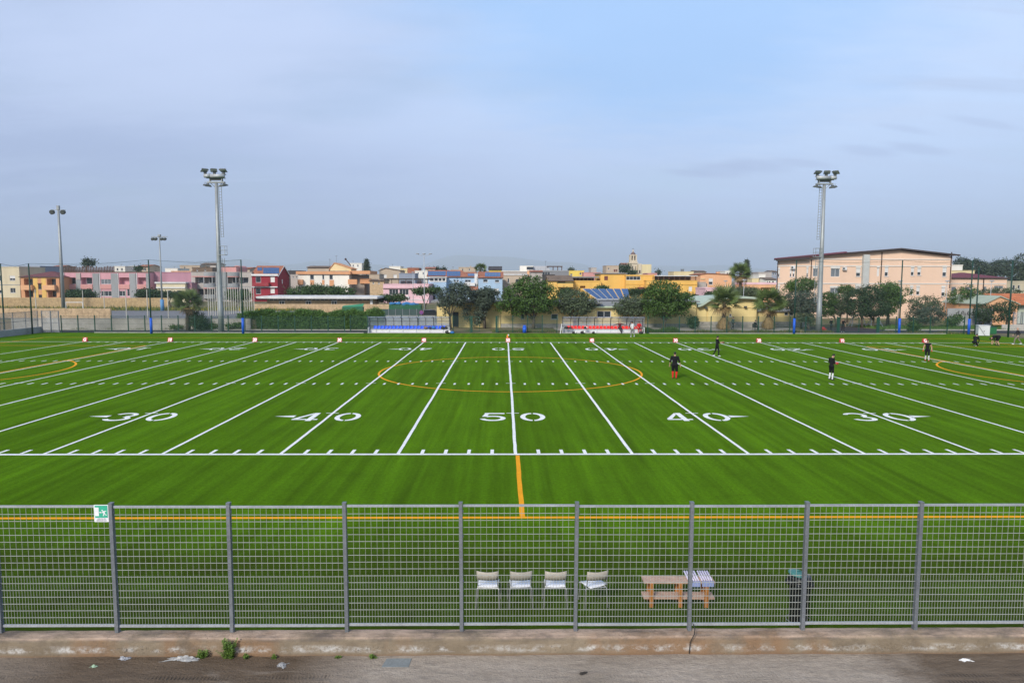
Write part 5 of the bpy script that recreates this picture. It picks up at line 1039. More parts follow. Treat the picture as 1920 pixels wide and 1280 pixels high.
b = building('yellow_shed_house', 'small yellow house with a dark roof on the skyline behind the blue row', 4, 100, 275, 240, 330, 205, 8, LYEL, [], ('gx', 240, DARKR))
building('white_long_house', 'low white roofs on the skyline between the blue row and the modern house', 4, 245, 292, 450, 330, 215, 8, WHITEW, [], ('flat', None, .2))
b = building('yellow_apartment', 'yellow-orange apartment house with a balcony behind the round tree', 4, 770, 400, 1040, 620, 140, 9, YEL, [(870, 385+20, 960, 440, 'L'), (925, 488, 980, 520, 'w')], ('gx', 345, BROWNR)); add(b, 'balcony', YEL, 868, 425, 1042, 468, dp=1.2); add(b, 'balcony_rail', GRN, 864, 418, 1046, 425, dp=1.25)
b = building('long_yellow_block', 'long deep-yellow building with stepped terraces right of centre', 4, 1040, 408, 1360, 620, 145, 10, YELL, [(1125, 455, 1185, 480, 'L')], ('flat', None, .25))
X0, X1, z0, z1 = wr(4, 1040, 350, 1340, 408, 147); MB().box(X0, X1, 147.2, 154, z1-.3, z1).build('terrace_roof', GREYR, b)
for i in range(8): x = X0+(X1-X0)*i/7; MB().box(x-.06, x+.06, 147.3, 147.45, z0, z1-.303).build('terrace_post', FRB, b)
MB().box(X0+.5, X1-.5, 153, 153.1, z0, z1-.303).build('terrace_back', FRB, b)
b = building('tall_yellow_block', 'deep-yellow block with a brown shuttered window and white glazed bay, below the bell tower', 4, 1355, 320, 1640, 620, 147, 11, YELL, [(1398, 345, 1440, 393, 'b')], ('slab', GREYR, .2, .35))
b = building('yellow_bay_block', 'yellow block with a row of white-framed windows right below the church', 4, 1640, 340, 1960, 620, 145, 11, YELL, [(1643, 348, 1805, 390, 'W'), (1772, 470, 1850, 540, 'L')], ('flat', None, .2)); add(b, 'string_course', M('trim_yellow', (.70, .40, .07)), 1640, 436, 1960, 441, dp=.1); add(b, 'awning', SHB, 1775, 468, 1850, 490, dp=.8)
b = building('yellow_terrace_block', 'yellow block with a dark covered roof terrace, right end of the yellow row', 5, 190, 398, 762, 640, 142, 11, YELL, [(668, 462, 707, 516, 's'), (540, 462, 560, 490, 's')], ('flat', None, .12)); add(b, 'string_course', M('trim_yellow', (.70, .40, .07)), 190, 436, 765, 442, dp=.12)
X0, X1, z0, z1 = wr(5, 262, 338, 762, 396, 142); MB().box(X0+1, X1+.2, 142.2, 150, z1-.18, z1).build('terrace_roof', WHR, b); MB().box(X0, X1, 148, 148.1, z0, z1-.2).build('terrace_back', FRB, b)
for i in range(9): x = X0+.2+(X1-X0-.4)*i/8; MB().box(x-.08, x+.08, 142.3, 142.5, z0, z1-.183).build('terrace_post', FRB, b)
MB().box(X0, X1, 142.35, 142.4, z0+.55, z0+.62).build('terrace_rail', FRB, b)
building('lemon_house', 'bright lemon house on the skyline left of the church', 4, 1000, 290, 1170, 345, 200, 8, LYEL, [(1015, 318, 1040, 335, 'w'), (1120, 305, 1140, 330, 'w')], ('flat', None, .2))
building('rose_roof_house', 'low rose-coloured house on the skyline between the lemon house and the yellow block', 4, 1165, 308, 1360, 350, 195, 8, TERW, [], ('flat', None, .15))
b = building('beige_town_house', 'beige town house with a stair roof left of the bell tower', 4, 1422, 232, 1560, 330, 230, 10, BEIGEW, [(1440, 250, 1455, 275, 'w'), (1505, 270, 1525, 298, 'b'), (1530, 270, 1545, 298, 'b')], ('flat', None, .2))
# church
STONE = plaster('church_stone', (.58, .50, .38), dirt=.25); YT = 290
ch = thing('church', 'pale stone church with a domed bell tower on the skyline', 'church', (A(*zp(4, 1720, 200), YT).x, YT, 1.2))
def tw(a, b, c, d): return wr(4, a, b, c, d, YT)
def octa(x, y, r, z0, z1, r1=None): return MB().tube([(x, y, z0), (x, y, z1)], [r, r1 if r1 is not None else r], 8)
cx = A(*zp(4, 1720, 200), YT).x; zz = lambda py: A(*zp(4, 1720, py), YT).z; hw = lambda px: px/6*(YT+27)/F_PX
MB().box(cx-hw(48), cx+hw(45), YT-hw(45), YT+hw(45), 1, zz(205)).build('tower_base', STONE, ch)
MB().box(cx-hw(54), cx+hw(52), YT-hw(52), YT+hw(52), zz(205)+.003, zz(192)).build('cornice', STONE, ch)
MB().box(cx-hw(40), cx+hw(42), YT-hw(40), YT+hw(40), zz(192)+.003, zz(168)).build('tower_stage', STONE, ch)
for a, b_ in ((-1, -1), (1, -1), (-1, 1), (1, 1), (0, -1), (0, 1), (-1, 0), (1, 0)): MB().box(cx+a*hw(30)-hw(7), cx+a*hw(30)+hw(7), YT+b_*hw(30)-hw(7), YT+b_*hw(30)+hw(7), zz(168)+.003, zz(118)).build('belfry_pier', STONE, ch)
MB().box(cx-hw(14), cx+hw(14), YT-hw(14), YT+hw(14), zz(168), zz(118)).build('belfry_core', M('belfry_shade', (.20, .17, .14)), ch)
MB().box(cx-hw(38), cx+hw(38), YT-hw(38), YT+hw(38), zz(118)+.003, zz(106)).build('cornice', STONE, ch)
mb = MB(); r_ = hw(30); n = 12; hgt = zz(72)-zz(106); mb.tube([(cx, YT, zz(106)+hgt*i/6*1.0) for i in range(7)], [max(.12, r_*math.cos(i/6*1.35)) for i in range(7)], 14); mb.build('dome', M('dome_tile', (.16, .11, .10), var=.2), ch, smooth=True)
octa(cx, YT, hw(8), zz(74), zz(58)).build('lantern', STONE, ch); octa(cx, YT, hw(9), zz(58), zz(46), .05).build('lantern_cap', STONE, ch); MB().tube([(cx, YT, zz(46)), (cx, YT, zz(32))], .10, 5).box(cx-.5, cx+.5, YT-.08, YT+.08, zz(41), zz(39)).build('cross', FLD, ch)
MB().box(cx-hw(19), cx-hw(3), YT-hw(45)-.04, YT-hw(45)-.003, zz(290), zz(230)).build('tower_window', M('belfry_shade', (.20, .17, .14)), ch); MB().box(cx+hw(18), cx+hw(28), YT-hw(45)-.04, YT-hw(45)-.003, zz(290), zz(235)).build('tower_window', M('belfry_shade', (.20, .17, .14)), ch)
X0, X1, z0, z1 = tw(1768, 215, 1912, 330); MB().box(X0, X1, YT-3, YT+14, 1, z1).build('nave', PALEY, ch); X0, X1, z0, z1 = tw(1764, 208, 1800, 330); MB().box(X0, X1, YT-3.4, YT-3.003, 1, z1).build('nave_buttress', STONE, ch); X0, X1, z0, z1 = tw(1772, 280, 1788, 318); MB().box(X0, X1, YT-3.5, YT-3.402, z0, z1).build('nave_window', GUT, ch)
b = building('cream_block', 'small cream block with a chimney pot behind the yellow roof terrace', 5, 500, 300, 722, 345, 205, 8, PALEY, [], ('flat', None, .2)); chimney(b, 5, 596, 270, 310, GALVP, 1, .9)
b = building('peach_house', 'peach gabled house right of the yellow row', 5, 797, 330, 1150, 560, 150, 10, PEACH, [(862, 425, 878, 468, 'w'), (893, 372, 940, 440, 'h'), (885, 470, 940, 500, 'o')], ('gy', (868, 318), TERRA)); chimney(b, 5, 995, 302, 330, PEACH, 2, .8); add(b, 'pilaster', PALEY, 800, 372, 850, 380, dp=.2)
building('salmon_wall_house', 'low salmon house behind the clubhouse palms', 5, 857, 487, 1040, 600, 125, 8, LPINK, [], ('flat', None, .2)); building('grey_court_house', 'small grey wall with railing between yellow row and peach house', 5, 764, 415, 858, 600, 146, 6, GREYB, [(768, 505, 850, 548, 'L')], ('flat', None, .1))
building('salmon_row', 'low salmon roof edge row left of the school', 5, 1320, 440, 1650, 560, 150, 9, PEACH, [(1480, 475, 1640, 492, 'L')], ('flat', LPINK, .5))
building('white_town_house', 'small white house on the skyline left of the school', 5, 1455, 330, 1530, 450, 200, 9, WHITEW, [(1475, 360, 1500, 400, 'w')]); b = building('bay_window_house', 'small white house with four dark windows just left of the school', 5, 1535, 385, 1650, 450, 185, 8, WHITEW, [(1545, 402, 1562, 420, 'w'), (1568, 402, 1590, 420, 'w'), (1605, 402, 1630, 420, 'w')], ('gx', 365, BROWNR))
building('yellow_corner_house', 'pale yellow house corner beside the tall palm', 5, 1380, 375, 1455, 470, 190, 8, PALEY, [])
# ---- clubhouse
b = building('clubhouse', 'long low yellow clubhouse behind the dugouts, left wing', 3, 1315, 645, 2030, 935, 73, 9, CLUB, [(1490, 748, 1560, 922, 'd'), (1735, 745, 1800, 775, 'W')], ('slab', GREYR, .30, .75), FRB, 'building')
b2 = building('clubhouse', 'long low yellow clubhouse behind the dugouts, middle wing with window', 4, 235, 655, 1310, 945, 73, 10, CLUB, [(462, 765, 500, 830, 'w'), (800, 772, 878, 830, 'w')], ('slab', GREYR, .30, .75), FRW, 'building')
b3 = building('clubhouse', 'yellow clubhouse wing with white double window behind the red dugout', 4, 1311, 700, 1960, 945, 73.5, 9, CLUB, [(1318, 738, 1474, 812, 'W')], ('slab', M('fascia_green', (.42, .50, .36)), .22, .6), FRW, 'building')
PLN = M('plinth_stone', (.40, .37, .33), var=.3, scale=3)
for q, k_, a0, a1 in ((b, 3, 1315, 2030), (b2, 4, 235, 1310), (b3, 4, 1311, 1960)): add(q, 'plinth', PLN, a0, 880, 1480 if q is b else a1, 945, dp=.06)
X0, X1, z0, z1 = wr(4, 1290, 622, 1510, 690, 74.5)
MB().prism([(X0-3, 73.2, z0), (X1+6, 73.2, z0), (X1+6, 79, z1+.1), (X0-3, 79, z1+.1)], (0, 0, .1)).build('sloping_roof', GREYR, b3)
# thermal collectors on the clubhouse roof
sc = thing('collector_array', 'row of six large blue solar collectors tilted on the clubhouse roof', 'solar panels', (A(*zp(4, 1420, 600), 76).x, 76, 3.2))
pa = [A(*zp(4, 1150, 487), 80.5), A(*zp(4, 1668, 487), 80.5), A(*zp(4, 1690, 603), 77), A(*zp(4, 1320, 605), 77)]
for i in range(6):
    u0_, u1_ = i/6+.012, (i+1)/6-.012; P = [pa[3].lerp(pa[2], u0_), pa[3].lerp(pa[2], u1_), pa[0].lerp(pa[1], u1_), pa[0].lerp(pa[1], u0_)]
    o = MB().prism(P, (0, .0, -.10)).build('collector', PVF, sc); c_ = sum(P, Vector())/4; MB().prism([c_+(p-c_)*.94+Vector((0, -.03, .02)) for p in P], (0, 0, .02)).build('glass', PVM, o)
MB().tube([pa[3]+Vector((-.2, 0, -.15)), pa[2]+Vector((.2, 0, -.15))], .1, 6).build('header_pipe', GALVP, sc)
for i in range(4): q = pa[0].lerp(pa[1], .1+.27*i); MB().box(q.x-.05, q.x+.05, q.y-.05, q.y+.05, 3.0, q.z-.12).build('strut', GALVP, sc)
b4 = building('clubhouse', 'yellow clubhouse gable wing with curved pale eaves beside the palms', 5, 170, 640, 752, 940, 74, 9, CLUB, [], ('slab', GREYR, .2, .4), cat='building')
b5 = building('clubhouse', 'yellow clubhouse wing with wavy pale green roof edge between the two palms', 5, 752, 700, 1430, 945, 74.5, 10, CLUB, [(866, 720, 884, 900, 'd'), (1125, 770, 1150, 800, 'w')], ('flat', None, .05), cat='building'); add(b5, 'plinth', PLN, 752, 858, 1430, 945, dp=.06); add(b4, 'plinth', PLN, 170, 880, 752, 945, dp=.06)
mb = MB(); n = 26; P = []
Xa, Xb = BINFO[b5.name][0], BINFO[b5.name][1]; ztop = BINFO[b5.name][3]; wav = lambda u: (1.1*smooth01((u)/.28) if u < .28 else 1.1+.15*math.sin((u-.28)*4))
mb.v += [(Xa+(Xb-Xa)*i/n, y, ztop+.1+wav(i/n)+dz) for y in (73.7, 84) for dz in (0, .30) for i in range(n+1)]
N1 = n+1
for i in range(n):
    for f in ((i, i+1, N1+i+1, N1+i), (N1+i, N1+i+1, 3*N1+i+1, 3*N1+i), (2*N1+i+1, 2*N1+i, 3*N1+i, 3*N1+i+1), (i+1, i, 2*N1+i, 2*N1+i+1)): mb.f.append(f); mb.m.append(0)
mb.build('wavy_roof', M('roof_palegreen', (.40, .48, .40), var=.12), b5, smooth=False)
mb = MB()
for i in range(n): xa, xb = Xa+(Xb-Xa)*i/n, Xa+(Xb-Xa)*(i+1)/n; mb.quad((xa, 74.5, ztop), (xb, 74.5, ztop), (xb, 74.5, ztop+.1+wav((i+1)/n)), (xa, 74.5, ztop+.1+wav(i/n)))
mb.build('gable_wall', CLUB, b5)
for px, py in ((862, 700), (1305, 690)): p = A(*zp(5, px, py), 74.3); MB().box(p.x-.18, p.x+.18, 74.05, 74.45, p.z-.12, p.z+.1).build('wall_lamp', FLD, b5)
b6 = building('clubhouse', 'low yellow clubhouse wall with dark windows right of the palms', 5, 1431, 745, 2030, 945, 76, 8, CLUB, [(1745, 690+60, 1790, 790, 'W'), (1800, 750, 1850, 790, 'W')], ('slab', GREYR, .2, .3), cat='building'); add(b6, 'plinth', PLN, 1431, 858, 2030, 945, dp=.06)
# ---- school
YSc = 93
wins = [(120, 418, 142, 512, 'h'), (262, 425, 285, 505, 'h'), (295, 425, 322, 505, 'h'), (462, 405, 484, 510, 'h'), (540, 408, 600, 502, 'p'), (753, 408, 862, 505, 'p'), (1057, 404, 1112, 502, 'h'), (1308, 398, 1338, 498, 's'), (1400, 392, 1444, 500, 'h'), (120, 620, 140, 690, 'h'), (745, 640, 860, 720, 'p'), (1045, 620, 1110, 700, 'h'), ]
def sx(x, y): return ((1660+x/4.923-1440)*6.4, y*6.4/4.923)
for x0, y0_, x1, y1_ in ((236, 305, 266, 378), (296, 310, 330, 376), (528, 302, 566, 386), (228, 485, 256, 555), (286, 485, 318, 555), (518, 490, 552, 568)):
    a_, b_ = sx(x0, y0_), sx(x1, y1_); wins.append((a_[0], a_[1], b_[0], b_[1], 'h'))
xr = sx(604, 0)[0]
b = building('school_building', 'large peach three-storey school with a low maroon roof on the right', 6, 105, 300, xr, 900, YSc, 16, SCH, wins, ('none',), FRW, 'building', zb=0, xbl=7.5)
X0, X1, zb_, Z1_, Y_, dep_, kk, _ = BINFO[b.name]
# low-pitched gable facing the pitch: left eave, ridge, right eave read from the photograph
ridge = A(1660+130/4.923, 440+133/4.923, YSc); rgt = A(1660+600/4.923, 440+190/4.923, YSc)
MB().poly([(X0, Y_, Z1_+.001), (X1, Y_, Z1_+.001), (X1, Y_, rgt.z-.2), (ridge.x, Y_, ridge.z-.2)]).poly([(X1, Y_+dep_, Z1_), (X0+7.5, Y_+dep_, Z1_), (ridge.x, Y_+dep_, ridge.z-.2), (X1, Y_+dep_, rgt.z-.2)]).poly([(X1, Y_, Z1_), (X1, Y_+dep_, Z1_), (X1, Y_+dep_, rgt.z-.2), (X1, Y_, rgt.z-.2)]).build('gable_wall', SCH, b)
SROOF = M('school_roof', (.11, .035, .04), rough=.7, var=.2); SFAS = M('school_fascia', (.05, .04, .038), rough=.6)
for (xa, za), (xb, zb2) in (((X0-.9, Z1_-.05), (ridge.x, ridge.z)), ((ridge.x, ridge.z), (X1+.9, rgt.z-.05))):
    sk_ = 8.3 if xa < X0 else 0
    MB().add([(xa, Y_-.7, za), (xb, Y_-.7, zb2), (xb, Y_+dep_+.6, zb2), (xa+sk_, Y_+dep_+.6, za), (xa, Y_-.7, za+.16), (xb, Y_-.7, zb2+.16), (xb, Y_+dep_+.6, zb2+.16), (xa+sk_, Y_+dep_+.6, za+.16)], [(3, 2, 1, 0), (4, 5, 6, 7), (0, 1, 5, 4), (1, 2, 6, 5), (2, 3, 7, 6), (3, 0, 4, 7)]).build('roof', SROOF, b)
    MB().add([(xa, Y_-.76, za-.10), (xb, Y_-.76, zb2-.10), (xb, Y_-.705, zb2-.10), (xa, Y_-.705, za-.10), (xa, Y_-.76, za+.14), (xb, Y_-.76, zb2+.14), (xb, Y_-.705, zb2+.14), (xa, Y_-.705, za+.14)], [(3, 2, 1, 0), (4, 5, 6, 7), (0, 1, 5, 4), (1, 2, 6, 5), (2, 3, 7, 6), (3, 0, 4, 7)]).build('fascia', SFAS, b)
TRW = M('trim_white', (.66, .64, .60), rough=.8, var=.06)
for y in (370, 580): add(b, 'string_course', TRW, 106, y, xr-1, y+11, dp=.09)
add(b, 'string_course', TRW, 520, 290, xr-1, 299, dp=.09); add(b, 'chimney_stack', M('stack_grey', (.47, .48, .46), var=.1), 1122, 240, 1195, 640, dp=.6)
for w_ in wins:
    if w_[2]-w_[0] > 15: add(b, 'shutter_box', TRW, w_[0]-2, w_[1]-26, w_[2]+2, w_[1]-2, dp=.07)
for x in (103, 510, 1352, xr-8):
    if x != 103: add(b, 'drainpipe', GUT, x, 300 if x < 1300 else 210, x+8, 640, dp=.14)
    else: add(b, 'drainpipe', GUT, x+4, 310, x+11, 680, dp=.14)
for x, y in ((268, 375), (888, 388)): add(b, 'air_conditioner', FRW, x, y, x+44, y+36, dp=.5); p = A(*zp(6, x+24, y+18), YSc-.51); MB().tube([(p.x, YSc-.53, p.z), (p.x, YSc-.505, p.z)], .17, 12).build('fan_grille', FLD, b)
add(b, 'projecting_bay', SCH, 958, 236, 1120, 369, dp=.5) if 0 else None
P = [A(*zp(6, 76, 291), YSc-.9), A(*zp(6, 505, 268), YSc-.9), A(*zp(6, 955, 215), YSc-.85), A(*zp(6, 940, 203), YSc+1.5), A(*zp(6, 76, 285), YSc+1.5)]
MB().prism(P, (0, 0, .05)).build('roof_slope', M('annex_roof', (.15, .03, .045), rough=.7, var=.15), b); Q = [A(*zp(6, x, y), YSc-.92) for x, y in ((84, 293), (500, 271), (500, 294), (105, 317))]; MB().prism(Q, (0, .1, 0)).build('eave_soffit', SFAS, b)
b = building('school_annex', 'lower peach school wing with maroon hipped roof at the right', 7, 604, 400, 1115, 690, 99, 10, SCH, [(598, 480, 655, 540, 'p'), (735, 480, 785, 520, 'p'), (905, 478, 935, 520, 'p'), (1005, 470, 1090, 500, 'p')], ('hip', 350, M('annex_roof', (.15, .03, .045), rough=.7, var=.15)), FRW, 'building'); add(b, 'string_course', TRW, 606, 447, 1114, 455, dp=.08); add(b, 'drainpipe', GUT, 896, 402, 904, 640, dp=.12)
building('roof_block', 'cream stair block showing above the annex roof beside the school', 7, 606, 333, 822, 420, 112, 5, PALEY, [], ('flat', None, .1)); building('pale_far_house', 'pale house with railing far right behind the school annex', 7, 1118, 440, 1330, 640, 120, 9, plaster('wall_oldcream', (.46, .41, .30)), [(1175, 465, 1200, 510, 'w'), (1222, 465, 1245, 500, 'w')], ('flat', None, .3))
b = building('green_gable_house', 'small house with pale green gable and orange tiled roof at the right edge', 7, 905, 640, 1215, 860, 80, 10, PEACH, [], ('gy', (1055, 572), M('gable_green', (.36, .42, .34), var=.1)), cat='house'); X0, X1, z0, z1 = wr(7, 1095, 572, 1500, 645, 83)
MB().prism([(X0, 82, z0), (X1, 82, z0), (X1, 88, z1+.3), (X0, 88, z1+.3)], (0, 0, .12)).build('tiled_roof', tile_roof('roof_orange', (.50, .16, .06)), b); X0, X1, z0, z1 = wr(7, 1225, 640, 1500, 860, 83); MB().box(X0, X1, 83, 90, 0, z1).build('side_wall', plaster('wall_greenish', (.40, .45, .36)), b)
x0, x1, z0, z1 = wr(7, 575, 680, 990, 790, 78); t = thing('graffiti_wall', 'grey panel wall with dark graffiti scrawl behind the right corner', 'wall', ((x0+x1)/2, 78, 0)); MB().box(x0, x1, 78, 78.2, -.1, z1).build('panel', GW, t)
mb = MB(); r = random.Random(4)
for i in range(9): xx = x0+(x1-x0)*(.22+.05*i); pts_ = [(xx+r.uniform(-.3, .3), 77.985, z0+(z1-z0)*r.uniform(.35, .85)) for _ in range(4)]; mb.tube(pts_, .05, 4)
mb.build('scrawl', KBK, t)
for (x, lb) in ((1190, 'left'), (1275, 'right')):
    a0, a1, z0, z1 = wr(7, x-10, 715, x+60, 880, 70); t = thing('mesh_panel_gate', f'grey wire panel standing at the right edge, {lb} one', 'gate', ((a0+a1)/2, 70, 0)); m_ = MB().quad((a0, 70, .1), (a1, 70, .1), (a1, 70, z1), (a0, 70, z1)).build('mesh', GREYMESH, t); m_['kind'] = 'stuff'
    for x_ in (a0, a1): MB().box(x_-.04, x_+.04, 69.96, 70.04, 0, z1+.05).build('post', GALVP, t)
x0, x1, z0, z1 = wr(7, 1085, 830, 1420, 885, 69.5); tag(MB().box(x0, x1, 69.6, 69.8, -.1, z1).build('low_wall', CONC, org=((x0+x1)/2, 69.6, 0)), 'low pale concrete wall at the right edge beyond the corner', 'wall')
# ---- skyline filler: further houses that show between the nearer ones
FAR = [(1, 345, 655, 420, 186, WHITEW, 'white far house above the orange house roof'), (1, 440, 645, 520, 200, GREYB, 'grey far house left of the dark roof posts'), (1, 980, 640, 1075, 192, WHITEW, 'white far house right of the dark roof posts'), (1, 1100, 640, 1180, 200, PALEY, 'cream far house behind the pink terrace right end'), (1, 1180, 640, 1270, 190, BEIGEW, 'beige far house behind the pink terrace right end'),
       (2, 60, 265, 200, 188, WHITEW, 'white roofed far house right of the slim lamp mast'), (2, 225, 230, 450, 205, BEIGEW, 'beige gabled far house above the mauve wall'), (2, 465, 215, 630, 215, GREYB, 'grey-beige far block just left of the left floodlight'), (2, 365, 255, 590, 180, BROWNR, 'brown tiled far roof just left of the left floodlight'), (2, 130, 295, 350, 176, PEACH, 'orange-roofed far house above the cream annex'), (2, 900, 265, 1010, 185, BEIGEW, 'beige far house between the rose attic and the red house'), (2, 1440, 290, 1555, 182, DARKR, 'dark roofed far house between the red house and the orange block'), (2, 1470, 335, 1570, 168, GREYB, 'grey far house right of the red house'), (2, 1660, 250, 1900, 182, BEIGEW, 'roof terrace block behind the orange roof band'),
       (3, 340, 205, 470, 215, WHITEW, 'white far block behind the heater pipe'), (3, 545, 330, 668, 176, BEIGEW, 'beige far house right of the orange balconies'), (3, 560, 400, 720, 160, TUFA2, 'tan low house left of the pink house'), (3, 780, 240, 905, 225, WHITEW, 'white stepped far house above the brown gable'), (3, 905, 265, 1030, 215, PALEY, 'cream far house right of the brown gable'), (3, 985, 258, 1110, 208, TERRA, 'terracotta far roof with a chimney'), (3, 1068, 292, 1210, 190, WHITEW, 'white wall block left of the solar roofs'), (3, 890, 320, 1070, 180, plaster('wall_bluegrey', (.28, .31, .38)), 'blue-grey far roof behind the pink house canopy'), (3, 1185, 262, 1290, 230, BEIGEW, 'beige far roofs right of the thin street lamp'), (3, 1470, 275, 1570, 230, GREYB, 'grey far roofs above the solar panels'), (3, 1560, 250, 1750, 225, BEIGEW, 'beige far block left of the skyline palm'),
       (4, 570, 300, 700, 172, GREYB, 'grey roof terraces right of the pale chimney'), (4, 720, 335, 840, 152, DARKR, 'dark sloping roof behind the yellow apartment'), (4, 1250, 255, 1310, 235, GREYB, 'grey far block right of the lemon house'), (4, 1600, 215, 1680, 310, GREYB, 'grey far block beside the bell tower'), (4, 1880, 325, 1950, 215, TERW, 'rose far house right of the church'),
       (5, 205, 318, 310, 200, TERW, 'rose far wall behind the yellow terrace block'), (5, 740, 300, 860, 240, BEIGEW, 'beige far roofs left of the peach house'), (5, 1080, 292, 1150, 230, WHITEW, 'white far gable left of the tall palm'), (5, 1450, 305, 1600, 240, GREYB, 'grey far skyline block left of the school'), (5, 1600, 300, 1660, 260, plaster('wall_bluegrey', (.28, .31, .38)), 'blue-grey far block touching the school edge'), (7, 600, 285, 710, 150, WHITEW, 'white far block right of the school roof')]
for i, (k, x0, y0_, x1, Y, m_, lb) in enumerate(FAR):
    h_ = R_.random(); ra = ('gx', y0_-14, TERRA if h_ < .5 else BROWNR) if i % 3 == 1 and m_ not in (BROWNR, TERRA) else ('flat', None, .2)
    ws = [(x0+(x1-x0)*q, y0_+12, x0+(x1-x0)*q+16, y0_+34, 'w') for q in (.2, .6)] if i % 2 == 0 else []
    t = building('far_house', lb, k, x0, y0_, x1, y0_+140, Y, 8, m_, ws, ra, group='far houses on the skyline')
    if i % 3 != 0: antenna(t, k, x0+(x1-x0)*R_.uniform(.2, .8), y0_-R_.uniform(18, 40), y0_)
    if i % 4 == 0: chimney(t, k, x0+(x1-x0)*.7, y0_-14, y0_, m_)
# ================================================================== TREES AND PLANTS
BARK = M('bark', (.10, .08, .06), rough=.95, var=.3, scale=6, bump=.5, bscale=20)
def leaf_mat(name, col, tr=.25):
    if name in MATS: return MATS[name]
    m = bpy.data.materials.new(name); m.use_nodes = True; t = m.node_tree; b = t.nodes['Principled BSDF']; l = t.links.new
    geo = t.nodes.new('ShaderNodeNewGeometry'); n = t.nodes.new('ShaderNodeTexNoise'); n.inputs['Scale'].default_value = 1.1; n.inputs['Detail'].default_value = 4; l(geo.outputs['Position'], n.inputs['Vector'])
    n2 = t.nodes.new('ShaderNodeTexWhiteNoise'); n2.noise_dimensions = '1D'; l(geo.outputs['Random Per Island'], n2.inputs['W'])
    a = t.nodes.new('ShaderNodeMath'); a.operation = 'ADD'; l(n.outputs['Fac'], a.inputs[0]); l(n2.outputs['Value'], a.inputs[1])
    r = t.nodes.new('ShaderNodeMapRange'); l(a.outputs[0], r.inputs[0]); r.inputs[1].default_value = .4; r.inputs[2].default_value = 1.6; r.inputs[3].default_value = .6; r.inputs[4].default_value = 1.5
    v = t.nodes.new('ShaderNodeVectorMath'); v.operation = 'SCALE'; v.inputs[0].default_value = col; l(r.outputs[0], v.inputs['Scale']); l(v.outputs[0], b.inputs['Base Color'])
    b.inputs['Roughness'].default_value = .55; b.inputs['Specular IOR Level'].default_value = .25
    td = t.nodes.new('ShaderNodeBsdfTranslucent'); l(v.outputs[0], td.inputs[0]); mx = t.nodes.new('ShaderNodeMixShader'); mx.inputs[0].default_value = tr; l(b.outputs[0], mx.inputs[1]); l(td.outputs[0], mx.inputs[2]); l(mx.outputs[0], t.nodes['Material Output'].inputs[0])
    MATS[name] = m; return m
LF = dict(oak=leaf_mat('leaf_oak', (.062, .118, .024)), dark=leaf_mat('leaf_dark', (.034, .066, .024)), olive=leaf_mat('leaf_olive', (.085, .115, .060)), pine=leaf_mat('leaf_pine', (.048, .090, .026)), hedge=leaf_mat('leaf_hedge', (.085, .17, .035)), grey=leaf_mat('leaf_grey', (.075, .10, .07)), grass=leaf_mat('leaf_grass', (.10, .14, .045)), dry=leaf_mat('leaf_dry', (.26, .18, .085), .1), palm=leaf_mat('leaf_palm', (.105, .15, .045)), far=leaf_mat('leaf_far', (.06, .085, .055)))
def leaves(mb, r, blobs, n, size, flat=0, clump=14, shell=.62):
    """leaf quads gathered in clumps spread through the outer part of each ellipsoid"""
    wt = [b[3]*b[4]*b[5] for b in blobs]; tot = sum(wt)
    for bl, q in zip(blobs, wt):
        cx, cy, cz, rx, ry, rz = bl; nc = max(3, int(n*q/tot/clump))
        for _ in range(nc):
            while 1:
                d = Vector((r.gauss(0, 1), r.gauss(0, 1), r.gauss(0, 1)))
                if d.length > .1: break
            d.normalize(); k = (shell+(1-shell)*r.random()**.5)*r.uniform(.92, 1.10)
            c = Vector((cx+d.x*rx*k, cy+d.y*ry*k, cz+d.z*rz*k)); cs = size*r.uniform(1.1, 2.3)
            for _ in range(clump):
                p = c+Vector((r.gauss(0, .5), r.gauss(0, .5), r.gauss(0, .4)))*cs
                nrm = (d*.7+Vector((r.uniform(-1, 1), r.uniform(-1, 1), r.uniform(-.4, 1)))).normalized(); a = nrm.cross(Vector((r.uniform(-1, 1), r.uniform(-1, 1), r.uniform(-1, 1)))).normalized(); b = nrm.cross(a)
                s = size*r.uniform(.6, 1.25)
                mb.v += [tuple(p-a*s*.5), tuple(p+b*s*.27), tuple(p+a*s*.5), tuple(p-b*s*.27)]; n0 = len(mb.v); mb.f.append((n0-4, n0-3, n0-2, n0-1)); mb.m.append(0)
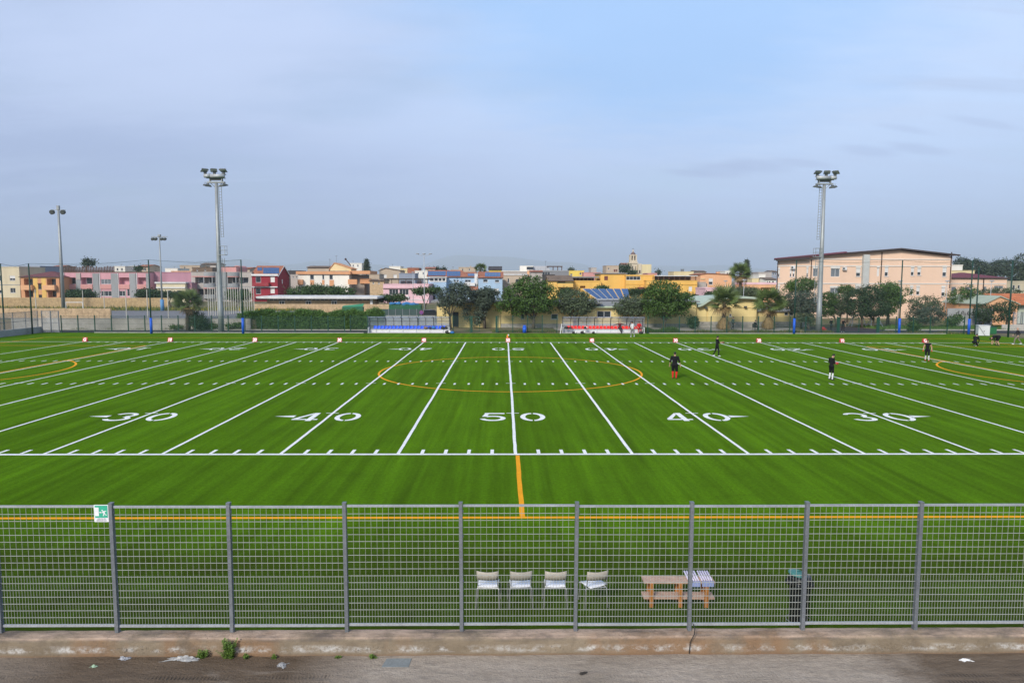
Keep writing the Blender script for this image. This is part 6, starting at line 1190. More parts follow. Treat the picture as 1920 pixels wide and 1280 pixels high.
def tree(name, label, k, base, blobs, Y, leaf, n, size, trunk=.22, limbs=4, z0=None, cat='tree', group=None, dr=.85, shell=.62, seed=None, dx=0):
    """base: crop point of the trunk foot; blobs: (cx, cy, rx, ry) in crop pixels"""
    r = random.Random(seed if seed is not None else int(base[0]*7+base[1])); b = A(*zp(k, *base), Y); z0 = gz(b.x, Y) if z0 is None else z0; b = Vector((b.x, Y, z0))
    t = thing(name, label, cat, b, group=group); s = (Y-CAM.y)/F_PX/ZR[k][2]; W_ = []
    for i, (cx, cy, rx, ry) in enumerate(blobs):
        c = A(*zp(k, cx, cy), Y); W_.append((c.x, Y+r.uniform(-.25, .25)*rx*s, c.z, rx*s, rx*s*dr, ry*s))
    if trunk:
        big = max(W_, key=lambda q: q[3]*q[5]); top = Vector((big[0], Y, big[2])); mid = b.lerp(top, .45)+Vector((r.uniform(-.2, .2), 0, 0))
        mb = MB().tube([b-Vector((0, 0, .2)), b.lerp(mid, .5), mid, top], [trunk*1.25, trunk, trunk*.75, trunk*.3], 8)
        for q in W_[:limbs]+[(W_[0][0]+r.uniform(-1, 1)*W_[0][3]*.5, Y, W_[0][2]+.2*W_[0][5], 1, 1, 1) for _ in range(max(0, limbs-len(W_)))]:
            e = Vector((q[0], q[1], q[2])); m_ = mid.lerp(e, .5)+Vector((0, 0, -.15)); mb.tube([b.lerp(mid, .75), m_, e], [trunk*.55, trunk*.38, trunk*.12], 6)
        mb.build('trunk', BARK, t, smooth=True)
    mb = MB(); leaves(mb, r, W_, n, size, shell=shell); o = mb.build('crown', LF[leaf], t); o['kind'] = 'stuff'
    return t
# ---- big trees in front of the clubhouse
tree('oak_tree', 'large round dark green tree behind the blue drum, tallest in the middle', 4, (600, 945), [(600, 470, 190, 120), (430, 560, 180, 110), (720, 560, 150, 120), (330, 660, 150, 80), (600, 650, 240, 110), (780, 690, 90, 75), (540, 430, 130, 75), (440, 740, 110, 60), (250, 690, 70, 50)], 70.5, 'oak', 10500, .30, .22, 5, z0=0)
tree('oak_tree', 'broad grey-green tree just right of the tallest round tree', 4, (1060, 930), [(1060, 590, 170, 90), (960, 640, 110, 90), (1180, 650, 130, 90), (1080, 700, 180, 85), (940, 720, 60, 55)], 72, 'olive', 6500, .27, .2, 4, z0=0)
tree('oak_tree', 'grey-green tree hanging over the right end of the red dugout', 4, (1700, 930), [(1720, 640, 140, 80), (1620, 690, 120, 70), (1800, 680, 110, 90), (1720, 730, 160, 60)], 72, 'olive', 5000, .27, .18, 4, z0=0)
tree('oak_tree', 'large dense green tree right of the red dugout', 5, (385, 940), [(390, 520, 190, 110), (270, 620, 130, 130), (500, 620, 180, 110), (640, 610, 110, 70), (400, 700, 220, 100), (620, 700, 90, 50), (610, 800, 45, 55), (250, 730, 90, 60), (350, 470, 120, 70)], 70.5, 'oak', 10500, .30, .22, 5, z0=0)
for i, ((bx, by), bl, lb) in enumerate((((1470, 935), [(1430, 560, 110, 80), (1560, 480, 110, 65), (1400, 640, 85, 60), (1430, 740, 45, 70), (1640, 540, 100, 75), (1540, 610, 100, 50), (1590, 660, 50, 40)], 'gnarled leafy tree with hanging tufts at the left end of the yellow clubhouse'), ((1850, 935), [(1760, 570, 80, 60), (1880, 540, 90, 60), (1840, 640, 100, 60), (1660, 760, 50, 90), (1800, 760, 60, 90), (1790, 850, 45, 50), (1960, 570, 70, 60)], 'gnarled leafy tree with ivy stems before the clubhouse, right of the dark door'))):
    tree('street_tree', lb, 3, (bx, by), bl, 70.0+i, 'grey', 5200, .26, .14, 5, z0=0, shell=.5)
tree('street_tree', 'small clump of leaves left of the tallest round tree', 4, (60, 930), [(60, 540, 80, 55), (90, 610, 60, 45), (50, 690, 60, 40)], 71.5, 'grey', 2400, .26, .12, 3, z0=0)
# trees before the school
for k, base, bl, Y, lf, n, lb in ((6, (395, 1165), [(380, 610, 170, 85), (480, 580, 90, 60), (260, 660, 80, 50)], 82, 'oak', 4200, 'dark round tree in front of the left end of the school'), (6, (400, 1165), [(300, 770, 130, 80), (430, 760, 130, 80), (380, 850, 160, 90), (500, 870, 100, 90), (250, 830, 60, 70), (500, 1010, 55, 55)], 72, 'grey', 6800, 'wide grey-green tree left of the right floodlight'), (6, (490, 1165), [(490, 1000, 55, 60), (400, 990, 50, 50)], 70, 'olive', 1200, 'small bush-like tree at the left foot of the right floodlight'),
                            (6, (830, 1120), [(720, 780, 90, 90), (700, 900, 80, 80)], 74, 'oak', 3000, 'dark green tree just right of the right floodlight'), (6, (850, 1120), [(870, 800, 110, 100), (860, 900, 90, 60)], 75, 'olive', 3200, 'pale olive tree right of the right floodlight'), (6, (950, 1100), [(930, 660, 90, 55), (1000, 690, 60, 50)], 84, 'oak', 1800, 'dark tree top showing above the pale olive tree'),
                            (6, (1130, 1160), [(1080, 760, 140, 120), (1100, 900, 160, 90)], 73, 'dark', 4800, 'broad dark olive tree before the middle of the school'), (6, (1260, 1130), [(1230, 720, 150, 110), (1270, 860, 170, 120), (1200, 950, 90, 60)], 74, 'dark', 5600, 'large dark tree left of the padded post by the school'), (6, (1420, 1120), [(1420, 660, 150, 90), (1480, 780, 140, 130), (1420, 880, 120, 90)], 76, 'oak', 5400, 'green tree before the school window, left of the thin padded post'),
                            (7, (30, 800), [(60, 520, 90, 80), (110, 600, 80, 60), (200, 530, 50, 40)], 78, 'oak', 2600, 'loose green tree beside the padded post by the school'), (7, (370, 800), [(330, 620, 130, 50), (450, 610, 80, 45), (380, 670, 150, 50)], 80, 'olive', 3000, 'rounded olive tree before the right half of the school'), (7, (440, 830), [(430, 740, 140, 70), (300, 750, 110, 60)], 73, 'far', 3200, 'bushy grey shrub mass below the rounded olive tree'),
                            (7, (700, 700), [(700, 570, 110, 80), (770, 520, 70, 60), (820, 600, 100, 60)], 86, 'oak', 3600, 'loose green tree before the school annex'), (7, (960, 640), [(940, 550, 110, 45), (1060, 540, 90, 50), (1180, 530, 80, 35)], 92, 'olive', 3400, 'olive tree row before the school annex right end'), (7, (900, 800), [(900, 700, 80, 60), (910, 770, 70, 50)], 76, 'dark', 2200, 'dark bush left of the green gable house'), (7, (1120, 800), [(1110, 670, 110, 45), (1050, 740, 80, 60), (1150, 750, 60, 60)], 74, 'dark', 2600, 'dark bush in front of the green gable house'), (7, (255, 890), [(258, 850, 50, 38)], 63.6, 'oak', 900, 'small round bush behind the right fence'), (7, (620, 850), [(610, 800, 60, 40), (660, 780, 50, 40)], 74, 'oak', 1300, 'low green bush before the grey graffiti wall'), (5, (715, 925), [(715, 860, 52, 60)], 70, 'dark', 1500, 'dark rounded shrub left of the palms')):
    tree('broadleaf_tree' if 'bush' not in lb and 'shrub' not in lb else 'shrub', lb, k, base, bl, Y, lf, n, .25, .13, 3, z0=0, cat='tree' if 'bush' not in lb and 'shrub' not in lb else 'shrub')
# eucalyptus row on the right skyline
for i, (x, y, rx, ry, Y) in enumerate(((700, 265, 55, 45, 190), (760, 275, 22, 40, 190), (830, 290, 50, 60, 200), (880, 300, 50, 50, 200), (950, 310, 60, 50, 205), (1020, 300, 50, 60, 205), (1085, 290, 50, 60, 210), (1145, 295, 45, 60, 210), (1200, 370, 60, 60, 190), (1255, 250, 60, 70, 180), (1290, 330, 50, 70, 175), (700, 330, 40, 20, 170))):
    tree('eucalyptus_tree', f'hazy eucalyptus on the right skyline, number {i+1} counting from the school roof' if 0 else ['airy eucalyptus crown just right of the school roof', 'slim eucalyptus top right of the airy one', 'eucalyptus behind the padded post by the cabinet', 'eucalyptus right of the padded post top', 'wide eucalyptus crown over the maroon annex roof', 'round eucalyptus crown right of the annex ridge', 'tall eucalyptus left of the rightmost net post', 'eucalyptus crown directly behind the rightmost net post', 'dark eucalyptus low behind the pale far house', 'tallest eucalyptus at the right edge of the picture', 'lower eucalyptus at the right edge of the picture', 'low dark foliage on the white block right of the school'][i], 7, (x, 520), [(x, y, rx, ry), (x+rx*.4, y+ry*.7, rx*.8, ry*.6), (x-rx*.4, y+ry*.9, rx*.7, ry*.6)], Y, 'far', 1500, .55, .3, 3, group='eucalyptus skyline')
# ---- umbrella pines, shrubs and skyline trees
for k, base, bl, Y, lf, n, sz, lb in ((2, (1650, 640), [(1600, 520, 170, 55), (1750, 500, 160, 50), (1890, 510, 170, 50), (2050, 520, 140, 45), (1480, 545, 60, 25), (2130, 545, 60, 22)], 125, 'pine', 8000, .38, 'wide low umbrella pine canopy before the white and orange block'), (3, (800, 660), [(740, 595, 110, 30), (860, 590, 110, 35)], 120, 'pine', 3200, .36, 'low rounded pine canopy in front of the pink house'), (1, (680, 930), [(620, 880, 80, 32), (710, 875, 90, 32), (790, 890, 50, 22)], 108, 'dark', 3200, .36, 'dark green bush mound before the pink terrace'), (1, (1300, 930), [(1260, 870, 80, 35), (1350, 875, 70, 30), (1190, 885, 30, 18)], 108, 'dark', 2800, .36, 'dark green bush mound before the right end of the pink terrace'), (2, (130, 600), [(150, 560, 60, 20), (30, 560, 50, 30)], 108, 'dark', 1500, .36, 'low dark bush before the cream annex'), (2, (850, 600), [(800, 560, 60, 40), (930, 565, 90, 40)], 108, 'oak', 2200, .36, 'green bush seen through the white cage poles'),
                                 (5, (1250, 600), [(1180, 540, 110, 45), (1330, 520, 120, 45), (1420, 545, 90, 35)], 98, 'olive', 4600, .34, 'olive hedge-like tree mass behind the palms'), (5, (900, 600), [(940, 550, 90, 22)], 100, 'dark', 900, .34, 'dark bush left behind the palms'), (4, (960, 600), [(960, 540, 90, 40)], 98, 'pine', 1600, .34, 'pine top behind the grey-green tree'), (4, (1360, 500), [(1360, 476, 80, 12)], 125, 'pine', 700, .34, 'flat pine top just above the solar collectors'), (4, (1760, 600), [(1740, 530, 80, 35), (1850, 520, 60, 30)], 96, 'dark', 1700, .34, 'dark tree behind the right end of the solar collectors'), (5, (560, 600), [(650, 585, 110, 40)], 98, 'dark', 1200, .34, 'dark umbrella pine behind the dense green tree'),
                                 (4, (1600, 330), [(1590, 265, 45, 35), (1650, 270, 40, 45), (1700, 305, 70, 18)], 240, 'dark', 1700, .6, 'dark cypress clump on the skyline left of the bell tower'), (1, (745, 660), [(740, 605, 26, 26)], 200, 'far', 600, .6, 'round tree top above the dark roof posts'), (1, (795, 650), [(797, 595, 10, 18), (797, 615, 12, 14)], 200, 'far', 350, .5, 'thin tree top right of the mast above the roof posts'), (1, (1185, 670), [(1185, 655, 30, 18)], 180, 'dark', 400, .5, 'dark shrub on the roofs behind the pink terrace'), (3, (1320, 300), [(1320, 272, 24, 20)], 235, 'far', 350, .6, 'small round tree on the skyline above the solar roofs'), (3, (1385, 300), [(1385, 275, 26, 20)], 235, 'far', 350, .6, 'second small round tree on the skyline above the solar roofs'), (5, (327, 330), [(327, 300, 18, 22)], 240, 'far', 300, .6, 'pointed tree on the skyline right of the church'), (4, (1025, 290), [(1025, 272, 28, 10)], 240, 'far', 250, .5, 'low tree top right of the modern house')):
    tree('pine_tree' if 'pine' in lb else ('shrub' if 'bush' in lb or 'shrub' in lb else 'tree'), lb, k, base, bl, Y, lf, n, sz, .14, 3, cat='shrub' if 'bush' in lb or 'shrub' in lb else 'tree')
# umbrella pine with bare leaning limbs beside the pink house
t = tree('pine_tree', 'leaning umbrella pine with bare limbs right of the pink house', 3, (1195, 720), [(1130, 510, 85, 30), (1270, 500, 90, 28)], 100, 'pine', 2600, .32, .14, 2)
# Norfolk pines: tiers of drooping boughs
def conifer(label, k, x, ytop, ybot, w_, Y):
    r = random.Random(int(x)); p = A(*zp(k, x, ybot), Y); q = A(*zp(k, x, ytop), Y); s = (Y-CAM.y)/F_PX/ZR[k][2]; t = thing('norfolk_pine', label, 'tree', (p.x, Y, gz(p.x, Y))); z0 = p.z; H = q.z-z0
    MB().tube([(p.x, Y, gz(p.x, Y)-.2), (p.x, Y, z0+H*.5), (p.x, Y, q.z)], [.25, .15, .03], 6).build('trunk', BARK, t); mb = MB()
    for tier in range(11):
        f = tier/10; rad = w_*s*(1-f*.85)*(.9 if tier else .7); z = z0+H*f
        for j in range(9):
            a = r.uniform(0, 6.28); 
            for u in (.3, .5, .7, .85, 1): leaves(mb, r, [(p.x+math.cos(a)*rad*u, Y+math.sin(a)*rad*u, z-.25*u+.25*u*u, .22, .22, .12)], 6, .32, clump=2)
    o = mb.build('crown', LF['far'], t); o['kind'] = 'stuff'
conifer('dark conical Norfolk pine on the skyline right of the orange block', 3, 527, 165, 300, 45, 185); conifer('dark conical Norfolk pine behind the tall palm', 5, 1320, 172, 330, 42, 175)
# ---- palms
def frond_mesh(mat, L_=1.5, n=15, droop=.5):
    mb = MB().tube([(0, 0, 0), (.45*L_, 0, .06*L_), (.62*L_, 0, .04*L_)], [.022, .018, .012], 4)
    c = Vector((.60*L_, 0, .05*L_))
    for i in range(n):
        a = math.radians(-105+210*i/(n-1)); ln = L_*.62*(1-.25*abs(a)/1.8); d = Vector((math.cos(a), math.sin(a), 0)); sd_ = Vector((-d.y, d.x, 0))*.034*L_
        m_ = c+d*ln*.55+Vector((0, 0, -.03*L_)); e = c+d*ln+Vector((0, 0, -droop*ln*.6))
        mb.poly([c-sd_*.2, m_-sd_, m_+sd_, c+sd_*.2]); mb.poly([m_-sd_, e, m_+sd_])
    return mb.mesh('frond', mat)
FG, FD = frond_mesh(LF['palm'], 1.5, 14, .18), frond_mesh(LF['dry'], 1.4, 11, .45)
def palm(label, k, x, ybase, ytop, Y, crown, nf=38, nd=16, z0=0., skirt=0, tr=.24, trunk_mat=None):
    r = random.Random(int(x)); b = A(*zp(k, x, ybase), Y); s = (Y-CAM.y)/F_PX/ZR[k][2]; top = A(*zp(k, x, ytop), Y); rad = crown*s; H = top.z-z0
    t = thing('palm_tree', label, 'palm', (b.x, Y, z0)); pts = [(b.x, Y, z0-.2), (b.x, Y, z0+H*.5), (b.x, Y, top.z)]; MB().tube(pts, [tr*1.3, tr, tr*.9], 10).build('trunk', BARK, t, smooth=True)
    mb = MB()
    for i in range(90):                                # old leaf bases
        a = r.uniform(0, 6.28); z = z0+H*r.uniform(.1, 1); d = Vector((math.cos(a), math.sin(a), 0)); q = Vector((b.x, Y, z))+d*tr; mb.obox(q, d*.09+Vector((0, 0, .08)), Vector((-d.y, d.x, 0))*.06, (0, 0, .02))
    mb.build('leaf_bases', LF['dry'] if skirt else BARK, t)
    if skirt:
        mb = MB()
        for i in range(900):
            a = r.uniform(0, 6.28); z = z0+.25+skirt*r.uniform(.1, 1); R_k = tr+(.75-.30*((z-z0)/skirt-.35)**2*4)*r.uniform(.15, 1.05); d = Vector((math.cos(a), math.sin(a), 0)); q = Vector((b.x, Y, z))+d*R_k; sd_ = Vector((-d.y, d.x, 0))*.05; dn = Vector((0, 0, -min(z-z0-.02, r.uniform(.35, 1.0))))
            mb.poly([q-sd_, q+sd_, q+dn+d*.04])
        o = mb.build('dead_skirt', LF['dry'], t); o['kind'] = 'stuff'
    sc_ = rad/1.62
    for i in range(nf): el = -.40+1.65*((i+.5)/nf)+r.uniform(-.1, .1); f = r.uniform(.85, 1.12)*sc_; inst('frond', FG, t, (0, 0, H+r.uniform(-.25, .1)), (r.uniform(-1.1, 1.1), -el, i*2.399), (f, f, f))
    for i in range(nd): el = r.uniform(-1.2, -.3); f = r.uniform(.7, 1.0)*sc_; inst('frond', FD, t, (0, 0, H-r.uniform(.1, .5)), (r.uniform(-.4, .4), -el, i*2.399+.7), (f, f, f))
    return t
palm('bushy fan palm with dead skirt before the clubhouse, the left of the pair', 5, 1060, 930, 640, 68.5, 195, 44, 10, 0, 1.5); palm('bushy fan palm with dead skirt before the clubhouse, the right of the pair', 5, 1565, 930, 650, 69.5, 195, 44, 10, 0, 1.5)
palm('tall fan palm rising behind the clubhouse', 5, 1245, 600, 310, 110, 130, 44, 34, .6, 0, .3); palm('leafy fan palm standing before the retaining wall at the left', 2, 318, 935, 640, 66.0, 170, 44, 8, 0, 0, .26); palm('far palm on the skyline above the blue houses', 3, 1805, 320, 268, 190, 75, 34, 6, .9, 0, .3)
# ivy bush beside the left palm, hedge
tree('shrub', 'dark ivy bush at the foot of the left palm', 2, (430, 940), [(430, 840, 85, 90), (470, 890, 60, 55), (420, 780, 45, 40)], 66.2, 'dark', 3200, .20, 0, 0, z0=0, cat='shrub'); tree('shrub', 'low scrub between the left floodlight and the retaining wall', 2, (650, 940), [(600, 910, 60, 30), (800, 905, 70, 30), (880, 900, 50, 35), (510, 920, 60, 18)], 66.9, 'oak', 2400, .18, 0, 0, z0=0, cat='shrub'); tree('shrub', 'weedy tuft against the retaining wall left of the palm', 2, (200, 940), [(190, 915, 70, 18), (140, 905, 30, 18)], 66.5, 'oak', 700, .16, 0, 0, z0=0, cat='shrub')
def hedge(label, k, x0, x1, y0_, y1_, Y, th, n, size, leaf):
    r = random.Random(int(x0)); a0, a1, z0, z1 = wr(k, x0, y0_, x1, y1_, Y); t = thing('hedge', label, 'hedge', ((a0+a1)/2, Y, 0)); mb = MB()
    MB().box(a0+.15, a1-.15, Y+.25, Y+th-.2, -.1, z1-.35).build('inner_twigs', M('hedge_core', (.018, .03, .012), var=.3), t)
    for _ in range(n//12):
        f = r.random(); x = r.uniform(a0, a1); hgt = z1+.16*math.sin(x*1.1)+.13*math.sin(x*2.7+1)
        if f < .62: c = Vector((x, Y+r.uniform(-.1, .25), r.uniform(.05, hgt)))
        elif f < .92: c = Vector((x, Y+r.uniform(0, th), hgt+r.uniform(-.3, .15)))
        else: c = Vector((a1+r.uniform(-.2, .1), Y+r.uniform(0, th), r.uniform(.05, hgt)))
        leaves(mb, r, [(c.x, c.y, c.z, .12, .12, .12)], 12, size, clump=12)
    o = mb.build('foliage', LF[leaf], t); o['kind'] = 'stuff'
hedge('long clipped green hedge behind the far fence, left of the blue dugout', 2, 885, 2485, 760, 930, 67.6, 1.4, 26000, .17, 'hedge')
tree('shrub', 'taller green bush at the right end of the clipped hedge', 3, (630, 900), [(620, 745, 70, 45), (560, 765, 60, 40), (660, 790, 40, 60)], 68.0, 'hedge', 2400, .18, 0, 0, z0=0, cat='shrub')
# flowering verge under the ochre wall, rough grass under the right fence
def verge(name, label, x0, x1, y0_, y1_, n, h, mats_, z=None):
    r = random.Random(int(x0*3)); mb = MB()
    for _ in range(n):
        x, y = r.uniform(x0, x1), r.uniform(y0_, y1_); zz_ = gz(x, y) if z is None else z; hh = h*r.uniform(.3, 1)*(.5+.5*math.sin(x*.8)**2); a = r.uniform(0, 3.14); d = Vector((math.cos(a), math.sin(a), 0))*r.uniform(.02, .07); b_ = Vector((x, y, zz_-.05)); lean = Vector((r.uniform(-.2, .2), r.uniform(-.2, .2), 1))*hh; mi = 1 if len(mats_) > 1 and r.random() < .18 else 0
        mb.add([b_-d, b_+d, b_+lean], [(0, 1, 2)], mi)
    o = mb.build(name, mats_, org=((x0+x1)/2, y0_, 0)); o['kind'] = 'stuff'; o['label'] = label; o['category'] = 'grass'; return o
verge('rough_grass', 'rough weedy verge with yellow flowers below the ochre wall at the left', -100, -34, 92, 103.5, 9000, .75, [LF['grass'], M('flower_yellow', (.45, .34, .03))]); verge('rough_grass', 'rough dry grass strip behind the far fence on the right', 17.8, 42, 62.3, 65.2, 9000, .55, [LF['grass'], LF['dry']], 0); verge('rough_grass', 'rough grass along the fence at the right corner', 48, 60.5, 62.3, 63.4, 3000, .45, [LF['grass'], LF['dry']], 0); verge('rough_grass', 'green grass bank beyond the service road on the right', 52, 78, 69, 77, 9000, .5, [leaf_mat('leaf_bank', (.09, .17, .035))], 0); verge('rough_grass', 'grass strip at the clubhouse foot between the dugouts', -2, 6.5, 63.6, 66.4, 3500, .35, [LF['grass'], LF['dry']], 0); verge('rough_grass', 'dark weeds beside the right end of the red dugout', 17.3, 22, 62.4, 66, 3000, .9, [LF['oak']], 0); verge('rough_grass', 'thin weeds along the foot of the retaining wall', -58, -33, 66.7, 67.0, 1800, .4, [LF['grass'], LF['dry']], 0)
# ================================================================== PEOPLE
SKIN = M('skin', (.48, .28, .20), rough=.55, var=.06, spec=.3); HAIR = M('hair_dark', (.015, .012, .010), rough=.6); HAIRG = M('hair_grey', (.30, .28, .26), rough=.7)
CL = {n: M('cloth_'+n, c, rough=.85, var=.15, scale=8, spec=.1) for n, c in dict(black=(.012, .012, .014), red=(.55, .02, .02), white=(.72, .72, .74), grey=(.24, .24, .24), dark=(.03, .03, .035), maroon=(.09, .02, .03), khaki=(.20, .17, .14), green=(.05, .08, .07)).items()}
CL['skin'] = SKIN
STAND = dict(pelvis=(0, 0, .95), waist=(0, .01, 1.10), chest=(0, .02, 1.33), neck=(0, .0, 1.50), head=(0, .03, 1.64),
             sl=(-.19, 0, 1.43), el=(-.25, -.03, 1.14), wl=(-.27, .05, .89), sr=(.19, 0, 1.43), er=(.25, -.03, 1.14), wr=(.27, .05, .89),
             hl=(-.10, 0, .92), kl=(-.12, .03, .50), al=(-.13, -.02, .09), hr=(.10, 0, .92), kr=(.12, .03, .50), ar=(.13, -.02, .09), face=(0, 1, 0))
def person(label, loc, rz, pose={}, top='black', sleeve='black', forearm='skin', legs='black', calf='black', shoe='white', hair=HAIR, H=1.78, bulk=1.0, glove='skin', group=None, beard=False):
    J = {k: Vector(v) for k, v in {**STAND, **pose}.items()}; face = J.pop('face').normalized(); t = thing('person', label, 'person', loc, rz, group, local=True); B_ = bulk
    segs = []                                            # (a, b, ra, rb, cloth)
    S = lambda a, b, ra, rb, c: segs.append((J[a] if isinstance(a, str) else a, J[b] if isinstance(b, str) else b, ra, rb, c))
    S('pelvis', 'waist', .135*B_, .125*B_, top); S('waist', 'chest', .125*B_, .145*B_, top); S('chest', 'neck', .12*B_, .06, top)
    S('neck', J['head'], .058, .062, 'skin'); S('hl', 'hr', .115*B_, .115*B_, legs); S('pelvis', J['pelvis']*.5+J['hl']*.25+J['hr']*.25, .14*B_, .13*B_, legs); S('sl', 'sr', .075*B_, .075*B_, top)
    for q in 'lr':
        S('s'+q, 'e'+q, .062*B_, .050*B_, sleeve); S('e'+q, 'w'+q, .046, .032, forearm); S('h'+q, 'k'+q, .098*B_, .068*B_, legs); S('k'+q, 'a'+q, .064*B_, .045, calf)
    up = Vector((0, 0, 1)); hd = J['head']; nk = (hd-J['neck']).normalized(); sidev = face.cross(nk).normalized(); fwd = nk.cross(sidev).normalized(); fwd = fwd if fwd.dot(face) > 0 else -fwd
    mb = MB()
    Rm = Matrix((sidev, fwd, nk)).transposed()
    mb.ell(hd+nk*.03, (.075, .095, .112), 16, 12, R=Rm); mb.ell(hd+fwd*.03-nk*.055, (.055, .062, .06), 12, 8, R=Rm)      # skull and jaw
    mb.tube([hd+fwd*.095+nk*.035, hd+fwd*.122-nk*.005, hd+fwd*.095-nk*.012], [.012, .018, .014], 6)
    for s in (-1, 1): mb.ell(hd+sidev*s*.077, (.012, .026, .034), 8, 6, R=Rm)
    tips = []
    for q, s in (('l', -1), ('r', 1)):
        w_, e_ = J['w'+q], J['e'+q]; d = (w_-e_).normalized(); sd_ = d.cross(Vector((s, 0, 0)) if abs(d.x) < .7 else Vector((0, 0, 1))).normalized(); nr = d.cross(sd_).normalized()
        pc = w_+d*.05; segs.append((w_, w_+d*.085, .034, .040, glove))
        for i in range(4):
            r0_ = w_+d*.09+sd_*(.030-.020*i); ln = (.062, .074, .070, .055)[i]; m1 = r0_+d*ln*.55+nr*.012*s; e2 = m1+d*ln*.35+nr*.03*s; mb.tube([r0_-d*.02, r0_, m1, e2], [.011, .0105, .010, .008], 6); tips.append((e2, glove, r0_))
        th = w_+d*.035+sd_*.035; mb.tube([th-sd_*.01, th+sd_*.028+d*.025, th+sd_*.036+d*.062], [.013, .012, .009], 6); tips.append((th+sd_*.03+d*.03, glove, th))
    for q in 'lr':
        a = J['a'+q]; f = Vector((face.x, face.y, 0)); f = f.normalized() if f.length > .1 else Vector((0, 1, 0)); fd = pose.get('f'+q); f = Vector(fd).normalized() if fd else f
        mb.ell(a+f*.075-Vector((0, 0, .045)), (.048, .135, .046), 12, 7, R=Matrix((f.cross(Vector((0, 0, 1))), f, Vector((0, 0, 1)))).transposed() if abs(f.z) < .9 else None)
        segs.append((a-Vector((0, 0, .03)), a+f*.16-Vector((0, 0, .05)), .045, .04, shoe))
    for a, b, ra, rb, c in segs:
        if (a-b).length < 1e-4: continue
        mb.ell(a, ra, 10, 8); mb.ell(b, rb, 10, 8); mb.tube([a, b], [ra, rb], 10)
    me = mb.mesh('body', [SKIN]); o = bpy.data.objects.new('body', me); COL.objects.link(o); md = o.modifiers.new('r', 'REMESH'); md.mode = 'VOXEL'; md.voxel_size = .0135; md.use_smooth_shade = True
    sm = o.modifiers.new('s', 'SMOOTH'); sm.factor = .5; sm.iterations = 3; dc = o.modifiers.new('d', 'DECIMATE'); dc.ratio = .28
    dg = bpy.context.evaluated_depsgraph_get(); dg.update(); me2 = bpy.data.meshes.new_from_object(o.evaluated_get(dg)); bpy.data.objects.remove(o); me2.name = 'body'
    names = sorted({s_[4] for s_ in segs} | {'skin', glove}); me2.materials.clear()
    for n_ in names: me2.materials.append(CL[n_])
    hs = [(J['head']+nk*.03, 'skin')]
    for p in me2.polygons:
        c = p.center; best = None; bd = 1e9
        if (c-hd).dot(nk) > -.09 and (c-hd).length < .2: best = 'skin'
        else:
            for a, b, ra, rb, cl in segs:
                ab = b-a; tt = max(0, min(1, (c-a).dot(ab)/max(1e-6, ab.length_squared))); dd = (c-a-ab*tt).length-(ra+(rb-ra)*tt)
                if dd < bd: bd, best = dd, cl
        p.material_index = names.index(best); p.use_smooth = True
    bo = inst('body', me2, t)
    # hair cap, eyes, mouth
    hb = MB(); R3 = Rm; cc = hd+nk*.04; pts_ = []
    hb.ell(cc-fwd*.012+nk*.012, (.083, .099, .113), 14, 10, R=R3)
    keep = [i for i, f in enumerate(hb.f) if (sum((Vector(hb.v[j]) for j in f), Vector())/len(f)-cc).dot(nk)*.9-(sum((Vector(hb.v[j]) for j in f), Vector())/len(f)-cc).dot(fwd)*.75 > -.015]
    if hair: hb.f = [hb.f[i] for i in keep]; hb.m = [0]*len(keep); hb.build('hair', hair, t, smooth=True)
    for s in (-1, 1): MB().ell(hd+fwd*.098+sidev*s*.032+nk*.03, .011, 6, 5).build('eye', CL['dark'], bo)
    MB().obox(hd+fwd*.093-nk*.05, sidev*.022, fwd*.004, nk*.005).build('mouth', CL['maroon'], bo)
    if beard: MB().ell(hd+fwd*.045-nk*.06, (.062, .062, .055), 10, 7, R=Rm).build('beard', HAIR, t, smooth=True)
    k = H/1.76; t.scale = (k, k, k); return t
def at(px, py): p = G(px, py); return (p.x, p.y, 0)
def ball(label, loc, sc=1, mat=None, rz=0):
    mb = MB().ell((0, 0, 0), (.14*sc, .085*sc, .085*sc), 14, 9); t = thing('football', label, 'ball', loc, rz, local=True); mb.build('ball_shell', mat or M('ball_brown', (.16, .06, .035), rough=.6), t, smooth=True); MB().box(-.04*sc, .04*sc, -.006, .006, .082*sc, .09*sc).build('laces', KWH, t)
# four players on the pitch
person('player in black shirt and bright red socks seen from behind, nearest the centre circle', at(1264.5, 710), -.35, dict(el=(-.29, -.05, 1.15), wl=(-.33, .05, .90), er=(.31, -.04, 1.16), wr=(.36, .05, .90), kl=(-.12, .08, .52), al=(-.11, -.02, .09), kr=(.13, .06, .50), ar=(.12, -.10, .10)), calf='red', shoe='dark', bulk=1.28, H=1.83, beard=True, glove='skin')
p_ = at(1344, 668); t = person('player in black shirt and long black trousers holding out a ball, facing right', p_, -1.45, dict(el=(-.17, .12, 1.20), wl=(-.10, .40, 1.22), er=(.18, .12, 1.20), wr=(.08, .42, 1.20), hl=(-.09, 0, .92), kl=(-.11, -.08, .50), al=(-.12, -.30, .12), kr=(.11, .12, .50), ar=(.12, .10, .09)), H=1.80)
ball('brown football held out by the player in long trousers', (p_[0]+.55, p_[1]+.08, 1.24))
p_ = at(1558, 712); person('player in black with white socks looking down at a ball, facing right', p_, -1.25, dict(head=(0, .12, 1.61), neck=(0, .03, 1.49), face=(0, .75, -.65), el=(-.24, .02, 1.15), wl=(-.10, .30, 1.08), er=(.24, .02, 1.15), wr=(.10, .30, 1.08)), calf='white', shoe='dark', H=1.78, glove='red')
ball('red and white football in the gloves of the player with white socks', (p_[0]+.42, p_[1]+.12, 1.12), 1.1, M('ball_red', (.5, .05, .04), rough=.5), .5)
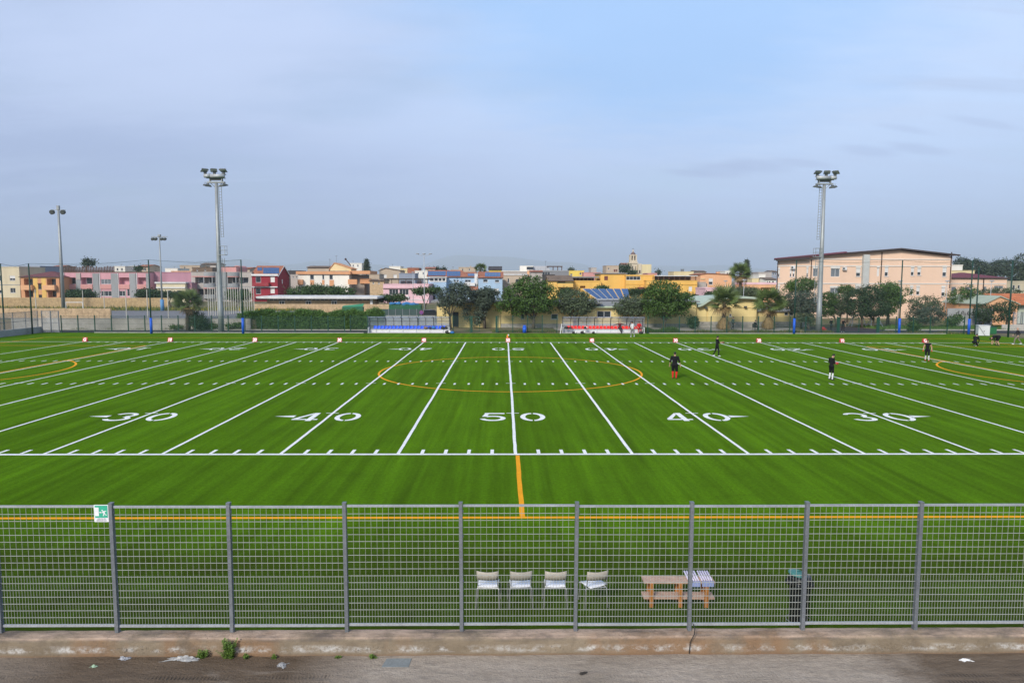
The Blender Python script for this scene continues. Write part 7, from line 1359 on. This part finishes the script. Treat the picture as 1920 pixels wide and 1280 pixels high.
p_ = at(1738, 677); person('bare-armed player in black vest and red shoes near the right penalty arc', p_, 2.6, dict(el=(-.28, -.06, 1.16), wl=(-.30, .06, .92), er=(.27, -.04, 1.16), wr=(.30, .08, .92), kl=(-.10, .10, .52), al=(-.12, -.02, .10), kr=(.10, -.02, .52), ar=(.13, -.16, .12)), sleeve='skin', forearm='skin', legs='black', calf='white', shoe='red', H=1.80, glove='red')
# right corner
person('person in black crouching on one knee at the right, marking the field', at(1828, 648.5), -.9, dict(pelvis=(0, -.12, .42), waist=(0, .02, .60), chest=(0, .20, .80), neck=(0, .30, .93), head=(0, .37, 1.05), face=(0, .8, -.6), sl=(-.19, .20, .86), el=(-.22, .36, .58), wl=(-.12, .50, .26), sr=(.19, .20, .86), er=(.22, .36, .58), wr=(.12, .50, .24), hl=(-.12, -.12, .40), kl=(-.17, .30, .44), al=(-.17, .24, .09), hr=(.12, -.12, .40), kr=(.16, .16, .09), ar=(.16, -.30, .10)), forearm='black', shoe='white', H=1.85, bulk=1.15)
person('person in black bent over, hands near the ground, at the right', at(1869, 647.5), 1.35, dict(pelvis=(0, -.15, .88), waist=(0, .05, .90), chest=(0, .30, .86), neck=(0, .44, .78), head=(0, .55, .70), face=(0, .5, -.86), sl=(-.19, .33, .82), el=(-.20, .36, .52), wl=(-.10, .42, .24), sr=(.19, .33, .82), er=(.20, .36, .52), wr=(.10, .42, .22), hl=(-.12, -.15, .86), kl=(-.16, .03, .48), al=(-.18, -.12, .09), hr=(.12, -.15, .86), kr=(.16, .06, .48), ar=(.18, -.05, .09)), calf='skin', shoe='dark', H=1.85, bulk=1.1)
person('bald man in dark jacket and grey-brown trousers walking at the right edge', at(1907, 646), 1.35, dict(kl=(-.10, .28, .54), al=(-.10, .34, .12), kr=(.10, -.16, .52), ar=(.10, -.46, .16), el=(-.24, -.12, 1.16), wl=(-.24, .02, .95), er=(.24, .10, 1.16), wr=(.22, .28, 1.0)), top='dark', sleeve='dark', forearm='dark', legs='khaki', calf='khaki', shoe='white', hair=None, H=1.80)
# red dugout
yd = dg2.location.y; sit = lambda **k: {**dict(pelvis=(0, 0, .58), waist=(0, -.02, .74), chest=(0, -.03, .97), neck=(0, -.02, 1.13), head=(0, .02, 1.27), sl=(-.19, -.03, 1.06), el=(-.26, .06, .80), wl=(-.16, .28, .66), sr=(.19, -.03, 1.06), er=(.26, .06, .80), wr=(.16, .28, .66), hl=(-.10, .02, .57), kl=(-.14, .44, .54), al=(-.14, .46, .09), hr=(.10, .02, .57), kr=(.14, .44, .54), ar=(.14, .46, .09)), **k}
x_ = A(1162.5, 610, yd+.7).x; person('man in maroon top sitting in the red dugout, arms spread along the seats', (x_, yd+.72, 0), math.pi, sit(el=(-.50, -.12, 1.00), wl=(-.80, -.14, .90), er=(.50, -.12, 1.00), wr=(.80, -.14, .90), kr=(.10, .46, .50), ar=(-.02, .80, .12), al=(-.10, .62, .09)), 'maroon', 'maroon', 'maroon', 'dark', 'dark', 'dark', None, 1.86, 1.15)
x_ = A(1184.5, 605, yd+.7).x; person('person in black sitting in the red dugout behind the man in white', (x_, yd+.72, 0), math.pi, sit(), 'black', 'black', 'black', 'black', 'black', 'dark', HAIR, 1.85)
x_ = A(1198.5, 610, yd+.7).x; person("person in red shirt and red socks sitting at the red dugout's right end", (x_, yd+.72, 0), math.pi, sit(), 'red', 'red', 'skin', 'black', 'red', 'dark', HAIR, 1.82)
person('man in white shirt and grey trousers walking in front of the red dugout', at(1185.5, 631.5), .5, dict(kl=(-.11, .12, .52), al=(-.11, .06, .09), kr=(.11, -.08, .50), ar=(.12, -.26, .13), el=(-.24, .0, 1.15), wl=(-.18, .20, 1.02), er=(.24, .0, 1.15), wr=(.18, .20, 1.02)), 'white', 'white', 'skin', 'grey', 'grey', 'white', HAIR, 1.80, 1.1)
# behind the far fence
x_ = A(1375.5, 600, 68).x; person('person in dark green clothes walking beside the left fan palm', (x_, 68.2, 0), -1.2, dict(kl=(-.1, .2, .52), al=(-.1, .12, .09), kr=(.1, -.1, .5), ar=(.1, -.34, .14)), 'green', 'green', 'green', 'dark', 'dark', 'dark')
x_ = A(1416, 605, 67).x; t = thing('garden_chair', 'dark chair with a person sitting on it between the two palms', 'chair', (x_, 67, 0), -1.35, local=True)
MB().box(-.24, .24, -.22, .24, .42, .47).build('seat', CL['dark'], t); MB().box(-.24, .24, -.28, -.23, .48, .95).build('backrest', CL['dark'], t)
for a in (-.21, .21):
    for b in (-.2, .2): MB().box(a-.02, a+.02, b-.02, b+.02, 0, .418).build('leg', CL['dark'], t)
person('person in black sitting on a chair between the two palms', (x_, 67, 0), -1.35, sit(), 'black', 'black', 'black', 'dark', 'dark', 'dark')
x_ = A(1558.5, 610, 65).x; person('person in black standing left in the gateway below the right floodlight', (x_, 65, 0), .4, dict(el=(-.25, .06, 1.16), wl=(-.12, .24, 1.2), er=(.25, .06, 1.16), wr=(.12, .24, 1.2)), 'black', 'black', 'black', 'dark', 'dark', 'dark'); x_ = A(1579.5, 610, 64.5).x; person('person in black with white shoes standing right in the gateway below the right floodlight', (x_, 64.3, 0), 2.4, dict(er=(.27, .14, 1.26), wr=(.12, .22, 1.46)), 'black', 'black', 'skin', 'dark', 'dark', 'white')

# ================================================================== HILLS AND AIR
HM = M('hill_scrub', (.22, .24, .22), rough=.95, var=.15, scale=.002, fine=.1, fscale=.02)
def hill(label, px0, px1, peak, Y, seed):
    r = random.Random(seed); n = 60; a, b = A(px0, 520, Y).x, A(px1, 520, Y).x; P = []; K = 8
    ph = [r.uniform(0, 6.28) for _ in range(6)]; m = (Y-CAM.y)/F_PX
    for j in range(K+1):
        v = j/K; prof_ = math.sin(v*math.pi/2) if v < .55 else math.sin(.55*math.pi/2)+(v-.55)*.6
        for i in range(n+1):
            u = i/n; e = min(1, math.sin(u*math.pi)*1.6); h = peak*m*e*(.72+.16*math.sin(u*9+ph[0])+.09*math.sin(u*23+ph[1])+.05*math.sin(u*51+ph[2]+v*3)+.05*math.sin(v*12+u*30+ph[3]))
            P.append((a+(b-a)*u, Y-1600+2600*v, h*(v**1.2)*1.0-6 if v < 1 else h-6))
    o = MB().add(P, [(j*(n+1)+i, j*(n+1)+i+1, (j+1)*(n+1)+i+1, (j+1)*(n+1)+i) for j in range(K) for i in range(n)]).build('hill', HM, smooth=True); o['kind'] = 'structure'; o['label'] = label
hill('hazy mountain ridge on the left horizon', 150, 1250, 56, 10000, 1); hill('low hazy ridge on the right horizon', 1000, 2200, 36, 11000, 2); hill('low hazy ridge on the far left horizon', -900, 420, 30, 10500, 3)
hz_ = MB().box(-13500, 13500, -3000, 12800, -7, 470).build('haze', []); hz_['kind'] = 'stuff'; hz_['label'] = 'thin blue haze'
hm = bpy.data.materials.new('haze_air'); hm.use_nodes = True; t = hm.node_tree; t.nodes.clear(); pv = t.nodes.new('ShaderNodeVolumePrincipled'); pv.inputs['Color'].default_value = (.78, .90, 1, 1); pv.inputs['Density'].default_value = 1.9e-4; pv.inputs['Anisotropy'].default_value = 0
om = t.nodes.new('ShaderNodeOutputMaterial'); t.links.new(pv.outputs[0], om.inputs['Volume']); hz_.data.materials.append(hm)
